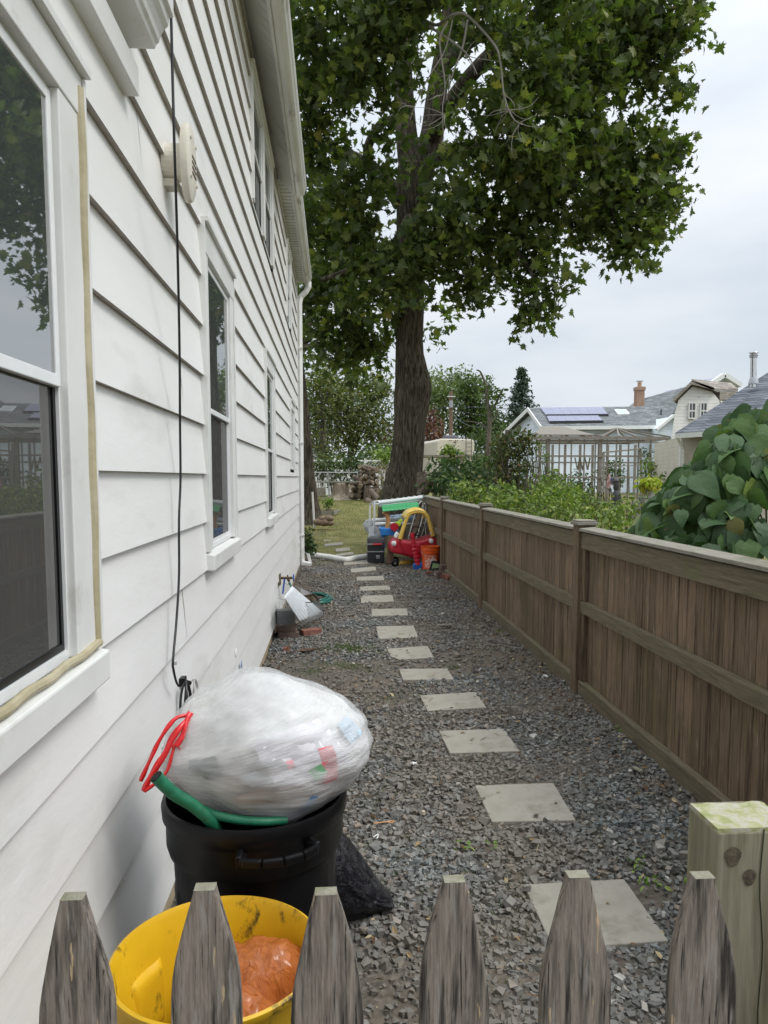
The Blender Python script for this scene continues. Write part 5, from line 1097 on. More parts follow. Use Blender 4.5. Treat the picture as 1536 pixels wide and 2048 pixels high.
m = MB(); qa = spl([ax(x, y, .0) for x, y in ((812,1040),(817,1030),(824,1026),(836,1023),(848,1026),(855,1032),(859,1042))], 4); n = len(qa)
vs = []; 
for i, p in enumerate(qa):
    for j in range(7): t = j/6; vs.append(p+Vector((-.03*t, .50*t, .030*math.sin(math.pi*t)+.018)))
fs = [(i*7+j, i*7+j+1, (i+1)*7+j+1, (i+1)*7+j) for i in range(n-1) for j in range(6)]
m.add(vs, fs); m.build('roof', M_tyel, tc_, smooth='all', solid=.035)
for px_, py_, dy in ((790,1126,.0),(790,1120,.50),(863,1116,.42)):
    p = ax(px_, py_, dy); m = MB(); m.tube([p+Vector((0,-.045,0)), p+Vector((0,-.035,0)), p+Vector((0,.035,0)), p+Vector((0,.045,0))], [.05,.066,.066,.05], 24); wh = m.build('wheel', M_black, tc_, smooth=True)
    m = MB(); m.tube([p+Vector((0,-.052,0)), p+Vector((0,.05,0))], .022, 12); m.build('hub', flat('hub_grey', (.12,.12,.12), .5), wh)
for px_, py_ in ((862.5,1082),(788,1087)): p = ax(px_, py_, .0); m = MB(); m.tube([p+Vector((0,-.03,0)), p+Vector((0,-.015,0)), p+Vector((0,.03,0))], [.010,.040,.044], 16); m.build('headlight', M_wht, tc_, smooth=True)
p = ax(793,1070,.2); m = MB(); m.box(p, (.06,.25,.11), (0,R(25),0)); m.build('seat_back', M_wht, tc_, bevel=.025)
p = ax(861, 1066, .0); m = MB(); m.box(p+Vector((.0,-.038,.0)), (.052,.006,.03)); em = m.build('maker_badge', flat('badge_red', (.5,.03,.03), .4), tc_, bevel=.002); m = MB(); m.box(p+Vector((.0,-.042,.0)), (.040,.003,.017)); m.build('badge_text_bar', M_wht, em)
m = MB(); m.tube([ax(822,1083,.12), ax(832,1066,.16), ax(836,1064,.2)], .012, 8); p = ax(833,1062,.2); m.tube([p+Vector((.09*math.cos(a), .04*math.sin(a), .075*math.sin(a))) for a in np.linspace(0, 6.28, 20)], .010, 6); m.build('steering_wheel', M_black, tc_, smooth=True)
# red plastic bat standing on a blue base, yellow bat on the ground
m = MB(); a, b_ = G(834,1128,.08)+Vector((0,-.12,0)), P(823.5,1066, G(834,1128,.08).y-.10); L_ = 34
pts = [a.lerp(b_, i/L_) for i in range(L_+1)]
m.tube(pts, [(.045 if i < 18 else .034)*(1+(.10 if i % 4 < 2 else -.06)) if i < L_-4 else .040 for i in range(L_+1)], 16); o = m.build('ribbed_red_tube', M_tred, org=a, smooth=True); tag(o, 'ribbed red plastic tube standing upright in front of the toy car', 'toy')
bp = G(835,1139); m = MB(); m.bb((bp.x-.07, bp.y-.04, .0), (bp.x+.08, bp.y+.10, .10)); m.bb((bp.x+.04, bp.y-.06, .03), (bp.x+.12, bp.y+.04, .13)); o = m.build('blue_toy_block', flat('toy_blue', (.015,.11,.42), .4), org=bp, bevel=.015); tag(o, 'blue plastic toy piece at the foot of the red tube', 'toy')
a = G(799,1127,.045); b_ = G(846,1122,.05); m = MB(); pts = [a.lerp(b_, i/14) for i in range(15)]; m.tube(pts, [.018,.038,.046,.05,.052,.05,.048,.044,.036,.026,.018,.016,.016,.016,.018], 14); o = m.build('yellow_bat', M_tyel, org=a, smooth=True); tag(o, 'yellow plastic bat lying on ground below the toy car', 'toy')

# orange bucket with its printed label
M_ob = flat('bucket_orange', (.72,.10,.015), .38, var=.06); bk_, c = Bx('bucket', 'orange plastic bucket with a white printed label beside toy car and fence', 'bucket', 862, 1141)
c = Vector((c.x, c.y+.10, 0)); BH = .40
m = MB(); m.lathe([(.005,.005),(.125,.005),(.130,.0),(.134,.02),(.148,BH-.115),(.156,BH-.112),(.157,BH-.10),(.150,BH-.095),(.152,BH-.07),(.160,BH-.066),(.161,BH-.055),(.154,BH-.05),(.156,BH-.012),(.165,BH-.008),(.165,BH+.004),(.152,BH+.004),(.148,BH-.05),(.126,.015),(.005,.015)], c, 48); bo = m.build('body', M_ob, bk_, smooth=True)
M_lab = flat('label_orange', (.78,.13,.03), .5)
def onb(u, v, off=.0015):   # u: metres along the curve, v: height
    r = .134+(.148-.134)*(v/.285)+off; a = -math.pi/2-.06 + u/r; return Vector((c.x+r*math.cos(a), c.y+r*math.sin(a), v))
m = MB(); m.grid(12, 6, lambda u, v: onb(-.105+.21*u, .045+.205*v, .001)); lb_ = m.build('label', flat('label_edge', (.72,.70,.66), .5), bo, smooth='all')
m = MB(); m.grid(12, 6, lambda u, v: onb(-.100+.20*u, .050+.195*v, .002)); m.build('label_field', M_lab, lb_, smooth='all')
def textmesh(s, size, conv, nm, mt, par, bold=.0, n=1):
    cu = bpy.data.curves.new(nm, 'FONT'); cu.body = s; cu.size = size; cu.align_x = 'CENTER'; cu.align_y = 'CENTER'; cu.offset = bold; cu.resolution_u = 3
    ob = bpy.data.objects.new(nm, cu); SC.collection.objects.link(ob); dg = bpy.context.evaluated_depsgraph_get(); dg.update(); me = bpy.data.meshes.new_from_object(ob.evaluated_get(dg))
    bpy.data.objects.remove(ob); bpy.data.curves.remove(cu); o0 = ORG[par.name]
    for v in me.vertices: v.co = conv(v.co.x, v.co.y) - o0
    me.materials.clear(); me.materials.append(mt); o = bpy.data.objects.new(nm, me); SC.collection.objects.link(o); o.parent = par; ORG[o.name] = o0; return o
def rotc(dx, dy, off, ang=R(45)*1.0, sx=1, sy=1):
    ca, sa = math.cos(ang), math.sin(ang)
    def f(x, y): x, y = x*sx, y*sy; return onb(dx+x*ca-y*sa, dy+x*sa+y*ca, off)
    return f
textmesh('THE', .048, rotc(-.052, .175, .004), 'label_word', M_wht, lb_, .0012)
textmesh('HOME', .074, rotc(-.012, .148, .004), 'label_word', M_wht, lb_, .0016)
textmesh('DEPOT', .062, rotc(.032, .112, .004), 'label_word', M_wht, lb_, .0014)
m = MB(); pts = [Vector((c.x+.168*math.cos(a), c.y+.168*math.sin(a), BH-.07-.09*abs(math.sin(a))*1.0)) for a in np.linspace(-math.pi*.98, -.02*math.pi, 18)]; m.tube(pts, .003, 6); m.build('bail_handle', M_steel, bk_, smooth=True)
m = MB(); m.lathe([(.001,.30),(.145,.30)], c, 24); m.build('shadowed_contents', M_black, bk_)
a = G(871,1143); m = MB(); m.prism([a+Vector(q) for q in ((-.10,.04,.0),(.07,.02,.03),(.11,.05,.13),(-.05,.08,.17))], (0,.10,.02)); o = m.build('nursery_pot', M_black, org=a, bevel=.01); tag(o, 'small black square nursery pot tipped over in front of orange bucket', 'plant pot')
m = MB(); m.prism([a+Vector(q) for q in ((-.06,.043,.045),(.05,.03,.06),(.065,.05,.115),(-.035,.066,.135))], (0,-.01,0)); l_ = m.build('pot_label', flat('pot_label_green', (.16,.24,.10), .5), o)
a = G(888,1130,.0); m = MB(); m.bar(a+Vector((-.06,.05,.17)), a+Vector((-.01,0,.08)), .035, .02); m.bar(a+Vector((-.01,0,.08)), a+Vector((.05,-.03,.05)), .03, .02); m.bar(a+Vector((-.03,.0,.03)), a+Vector((.06,-.01,.09)), .03, .02); o = m.build('orange_clamp', M_ob, org=a, bevel=.004); tag(o, 'orange plastic tool fallen between the bucket and bricks', 'tool')
for i, (px_, py_, z, d, rz, lb) in enumerate(((878,1160,.05,(.07,.1,.10),.2,'red brick standing upright, leftmost of the small pile by bucket'),(892,1161,.035,(.13,.1,.065),-.3,'middle red brick in front of the small pile by bucket'),(899,1163,.03,(.09,.1,.06),.3,'rightmost red brick of the small pile by the fence'),(890,1152,.115,(.15,.12,.08),.1,'brown weathered brick on top of the small pile'),(895,1148,.05,(.16,.12,.07),-.2,'brick at the back of the small pile by fence'),(859,1151,.022,(.10,.07,.045),.1,'broken orange red brick piece in front of the bucket'))):
    p = G(px_, py_); brick((p.x, p.y+.05, z+.018), d, rz, lb, M_brick if i in (1,2,5) else M_brd)

# white pvc growing rack
M_pvc = flat('pvc_white', (.74,.75,.76), .35, var=.03); rY0, rY1 = 14.35, 15.15
RK = thing('pipe_rack', 'white plastic pipe growing rack standing behind the toys', 'rack', (P(790,1090,14.6).x, 14.7, 0))
def pv(L_, r, nm='rack_pipe'):
    m = MB(); m.tube([P(x, y, Y) for x, y, Y in L_], r, 10); return m.build(nm, M_pvc, RK, smooth=True)
pv([(757,1006,rY0),(845,995,rY0)], .042, 'grow_tube'); pv([(759,1011,rY0+.35),(843,1000,rY0+.35)], .042, 'grow_tube')
m = MB(); a_, b_ = P(757,1006,rY0), P(845,995,rY0)
for i in range(8): q = a_.lerp(b_, (i+.5)/8); m.tube([q+Vector((0,0,.03)), q+Vector((0,0,.052))], .026, 10)
m.build('net_cup', M_pvc, RK)
for x0, y0, Y in ((749,1003,rY0),(740,1009,rY1)): pv([(x0,y0,Y),(x0-1,1103 if Y == rY0 else 1085,Y)], .018)
for x0, y0, Y in ((852,994,rY0),(848,1000,rY1)): pv([(x0,y0,Y),(x0,1098 if Y == rY0 else 1085,Y)], .018)
pv([(749,1003,rY0),(854,994,rY0)], .016); pv([(740,1009,rY1),(849,1000,rY1)], .016); pv([(749,1003,rY0),(740,1009,rY1)], .016); pv([(853,995,rY0),(848,1000,rY1)], .016)
pv([(744,1041,rY0+.1),(815,1038,rY0+.1)], .042, 'grow_tube'); pv([(742,1048,rY0+.35),(812,1046,rY0+.35)], .03, 'grow_tube'); pv([(748,1050,rY0),(850,1046,rY0)], .016)
# bundle of white wire racks and a clear bag
m = MB(); 
for i in range(11): a_ = P(738+i*2.3, 1052+(i%3), 14.2+.04*i); b_ = P(740+i*2.0, 1094, 14.15+.02*i); m.tube([a_, b_], .010, 6)
m.bar(P(738,1072,14.2), P(762,1072,14.3), .02); o = m.build('white_slat_bundle', M_pvc, org=P(750,1100,14.2), smooth=True); tag(o, 'bundle of thin white slats standing left of the blue play table', 'slats')
o = blob(P(737,1052,14.5), 1, lambda d,a,t: Vector((d.x*.09, d.y*.12, d.z*.12))*(1+.3*noise.noise(d*3)), 32, 24).build('plastic_bag', bagmat('pale_bag', (.62,.64,.66), .8, .3, .5), org=P(737,1065,14.5), smooth='all'); tag(o, 'crumpled pale plastic bag hanging on left leg of the rack', 'plastic bag')
o = blob(P(800,1036,14.9), 1, lambda d,a,t: Vector((d.x*.30, d.y*.2, d.z*.07))*(1+.35*noise.noise(d*4)), 48, 24).build('folded_tarp', bagmat('blue_tarp', (.45,.58,.72), .85, .3, .6), org=P(800,1042,14.9), smooth='all'); tag(o, 'crumpled pale blue and white plastic sheeting on the rack', 'plastic sheet')
# play table with green scalloped canopy
M_tbl = flat('table_blue', (.02,.19,.55), .35); M_tgr = flat('canopy_green', (.03,.30,.10), .4); M_tor = flat('post_tan', (.50,.26,.10), .45)
PT = thing('play_table', 'toddler water table with blue basin, tan post and green scalloped canopy', 'toy table', (P(780,1090,13.9).x, 13.9, 0))
m = MB(); m.prism([P(x, y, 13.75) for x, y in ((758,1055),(797,1059),(795,1072),(762,1072))], (.03,.45,0)); m.build('basin', M_tbl, PT, bevel=.02)
m = MB()
for x in (766, 790): m.tube([P(x,1072,13.85), P(x,1104,13.85)], .03, 10)
m.build('leg', M_tbl, PT)
m = MB(); q = spl([P(774,1057,13.85), P(776,1042,13.85), P(774,1030,13.85), P(769,1026,13.85), P(766,1028,13.85)], 4); m.tube(q, [.042]*10+[.03]*(len(q)-10), 10); m.tube([P(773,1030,13.85), P(775,1021,13.9)], .04, 10); m.build('post', M_tor, PT, smooth=True)
a_, b_ = P(765,1016,13.7), P(838,1009,13.95)
m = MB(); m.grid(61, 5, lambda u, v: a_.lerp(b_, u)+Vector((0, -.0+.10*v, -.01-.065*(1-v)**1.5*(.75+.25*abs(math.sin(u*math.pi*9))) + .02*v))); m.grid(61, 4, lambda u, v: a_.lerp(b_, u)+Vector((0, .10+.42*v, .01+.03*math.sin(math.pi*v))));
m.build('canopy', M_tgr, PT, smooth='all', solid=.008)
m = MB(); p = P(789,1054,13.72); m.tube([p, p+Vector((0,.06,0))], .075, 20); m.build('red_wheel', M_tred, PT, smooth=True)
m = MB(); p = P(795,1048,13.8); m.box(p, (.10,.10,.08), (0,.4,.3)); m.box(p+Vector((.05,.02,.05)), (.06,.06,.09), (0,.8,.3)); m.build('lime_scoop', flat('toy_lime', (.35,.50,.04), .4), PT, bevel=.02)
# folded chairs leaning on the fence
M_tube = flat('chair_tube', (.55,.56,.54), .3, metal=.6); M_web = flat('chair_web', (.22,.17,.12), .8)
for i in range(4):
    Y = 13.9+.22*i; x0 = 822+9*i; lb = ['folded white tubed lawn chair leaning nearest the toy car', 'second folded lawn chair leaning behind the first one', 'third folded lawn chair leaning in the stack by fence', 'last folded lawn chair, with its frame against the fence post'][i]
    CH = thing('folded_chair', lb, 'folding chair', tuple(P(x0, 1100, Y)), 'folded lawn chairs leaning against the fence')
    q = spl([P(x0-6,1080,Y), P(x0+8,1030,Y+.1), P(x0+16,1008+i*2,Y+.14), P(x0+24,1006+i*2,Y+.16), P(x0+22,1040,Y+.14), P(x0+4,1095,Y)], 5); m = MB(); m.tube(q, .013, 8); m.build('frame', M_tube, CH, smooth=True)
    m = MB(); m.prism([P(x0-2,1078,Y+.04), P(x0+14,1020,Y+.13), P(x0+21,1020,Y+.14), P(x0+6,1082,Y+.05)], (0,.02,0)); m.build('webbing', M_web, CH)
# split logs propped where the trunk meets the fence
M_log = mnoise('log_bark', [(.3,(.07,.052,.04)),(.7,(.20,.155,.12))], 8, .95, stretch=(3,3,1), bs=.8); M_end = mnoise('log_end', [(.3,(.16,.12,.08)),(.7,(.30,.23,.16))], 20, .9)
def log(a, b, r, lb, grp=None, nm='log', ct='log'):
    m = MB(); q = [Vector(a).lerp(Vector(b), i/5) for i in range(6)]; k = random.random()*9; m.tube(q, r, 14, cap=False, prof=lambda i, t: 1+.10*math.sin(2*t+k)+.06*noise.noise((math.cos(t)*2, math.sin(t)*2, i*.5+k)))
    n0 = len(m.v); m.cur = 1; m.add([m.v[i] for i in range(14)]+[m.v[i] for i in range(70, 84)], [tuple(range(13,-1,-1)), tuple(range(14,28))]); o = m.build(nm, [M_log, M_end], org=a, smooth=True); tag(o, lb, ct, grp); return o
log(P(846,1040,15.6), P(843,945,15.8), .095, 'pale upright log standing between maple trunk and fence end')
log(P(848,985,15.3), P(861,958,15.2), .10, 'hollow dark log resting slanted on top of the fence end')
M_wpole = flat('pole_white', (.62,.60,.56), .5)
o = MB().tube([P(625,984,20.9), P(629,1056,20.7)], .028, 8).build('white_stick', M_wpole, org=P(629,1056,20.7)); tag(o, 'thin white pole leaning on the dark trunk behind house', 'pole')
for i, (px_, py_, r_, lb) in enumerate(((637,1044,.12,'rounded brown stone left in the row at the dark trunk'),(649,1045,.13,'larger rounded brown stone in the middle of the row'),(660,1046,.10,'small rounded stone at the right end of row'),(643,1037,.09,'small stone on top of the row near dark trunk'),(658,1037,.11,'upper right brown stone of the row near trunk'))):
    p = P(px_, py_, 20.6); o = blob(p, 1, lambda d,a,t: Vector((d.x*r_*1.25, d.y*r_, d.z*r_*.8))*(1+.15*noise.noise(d*2+Vector((i,0,0)))), 20, 14).build('field_stone', mnoise('field_stone', [(.3,(.13,.09,.06)),(.7,(.26,.19,.13))], 8, .9), org=p, smooth='all'); tag(o, lb, 'stone', 'round stones at the foot of the dark trunk')
# wilted plant by the downspout
shrub('wilted_plant', 'yellowing leafy plant beside the downspout at the house corner', [((P(612,1040,13.4).x, 13.4, .50),(.07,.15,.22),1),((P(617,1058,13.4).x, 13.4, .30),(.10,.15,.12),1)], 5000, .07, L_gard2, twig=.05, per=6, stems=2)
# ------------------------------------------------------------------ neighbouring houses and yards
def wallmat(nm, lo, hi, exp=.12, dirt=None):
    m, nt, b, o = newmat(nm); t = nt.nodes.new('ShaderNodeTexCoord'); s = nt.nodes.new('ShaderNodeSeparateXYZ'); nt.links.new(t.outputs['Object'], s.inputs[0])
    d = nt.nodes.new('ShaderNodeMath'); d.operation = 'DIVIDE'; d.inputs[1].default_value = exp; nt.links.new(s.outputs['Z'], d.inputs[0]); f = nt.nodes.new('ShaderNodeMath'); f.operation = 'FRACT'; nt.links.new(d.outputs[0], f.inputs[0])
    n = noisen(nt, 2, detail=5); r = ramp(nt, [(.3, lo), (.7, hi)]); nt.links.new(n.outputs['Fac'], r.inputs[0]); col = r.outputs[0]
    if dirt: n2 = noisen(nt, dirt[1], (1,1,7), 6, .7); r2 = ramp(nt, [(dirt[2][0],(0,0,0)),(dirt[2][1],(1,1,1))]); nt.links.new(n2.outputs['Fac'], r2.inputs[0]); col = mixc(nt, col, dirt[0], r2.outputs[0])
    nt.links.new(col, b.inputs['Base Color']); b.inputs['Roughness'].default_value = .6
    inv = nt.nodes.new('ShaderNodeMath'); inv.operation = 'SUBTRACT'; inv.inputs[0].default_value = 1; nt.links.new(f.outputs[0], inv.inputs[1]); bump(nt, b, inv.outputs[0], 1.0, exp*.35); return m
def shing(nm, lo, hi):
    m, nt, b, o = newmat(nm); t = nt.nodes.new('ShaderNodeTexCoord'); br = nt.nodes.new('ShaderNodeTexBrick'); mp = nt.nodes.new('ShaderNodeMapping'); nt.links.new(t.outputs['Object'], mp.inputs[0])
    # courses follow height: map (x+y, z)
    s = nt.nodes.new('ShaderNodeSeparateXYZ'); c = nt.nodes.new('ShaderNodeCombineXYZ'); nt.links.new(t.outputs['Object'], s.inputs[0]); nt.links.new(s.outputs['X'], c.inputs[0]); nt.links.new(s.outputs['Z'], c.inputs[1]); nt.links.new(c.outputs[0], br.inputs['Vector'])
    br.inputs['Scale'].default_value = 1.0; br.inputs['Brick Width'].default_value = .30; br.inputs['Row Height'].default_value = .085; br.inputs['Mortar Size'].default_value = .008; br.inputs['Color1'].default_value = (*lo,1); br.inputs['Color2'].default_value = (*hi,1); br.inputs['Mortar'].default_value = (*[q*.55 for q in lo],1); br.inputs['Bias'].default_value = 0
    n = noisen(nt, 1.5, detail=5); r = ramp(nt, [(.3,(.8,.8,.8)),(.7,(1.2,1.2,1.2))]); nt.links.new(n.outputs['Fac'], r.inputs[0]); nt.links.new(mixc(nt, br.outputs['Color'], r.outputs[0], 1.0, 'MULTIPLY'), b.inputs['Base Color']); b.inputs['Roughness'].default_value = 1; b.inputs['Specular IOR Level'].default_value = .15; bump(nt, b, br.outputs['Fac'], -.3, .01); return m
M_blue_w = wallmat('pale_blue_siding', (.55,.62,.66), (.64,.70,.74), .13)
M_grs = shing('roof_shingles_grey', (.13,.14,.145), (.23,.24,.245)); M_brs = shing('roof_shingles_brown', (.24,.215,.19), (.38,.35,.31)); M_drs = shing('roof_shingles_slate', (.09,.10,.115), (.18,.19,.21))
M_white = flat('house_white', (.74,.75,.74), .5); M_pan = mnoise('solar_cells', [(.3,(.16,.17,.27)),(.7,(.22,.23,.34))], 2, .22, bs=0, spec=.8); M_pfr = flat('panel_frame', (.03,.03,.035), .4); M_alu = flat('panel_rim', (.45,.46,.50), .35)
M_dark = flat('dark_glass', (.03,.035,.04), .1, spec=.8)
def lerp2(q, u, v): return (q[0].lerp(q[1], u)).lerp(q[3].lerp(q[2], u), v)
# pale blue house: ridge runs left to right; the near slope carries the panels
Y0 = 42.0
HB = thing('blue_house', 'low pale blue sided house with grey roof carrying purple solar panels and a skylight', 'house', (P(1180,900,Y0).x, Y0+3, .6))
eL, eR = P(1084,853,Y0), P(1331,851,Y0+.3); dpt = 4.6; rL, rR = P(1057,815.5,Y0+dpt), P(1352,812,Y0+dpt)
gL = .66
m = MB(); m.prism([eL, eR, rR, rL], (0,.0,-.14)); bL = Vector((eL.x-.3, Y0+2*dpt, eL.z)); bR = Vector((eR.x-.3, Y0+2*dpt, eR.z)); m.prism([rL, rR, bR, bL], (0,0,-.14)); rf_ = m.build('roof', M_grs, HB)
m = MB(); w0 = eL+Vector((.25,.3,-.1)); w1 = eR+Vector((-.25,.3,-.1)); b0 = bL+Vector((.25,-.3,-.1)); b1 = bR+Vector((-.25,-.3,-.1)); g0 = rL+Vector((.27,0,-.28)); g1 = rR+Vector((-.27,0,-.28))
lo = lambda v: Vector((v.x, v.y, gL-.2))
m.add([w0,w1,lo(w0),lo(w1),b0,b1,lo(b0),lo(b1),g0,g1], [(0,2,3,1),(4,5,7,6),(0,8,4,6,2),(1,3,7,5,9)]); m.build('wall', M_blue_w, HB)
m = MB(); m.bar(eL+Vector((0,-.03,-.09)), eR+Vector((0,-.03,-.09)), .05, .2); m.bar(eL+Vector((-.05,0,-.1)), rL+Vector((-.05,0,-.1)), .06, .24); m.bar(bL+Vector((-.05,0,-.1)), rL+Vector((-.05,0,-.1)), .06, .24); m.build('fascia', M_white, HB)
m = MB(); m.tube([eL+Vector((.4,.2,-.2)), lo(eL+Vector((.4,.2,0)))], .06, 8); m.tube([eR+Vector((-.1,.1,-.2)), eR+Vector((-.7,.25,-.8)), lo(eR+Vector((-.7,.25,0)))], .06, 8); m.build('downspout', M_white, HB)
rq = [eL, eR, rR, rL]; nrm = (eR-eL).cross(rL-eL).normalized()
def onroof(px, py, off=.10):   # pixel -> roof plane
    d = ray(px, py); t = (eL-EYE).dot(nrm)/d.dot(nrm); return EYE + d*t + nrm*off
def panels(L_, par, fn):
    for (a, b_, c, d, nu, nv) in L_:
        q = [fn(*a, .11), fn(*b_, .11), fn(*c, .11), fn(*d, .11)]
        for i in range(nu):
            for j in range(nv):
                e = .012; r_ = [lerp2(q, (i+e)/nu, (j+e)/nv), lerp2(q, (i+1-e)/nu, (j+e)/nv), lerp2(q, (i+1-e)/nu, (j+1-e)/nv), lerp2(q, (i+e)/nu, (j+1-e)/nv)]
                n_ = (r_[1]-r_[0]).cross(r_[3]-r_[0]).normalized()
                m = MB(); m.prism([p-n_*.05 for p in r_], n_*.05); sp = m.build('solar_panel', M_alu, par)
                m = MB(); cc = sum(r_, Vector())/4; m.add([cc+(p-cc)*.965+n_*.004 for p in r_], [(0,1,2,3)]); m.build('cells', M_pan, sp)
        m = MB(); m.bar(q[0]-Vector((0,.02,.03)), q[1]-Vector((0,.02,.03)), .05, .13); m.build('array_skirt', M_pfr, par)
panels([((1092,833.6),(1216,832.5),(1204,817),(1080,818),7,1),((1099,847),(1206,845.5),(1196,834.2),(1093,835),6,1)], HB, onroof)
q = [onroof(x, y, .12) for x, y in ((1236,832),(1259,831),(1251,822),(1228,822.5))]; m = MB(); m.prism([p-nrm*.12 for p in q], nrm*.12); sk = m.build('skylight', M_white, HB); cc = sum(q, Vector())/4; m = MB(); m.add([cc+(p-cc)*.82+nrm*.004 for p in q], [(0,1,2,3)]); m.build('pane', flat('sky_pane', (.45,.52,.53), .1, spec=.9), sk)
m = MB(); p = onroof(1322,832,0); m.tube([p, p+Vector((0,0,.42))], .05, 8); m.build('vent_pipe', M_dark, HB)
# small front gable at the right end of that house
m = MB(); q = [P(1318,856,Y0-.6), P(1345,833,Y0-.6), P(1372,856,Y0-.6)]; m.prism([q[0], q[1], q[2], lo(q[2]), lo(q[0])], (0, 3, 0)); m.build('porch_gable', M_blue_w, HB)
m = MB(); m.bar(q[0]+Vector((-.2,-.1,-.1)), q[1]+Vector((0,-.1,.05)), .3, .14); m.bar(q[1]+Vector((0,-.1,.05)), q[2]+Vector((.2,-.1,-.1)), .3, .14); m.build('porch_fascia', M_white, HB)

# the higher roof behind with chimney, panels and white gable
Y1 = 52.0
H2 = thing('tall_roof_house', 'higher grey roofed house behind with solar panels, white gable and brick chimney', 'house', (P(1400,900,Y1).x, Y1+2, .6))
a, b_ = P(1245,822,Y1), P(1432,822,Y1); c_, d_ = P(1445,752,Y1+5), P(1262,806,Y1+5)
m = MB(); rq2 = [P(1240,826,Y1), P(1440,826,Y1), P(1445,753,Y1+4.5), P(1275,800,Y1+4.5)]; m.prism(rq2, (0,0,-.15)); m.prism([rq2[3], rq2[2], rq2[2]+Vector((0,4.5,-2.4)), rq2[3]+Vector((0,4.5,-1.0))], (0,0,-.15)); m.build('roof', M_grs, H2)
n2_ = (rq2[1]-rq2[0]).cross(rq2[3]-rq2[0]).normalized()
def onroof2(px, py, off=.1): d = ray(px, py); t = (rq2[0]-EYE).dot(n2_)/d.dot(n2_); return EYE+d*t+n2_*off
panels([((1288,812),(1322,811),(1350,795),(1308,800),3,1), ((1308,799),(1352,794),(1386,777),(1335,783),4,1), ((1385,768),(1412,768),(1430,758),(1402,763),2,1)], H2, onroof2)
m = MB(); q = [P(1412,772,Y1+1), P(1445,753.5,Y1+1), P(1476,770,Y1+1)]; m.prism([q[0], q[1], q[2], lo(P(1476,800,Y1+1)), lo(P(1412,800,Y1+1))], (0, 4, 0)); m.build('gable', flat('gable_grey', (.42,.46,.48), .6), H2)
m = MB(); m.bar(q[0]+Vector((0,-.15,-.05)), q[1]+Vector((0,-.15,.1)), .5, .3); m.bar(q[1]+Vector((0,-.15,.1)), q[2]+Vector((.1,-.15,-.05)), .5, .3); m.build('gable_trim', M_white, H2)
m = MB(); p = P(1281,815,Y1-.2); tpz = P(1281,773,Y1-.2).z; m.bb((p.x-.27, p.y, .6), (p.x+.27, p.y+.55, tpz)); m.bb((p.x-.32, p.y-.05, tpz-.25), (p.x+.32, p.y+.6, tpz-.02)); 
M_ch = newmat('chimney_brick'); mm_, nt, b, o = M_ch; br = nt.nodes.new('ShaderNodeTexBrick'); t = nt.nodes.new('ShaderNodeTexCoord'); s = nt.nodes.new('ShaderNodeSeparateXYZ'); c = nt.nodes.new('ShaderNodeCombineXYZ'); nt.links.new(t.outputs['Object'], s.inputs[0]); nt.links.new(s.outputs['X'], c.inputs[0]); nt.links.new(s.outputs['Z'], c.inputs[1]); nt.links.new(c.outputs[0], br.inputs['Vector']); br.inputs['Scale'].default_value = 1; br.inputs['Brick Width'].default_value = .21; br.inputs['Row Height'].default_value = .075; br.inputs['Mortar Size'].default_value = .012; br.inputs['Color1'].default_value = (.27,.12,.07,1); br.inputs['Color2'].default_value = (.40,.20,.12,1); br.inputs['Mortar'].default_value = (.40,.36,.31,1); nt.links.new(br.outputs[0], b.inputs['Base Color']); b.inputs['Roughness'].default_value = .9
ch = m.build('chimney', mm_, H2); m = MB(); m.tube([(p.x, p.y+.27, tpz), (p.x, p.y+.27, tpz+.32)], .14, 12); m.build('flue', flat('flue_clay', (.45,.26,.15), .8), ch); m = MB(); m.bb((p.x-.2, p.y+.1, tpz+.38), (p.x+.2, p.y+.45, tpz+.42)); m.bb((p.x-.01, p.y+.25, tpz+.32), (p.x+.01, p.y+.27, tpz+.38)); m.build('cap', M_steel, ch)

# peeling white barn with gambrel front
Y2 = 31.0
M_peel = wallmat('peeling_paint', (.52,.51,.47), (.68,.67,.63), .14, ((.24,.21,.18), 2.2, (.58,.68)))
BN = thing('old_barn', 'old barn with peeling white paint, hooked gambrel gable and two small windows', 'barn', (P(1400,900,Y2).x, Y2, .6))
sil = [(1342,990),(1344,905),(1345,862),(1349,830),(1357,800),(1386,772),(1424,783),(1438,800),(1440,990)]
fp = [P(x, y, Y2) for x, y in sil]; m = MB(); m.prism(fp, (3.2, 5, 0)); m.build('wall', M_peel, BN)
m = MB(); e0, e1, e2, e3, e4 = P(1349,800,Y2-.2), P(1383,768.5,Y2-.2), P(1428,780,Y2-.2), P(1470,779,Y2+2.5), P(1476,768,Y2+3)
m.prism([P(1347,803,Y2-.25), e1, e1+Vector((0,0,.14)), P(1345,798,Y2-.25)], (3.2,5.3,0)); m.prism([e1, e2, e2+Vector((0,0,.12)), e1+Vector((0,0,.14))], (3.2,5.3,0)); m.prism([e1+Vector((0,0,.12)), P(1430,782,Y2-.2), P(1476,782,Y2+1.2), P(1462,770,Y2+1.6)], (0,.0,.1)); m.prism([P(1440,783,Y2+.1), P(1476,783,Y2+.6), P(1476,800,Y2+.6), P(1440,800,Y2+.1)], (0,.3,0)); m.build('roof', M_brs, BN)
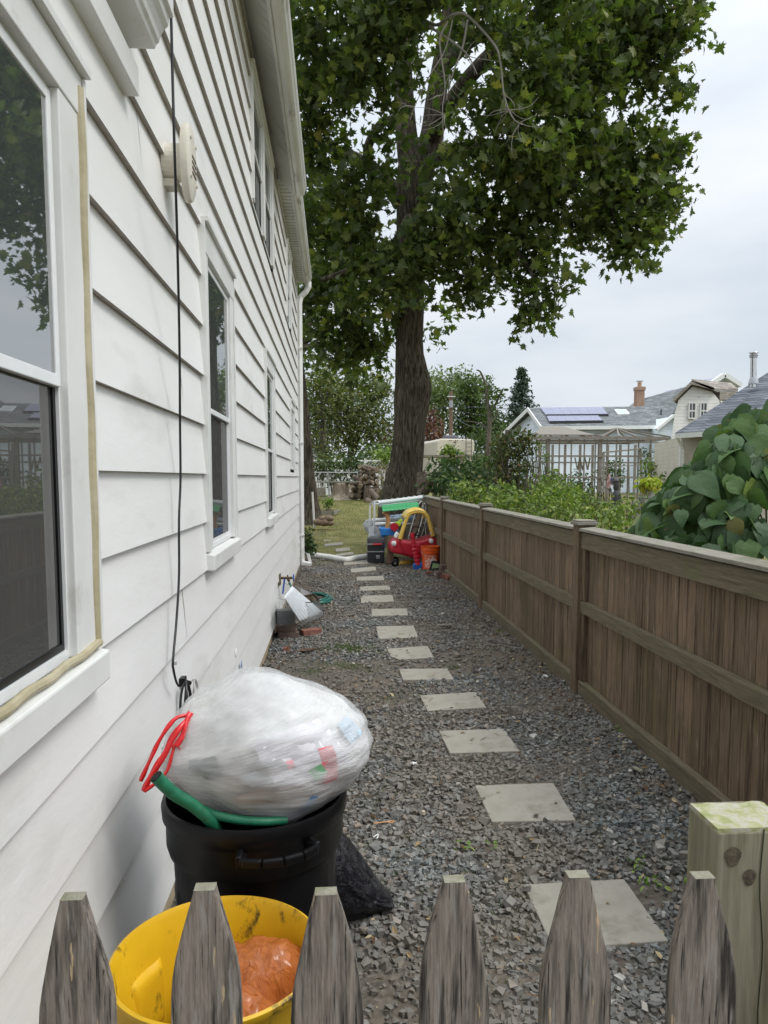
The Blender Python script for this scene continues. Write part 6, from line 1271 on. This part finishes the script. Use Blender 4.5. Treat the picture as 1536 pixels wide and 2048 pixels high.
for x in (1383, 1406):
    a = P(x-7, 838, Y2-.03); b_ = P(x+7, 806, Y2-.03); m = MB(); m.bb((a.x, Y2-.07, a.z), (b_.x, Y2-.01, b_.z)); wn = m.build('window', M_white, BN)
    m = MB()
    for i in (0,1):
        for j in (0,1): m.bb((a.x+.05+i*(b_.x-a.x-.04)/2, Y2-.078, a.z+.06+j*(b_.z-a.z-.04)/2), (a.x-.01+(i+1)*(b_.x-a.x)/2, Y2-.072, a.z-.0+(j+1)*(b_.z-a.z)/2-.02))
    m.build('pane', M_dark, wn)
# slate roofed garage at the right with steel flue
Y3 = 19.5
M_tan = wallmat('tan_siding', (.42,.38,.30), (.50,.46,.37), .115)
GR = thing('garage', 'beige sided garage with slate grey roof and shiny steel flue at right edge', 'garage', (P(1450,900,Y3).x, Y3, .1))
s0, s1 = P(1350,866,Y3), P(1700,842,Y3-3.0)
rt, rt2 = P(1540,742,Y3+3.2), P(1850,700,Y3+2.5)
m = MB(); m.prism([s0, s1, rt2, rt], (0,0,-.1)); m.build('roof', M_drs, GR)
m = MB(); m.bar(s0+Vector((0,-.04,-.08)), s1+Vector((0,-.04,-.08)), .09, .13); m.build('gutter', M_white, GR)
wa, wb = s0+Vector((.30,.25,-.08)), s1+Vector((0,.25,-.08)); m = MB(); m.add([wa, wb, Vector((wb.x,wb.y,-.1)), Vector((wa.x,wa.y,-.1)), wa+Vector((1.0,4,0)), Vector((wa.x+1.0,wa.y+4,-.1))], [(0,3,2,1),(0,4,5,3)]); m.build('wall', M_tan, GR)
m = MB(); m.bb((wa.x-.03, wa.y-.04, -.1), (wa.x+.06, wa.y+.05, wa.z)); m.tube([s0+Vector((.05,0,-.1)), s0+Vector((.28,.1,-.42)), s0+Vector((.32,.15,-1.6))], .035, 8); m.build('downspout', M_white, GR)
p = P(1507,757,Y3+1.6); t = P(1507,716,Y3+1.6); m = MB(); m.tube([p-Vector((0,0,.25)), t], .085, 20); fl = m.build('flue', flat('flue_steel', (.62,.62,.62), .18, metal=1), GR, smooth=True); m = MB(); m.lathe([(.085,0),(.105,.01),(.105,.05),(.12,.055),(.12,.08),(.09,.09),(.09,.13),(.13,.14),(.12,.16),(.01,.17)], t, 24); m.build('flue_cap', M_steel, fl, smooth=True); m = MB(); m.lathe([(.14,-.16),(.13,-.08),(.095,.02),(.086,.05)], p, 20); m.build('flashing', M_alu, fl, smooth=True)

# cream camper trailer
Y4 = 42.0; M_crm = flat('camper_cream', (.62,.57,.46), .4)
RV = thing('camper', 'cream camper trailer with rear ladder and two grey roof air conditioners', 'camper', (P(900,900,Y4).x, Y4, .6))
r = [P(874,878,Y4), P(949,876,Y4), P(950,950,Y4), P(874,950,Y4)]; m = MB(); zt, zb = r[0].z, .9; xa, xb = r[0].x, r[1].x
fx_ = P(838,880,Y4+6).x
m.prism([(xa,Y4,zb),(xb,Y4,zb),(xb,Y4,zt-.12),(xb-.15,Y4,zt),(xa+.15,Y4,zt+.02),(xa,Y4,zt-.12)], (fx_-xa-.4, 7, 0)); bd = m.build('body', M_crm, RV, bevel=.06)
for x, w_ in ((896,22),(908,12)): q = P(x, 862, Y4+1.6); m = MB(); q.z = zt+.15; m.box(q, (w_*.026, .8, .26)); m.build('air_conditioner', flat('ac_grey', (.10,.10,.12), .5), RV, bevel=.07)
m = MB()
for x in (932, 943): a = P(x, 870, Y4-.12); b_ = P(x, 920, Y4-.12); m.tube([a, b_], .02, 6)
for y in range(878, 920, 8): m.tube([P(932,y,Y4-.12), P(943,y,Y4-.12)], .018, 6)
m.build('ladder', flat('ladder_dark', (.10,.09,.08), .5), RV)
m = MB()
for x in (899,903,911,915,925): m.box(P(x, 880.5, Y4-.02), (.05,.03,.04))
m.box(P(910,884,Y4-.03), (.14,.04,.05)); m.build('marker_light', flat('marker_dark', (.08,.05,.04), .5), bd)
for dy in (1.5, 2.6): m = MB(); m.tube([(xa+.1,Y4+dy,.95),(xa-.15,Y4+dy,.95)], .36, 16); m.build('wheel', M_black, RV)
# cream house far left
Y5 = 50.0
CH_ = thing('cream_house', 'small cream house with pale grey roofs far behind the dark trunk', 'house', (P(630,900,Y5).x, Y5, .6))
m = MB(); a = P(590,887,Y5); b_ = P(654,887,Y5); m.bb((a.x, Y5, .3), (b_.x, Y5+5, b_.z)); a2, b2_ = P(590,913,Y5-1.5), P(650,913,Y5-1.5); m.bb((a2.x,Y5-1.5,.3),(b2_.x,Y5-.01,a2.z)); m.build('wall', flat('cream_wall', (.66,.63,.50), .6), CH_)
m = MB(); m.prism([P(580,888,Y5-.3), P(657,888,Y5-.3), P(636,873,Y5+2.5), P(560,873,Y5+2.5)], (0,0,-.1)); m.prism([P(580,914,Y5-1.8), P(653,914,Y5-1.8), P(626,893,Y5-.02), P(560,893,Y5-.02)], (0,0,-.1)); m.build('roof', flat('pale_roof', (.30,.31,.32), .8), CH_)
# white lattice fence
LF = thing('lattice_fence', 'white vinyl fence with lattice top far behind the woodpile', 'fence', (P(720,950,38).x, 38, .66))
xa, xb = P(600,950,38).x, P(800,950,38).x; zt = P(740,921,38).z
m = MB(); m.bb((xa,38,.6),(xb,38.04,zt-.45)); m.build('panel', M_white, LF)
m = MB(); L0 = zt-.45
for i in range(int((xb-xa)/.16)): x = xa+i*.16; m.bar((x,38.01,L0),(x+.4,38.01,zt-.03), .045,.01); m.bar((x+.4,38.03,L0),(x,38.03,zt-.03), .045,.01)
m.build('lattice', M_white, LF)
m = MB(); m.bb((xa,37.98,zt-.04),(xb,38.06,zt+.03)); m.build('rail', M_white, LF)
for i in range(4): x = xa+.2+i*(xb-xa-.4)/3; m = MB(); m.bb((x-.06,37.96,.6),(x+.06,38.08,zt+.1)); m.build('post', M_white, LF)
# chain link fence in front of the vines
CL = thing('chain_link_fence', 'grey chain link fence overgrown with vines crossing the back of the lawn', 'fence', (P(690,960,33).x, 33, .68))
zt = P(690,945,33).z; xa, xb = P(600,945,33).x, P(772,945,33).x
m = MB(); m.tube([(xa,33,zt),(xb,33,zt)], .025, 8); m.build('top_rail', M_steel, CL)
for i in range(4): x = xa+(xb-xa)*i/3; m = MB(); m.tube([(x,33,.5),(x,33,zt+.05)], .03, 8); m.build('post', M_steel, CL)
m = MB(); 
for i in range(int((xb-xa)/.11)): x = xa+i*.11; m.bar((x,33.0,.66),(x+.6,33.0,zt), .006); m.bar((x+.6,33.01,.66),(x,33.01,zt), .006)
m.build('mesh', M_steel, CL)
for i, (x, y, r_, lb) in enumerate(((640,925,22,'leftmost leafy vine on the chain link fence, in front of the cream house'),(665,935,26,'vine on chain link fence beside the cream house'),(690,945,24,'vine on the chain link fence straight above the bench plank'),(712,930,24,'dark vine on chain link fence just left of the woodpile'))):
    shrub('fence_vine', lb, [lobe(x, y, r_, 33.6, 1, .6, 1.1), lobe(x+6, y+24, r_*.8, 33.5, .8, .5)], 75, .19, L_mid if i < 3 else L_gard2, twig=.16, per=9, group='vines on the chain link fence')
# pile of split logs, stump with plank bench, box
WPX = 735; wy = 28.4
k = 0; gl = 'logs stacked in the woodpile'
rows = [(705,992,760,9),(708,980,757,8),(710,968,755,8),(714,957,750,6),(722,946,746,4),(728,937,742,3)]
desc = ['bottom', 'second', 'third', 'fourth', 'fifth', 'top']
for ri, (xa, y, xb, nn) in enumerate(rows):
    for i in range(nn):
        x = xa+(xb-xa)*(i+.5)/nn+random.uniform(-2,2); p = P(x, y+random.uniform(-2,2), wy+random.uniform(-.15,.2)); a = random.uniform(-.9,.9); L0 = random.uniform(.18,.30); d = Vector((math.cos(a)*L0, .22*random.choice([-1,1]), random.uniform(-.1,.1)))
        if random.random() < .15: d = Vector((.06, .3, random.uniform(-.05,.15)))
        o = log(p-d, p+d, random.uniform(.06,.10), '%s from the left in the %s layer of the woodpile, brown split log' % (['first','second','third','fourth','fifth','sixth','seventh','eighth','ninth'][i], desc[ri]), 'split logs in the woodpile')
p = P(735,985,28.0); o = log(p+Vector((-.02,0,-.42)), p+Vector((.0,0,.25)), .12, 'fat upright reddish brown log in front of the woodpile'); 
log(P(742,982,27.6), P(757,1000,27.2), .12, 'hollow log lying aslant at the foot of woodpile'); log(P(733,1000,27.4), P(745,1008,27.2), .11, 'short log on grass in front of the woodpile')
SB = P(682,1000,29.0); SB.z = gz(SB.x, 29)
m = MB(); q = [(SB.x, 29, SB.z-.05+i*.09) for i in range(9)]; rr = [.72,.55,.42,.36,.33,.32,.31,.30,.30]; m.tube(q, rr, 40, prof=lambda i, a: 1+(.42*abs(math.sin(a*2.5+.4))*(max(0, 3-i)/3))+.07*math.sin(a*9)); o = m.build('tree_stump', mnoise('stump_wood', [(.3,(.14,.11,.08)),(.7,(.36,.30,.22))], 5, .95, stretch=(3,3,.5), bs=.9), org=SB, smooth='all'); tag(o, 'pale weathered tree stump with spreading roots left of the woodpile', 'stump')
m = MB(); a = P(630,969,28.9); b_ = P(700,973,28.9); m.bar(Vector((a.x,28.9,SB.z+.70)), Vector((b_.x,28.9,SB.z+.70)), .3, .05); o = m.build('bench_plank', W_pt, org=a, bevel=.01); tag(o, 'long plank laid across the stump as a bench', 'plank')
m = MB(); a = P(630,988,28.3); m.bb((a.x-.0, 28.2, gz(0,28)+.2), (a.x+.40, 28.7, gz(0,28)+.52)); 
for dx in (.03,.33): m.bb((a.x+dx, 28.22, gz(0,28)-.05), (a.x+dx+.05, 28.68, gz(0,28)+.199))
o = m.build('wooden_crate', W_cap, org=a, bevel=.01); tag(o, 'grey wooden box on legs beside dark trunk under the plank', 'box')
m = MB(); a = P(641,1022,23.5); b_ = P(672,1018,24.5); z = gz(0,24)
for s, e in (((a.x,23.4),(b_.x-.1,23.4)),((b_.x-.1,23.4),(b_.x+.12,24.6)),((a.x,24.6),(b_.x+.12,24.6))): m.bar((s[0],s[1],z+.04),(e[0],e[1],z+.04), .05, .12)
o = m.build('bed_edging', W_cap, org=(a.x,23.4,z)); tag(o, 'low wooden board edging of a small planting bed on lawn', 'garden bed')
shrub('bed_plant', 'small bright green plant growing in the boarded bed', [lobe(658,1003,13,24.2)], 500, .10, L_gard, twig=.07, per=8)
# straggly dry brush left of the maple
shrub('dry_brush', 'dry tan brushy stalks between the woodpile and maple trunk', [lobe(768,940,14,22), lobe(772,965,14,22), lobe(765,990,12,22)], 240, .08, leafmat('dry_leaf', [(0,(.18,.14,.08)),(1,(.38,.31,.19))]), twig=.12, per=9, stems=9)
shrub('yard_shrub', 'green bush between the lattice fence and the maple trunk', [lobe(775,915,20,30), lobe(765,905,18,31)], 160, .16, L_gard, twig=.15, per=9)
shrub('fern_shrub', 'feathery light green shrub in front of the camper', [lobe(900,905,20,34,1,.6), lobe(915,915,16,34,1,.6), lobe(890,915,14,34,1,.6)], 200, .15, L_gard, twig=.12, per=9)
shrub('yard_shrub', 'mid green shrub in front of the camper and left of long vine', [lobe(960,930,20,24), lobe(975,945,20,23), lobe(995,935,16,25)], 200, .13, L_gard2, twig=.12, per=9)

# garden tables
def table(xa, xb, yt, Y, lb, mt, xp=None):
    a, b_ = P(xa, yt, Y), P(xb, yt, Y); T_ = thing('garden_table', lb, 'table', ((a.x+b_.x)/2, Y+.5, gz(a.x, Y)))
    m = MB(); m.bb((a.x, Y, a.z-.07), (b_.x, Y+1.1, a.z)); m.build('table_top', mt, T_)
    zg = gz(a.x, Y)
    for x in (a.x+.06, b_.x-.06):
        for dy in (.05, 1.02): m = MB(); m.bb((x-.04, Y+dy, zg-.1), (x+.04, Y+dy+.08, a.z-.071)); m.build('leg', mt, T_)
    m = MB(); w_ = b_.x-a.x; m.bar((a.x+.1,Y+.02,a.z-.75),(a.x+.1+w_*.32,Y+.02,a.z-.08), .07,.03); m.bar((b_.x-.1,Y+.02,a.z-.75),(b_.x-.1-w_*.32,Y+.02,a.z-.08), .07,.03); m.bar((a.x+.1,Y+.06,a.z-.62),(b_.x-.1,Y+.06,a.z-.62), .05,.05); m.build('brace', mt, T_)
table(836, 899, 910, 26, 'tall grey wooden garden table with cross braces right of the maple trunk', W_cap)
table(920, 968, 909, 28, 'pale wooden work table behind the shrubs, left of the climbing vine', W_g)
m = MB(); a = P(973,958,21); m.bb((a.x, 21, a.z-.03),(P(997,958,21).x, 21.5, a.z+.03)); m.bb((a.x+.05, 21.1, a.z+.03),(a.x+.25, 21.4, a.z+.12)); o = m.build('potting_bench', M_brick, org=a); tag(o, 'low reddish brown plank shelf among the shrubs behind fence', 'shelf')

# timber frame (open greenhouse skeleton)
Y6 = 25.5; W_gr = wood('frame_grey', (.18,.16,.135), (.33,.295,.26), None, None, sc=4)
TF = thing('timber_frame', 'grey weathered timber greenhouse skeleton with open grid walls and low hip roof', 'garden frame', (P(1190,1000,Y6).x, Y6, .5))
zg = .45; zt = P(1200,880,Y6).z; xs6 = [1072,1096,1118,1142,1168,1190,1200,1213,1232,1256,1276,1300,1335]
for i, x in enumerate(xs6):
    p = P(x, 950, Y6); wd = .12 if x in (1200,1096,1335) else .042; m = MB(); m.bb((p.x-wd/2, Y6, zg-.2), (p.x+wd/2, Y6+wd, zt+.02)); m.build('post', W_gr, TF)
for i, x in enumerate((1080,1105,1130,1160,1185,1215,1240,1270,1300,1325)):
    p = P(x, 950, Y6+3.6); m = MB(); m.bb((p.x-.04, Y6+3.6, zg-.2), (p.x+.04, Y6+3.68, zt)); m.build('post', W_gr, TF)
for y in (881, 912, 955):
    a, b_ = P(1072,y,Y6-.03), P(1200 if y == 903 else 1290,y,Y6-.03); m = MB(); m.bb((a.x, Y6-.03, a.z-.03), (b_.x, Y6-.002, a.z+.03)); m.build('rail', W_gr, TF)
for y in (884, 925):
    a, b_ = P(1080,y,Y6+3.57), P(1325,y,Y6+3.57); m = MB(); m.bb((a.x, Y6+3.57, a.z-.03), (b_.x, Y6+3.598, a.z+.03)); m.build('rail', W_gr, TF)
xl, xr = P(1066,880,Y6).x, P(1340,880,Y6).x; m = MB(); m.bb((xl, Y6-.08, zt+.02), (xr, Y6-.035, zt+.12)); m.bb((xl, Y6+3.6, zt+.02), (xr, Y6+3.65, zt+.12)); m.bb((xl, Y6-.035, zt+.02), (xl+.06, Y6+3.599, zt+.12)); m.bb((xr-.06, Y6-.035, zt+.02), (xr, Y6+3.599, zt+.12)); m.build('top_beam', W_gr, TF)
m = MB()
for (ea, eb) in ((xl, xl+(xr-xl)*.5), (xl+(xr-xl)*.5, xr)):
    md_ = (ea+eb)/2; ap = Vector((md_, Y6+1.8, zt+.52)); 
    for q in ((ea, Y6), (eb, Y6), (ea, Y6+3.6), (eb, Y6+3.6), (md_, Y6), (md_, Y6+3.6), ((ea+md_)/2, Y6), ((eb+md_)/2, Y6)): m.bar((q[0], q[1], zt+.12), ap, .05, .05)
    if ea == xl:
        m.prism([Vector((ea, Y6-.05, zt+.15)), Vector((eb-.3, Y6-.05, zt+.15)), ap+Vector((.4,0,.03)), ap+Vector((-.4,0,.03))], (0,0,.03))
m.build('roof_frame', W_gr, TF)
m = MB()
for x in (1150,1160,1170): a = P(x, 915, Y6+.4); m.bar(a, P(x+5, 940, Y6+.4), .05, .03); m.bar(P(x+10,915,Y6+.4), P(x+5, 940, Y6+.4), .05, .03)
m.build('zigzag_brace', W_g, TF)
# open screen door leaning outwards and low wire panels
DR = thing('screen_door', 'open grid screen door of the timber frame standing ajar beside small flag', 'door', tuple(P(1245,1000,Y6-.6)))
m = MB(); a, b_ = P(1207,905,Y6-.7), P(1281,898,Y6-.3); a2, b2_ = P(1207,985,Y6-.7), P(1283,990,Y6-.3)
for s, e in ((a,b_),(a2,b2_),(a,a2),(b_,b2_)): m.bar(s, e, .07, .05)
m.build('frame', W_cap, DR); m = MB()
for t in (.33,.67): m.bar(a.lerp(b_, t), a2.lerp(b2_, t), .035, .03)
for t in (.35,.62): m.bar(a.lerp(a2, t), b_.lerp(b2_, t), .035, .03)
m.build('glazing_bar', W_cap, DR)
# flag on a short stick
fb = P(1219,985,21); FLG = thing('small_flag', 'small striped red and white flag with blue corner on short stick', 'flag', (fb.x, 21, gz(0,21)))
m = MB(); m.tube([(P(1222,975,21).x,21,gz(0,21)-.05), P(1216,936,21)], .007, 6); m.build('stick', W_g, FLG)
M_fr = flat('flag_red', (.42,.04,.05), .8); M_fw = flat('flag_white', (.70,.68,.66), .8); M_fb = flat('flag_blue', (.04,.07,.20), .8)
m = MB(); A0 = P(1217,940,21); ux = (P(1226,968,21)-P(1219,947,21)); uy = P(1211,972,21)-P(1217,942,21)
def fl_(u, v): # u along the stripes (hanging down), v across
    return P(1217+3*u-9*v*(1-u*.2), 943+30*u+3*v, 21)+Vector((0,-.02+.015*math.sin(u*6+v*5),0)) if False else P(1219,944,21).lerp(P(1227,967,21), u)+ (P(1211,973,21)-P(1219,944,21)).lerp(P(1216,976,21)-P(1227,967,21), u)*0 + Vector((0,.02*math.sin(u*7+v*4),0)) + (P(1212,975,21)-P(1219,944,21)+Vector((0,0,.22)))*0
for j in range(13):
    m = MB(); m.grid(8, 2, lambda u, v: P(1218,945,21).lerp(P(1227,962,21), (j+v)/13)+(P(1211,974,21)-P(1218,945,21)).lerp(P(1219,977,21)-P(1227,962,21), (j+v)/13)*u+Vector((0,.02*math.sin(u*6+j*.5),0))); m.build('stripe', M_fr if j % 2 == 0 else M_fw, FLG, smooth='all')
m = MB(); m.grid(6, 6, lambda u, v: P(1218,945,21).lerp(P(1227,962,21), 1-.54*v)+(P(1211,974,21)-P(1218,945,21)).lerp(P(1219,977,21)-P(1227,962,21), 1-.54*v)*u*.42+Vector((0,-.006+.02*math.sin(u*2.5+(1-.54*v)*6.5),0))); can_ = m.build('canton', M_fb, FLG, smooth='all')
m = MB()
for i in range(4):
    for j in range(4):
        u, v = (i+.5)/4, (j+.5)/4; p = P(1218,945,21).lerp(P(1227,962,21), 1-.54*v)+(P(1211,974,21)-P(1218,945,21)).lerp(P(1219,977,21)-P(1227,962,21), 1-.54*v)*u*.42+Vector((0,-.012+.02*math.sin(u*2.5+(1-.54*v)*6.5),0)); m.box(p, (.008,.002,.008))
m.build('stars', M_fw, can_)
# dark garden figure
m = MB(); p = P(1232,996,20.8); p.z = gz(p.x,20.8); h_ = P(1232,958,20.8).z-p.z; m.lathe([(.001,0),(.10,.0),(.11,.03),(.085,.08),(.10,h_*.35),(.115,h_*.5),(.12,h_*.62),(.09,h_*.72),(.05,h_*.76),(.075,h_*.83),(.08,h_*.89),(.065,h_*.95),(.09,h_*.955),(.085,h_*.97),(.05,h_),(.001,h_+.02)], p, 20); m.tube([p+Vector((-.1,-.02,h_*.66)), p+Vector((-.15,-.1,h_*.5)), p+Vector((-.05,-.13,h_*.45))], .03, 8); m.tube([p+Vector((.1,-.02,h_*.66)), p+Vector((.14,-.1,h_*.5)), p+Vector((.04,-.13,h_*.45))], .03, 8)
o = m.build('garden_statue', flat('statue_dark', (.05,.05,.055), .6), org=p, smooth=True); tag(o, 'dark standing garden figure beside the small flag', 'statue')
# planter on concrete blocks
M_blk = mnoise('block_grey', [(.3,(.24,.23,.21)),(.7,(.38,.37,.34))], 8, .95, bs=.5)
p = P(1303,1014,17.0); bz = p.z
o = MB().bb((p.x-.18, 17, bz-.25), (p.x+.19, 17.35, bz+.20)).build('concrete_block', M_blk, org=(p.x,17,bz-.25), bevel=.01); tag(o, 'large concrete block carrying the pot of yellow green plant', 'block')
o = MB().bb((p.x-.20, 16.98, bz+.202), (p.x+.21, 17.38, bz+.24)).build('concrete_slab', M_blk, org=(p.x,17,bz+.2), bevel=.005); tag(o, 'flat slab lying on top of the concrete block under the pot', 'slab')
m = MB(); c = Vector((p.x+.02, 17.18, bz+.242)); m.lathe([(.001,0),(.11,0),(.125,.17),(.135,.175),(.135,.20),(.12,.2),(.11,.18),(.001,.17)], c, 28); o = m.build('flower_pot', M_blk, org=c, smooth=True); tag(o, 'round grey flower pot on concrete block', 'flower pot')
shrub('potted_plant', 'bright yellow green leafy plant spilling from grey flower pot', [((c.x, c.y, c.z+.27), (.24,.2,.11), 1)], 900, .15, leafmat('yellow_leaf', [(0,(.28,.36,.05)),(.5,(.45,.48,.08)),(1,(.60,.50,.10))], .5, .35), twig=.06, per=6, cat_='potted plant', basez=c.z+.19)
o = MB().bb((p.x-.36, 17.1, bz-.25), (p.x-.20, 17.35, bz+.05)).bb((p.x-.345, 17.12, bz+.052), (p.x-.21, 17.33, bz+.14)).build('small_block', M_blk, org=(p.x-.3,17.1,bz-.2), bevel=.01); tag(o, 'small stacked concrete blocks left of the large block', 'block')
# garden growth inside and around the frame
for i, (x, y, r_, Y, mt_, lb) in enumerate(((1110,960,24,27.5,L_mid,'leafy tomato like plant inside left part of timber frame'),(1160,965,24,27.5,L_gard2,'green plant inside middle of the timber frame'),(1225,940,24,28,L_mid,'green plant behind the open screen door'),(1315,930,26,24,L_gard,'leafy red flowered bush at the right end of timber frame'),(1330,965,24,22,L_gard,'green bush between the potted plant and big leaf mound'),(1345,1000,24,16,L_gard2,'low green plants behind the potted plant at the right'))):
    shrub('garden_plant', lb, [lobe(x, y, r_, Y), lobe(x+8, y+18, r_*.8, Y), lobe(x-14, y+12, r_*.7, Y-.5)], 190 if Y > 20 else 320, .13 if Y > 20 else .09, mt_, twig=.14, per=7)
shrub('climber_on_frame', 'thin green climber winding up left posts of the timber frame', [lobe(1090,915,9,25.2), lobe(1098,940,10,25.2), lobe(1085,890,7,25.2), lobe(1112,955,11,25.2)], 330, .10, L_gard, twig=.1, per=7, cat_='climbing plant')
shrub('climber_on_frame', 'leafy climber hanging on the far right posts of the timber frame', [lobe(1290,905,10,25.2), lobe(1300,930,12,25.2), lobe(1322,900,9,25.2)], 330, .10, L_mid, twig=.1, per=7, cat_='climbing plant')
for i, (x, y, r_, Y, lb) in enumerate(((1085,985,26,19,'bright weedy bush just in front of left end of timber frame'),(1130,990,24,18,'pale green bush in front of the middle of timber frame'),(1170,1000,22,17,'bright bush left of the small flag'),(1260,1010,20,13,'low green bush below the screen door and garden figure'))):
    shrub('frame_bush', lb, [lobe(x, y, r_, Y), lobe(x+22, y+8, r_*.8, Y), lobe(x-18, y+8, r_*.7, Y-.4)], 300, .09, L_gard if i != 2 else L_mid, twig=.12, per=9)
# poles, wires
UP = thing('utility_pole', 'brown wooden utility pole with wires rising beyond the camper', 'utility pole', (P(902,900,56).x, 56, .6))
m = MB(); a = P(902,783,56); m.tube([(a.x,56,.3), a], [.17,.13], 10); m.build('post', W_pl, UP)
m = MB(); m.tube([a+Vector((0,-.2,-1.2)), a+Vector((0,-.2,-.7))], .14, 10); m.tube([a+Vector((-.3,-.16,-.4)), a+Vector((.3,-.16,-.4))], .04, 6); m.build('fitting', M_steel, UP)
M_wire = flat('wire_black', (.04,.045,.05), .6)
def wire(pts, lb, r=.018):
    A, B = P(*pts[0]), P(*pts[1]); q = wobble(A, B, 16, 0, pts[2]); m = MB(); m.tube(q, r, 5); o = m.build('overhead_wire', M_wire, org=A); tag(o, lb, 'wire')
wire(((902,812,56),(1600,812,50),.4), 'upper overhead wire running right from pole above blue house roof'); wire(((902,820,56),(1500,850,60),.9), 'lower overhead wire passing behind the spruce'); wire(((902,812,56),(560,830,60),.9), 'overhead wire running left from the pole behind maple trunk'); wire(((902,826,56),(985,850,45),.5), 'short sagging cable from the pole to dead tree', .022)
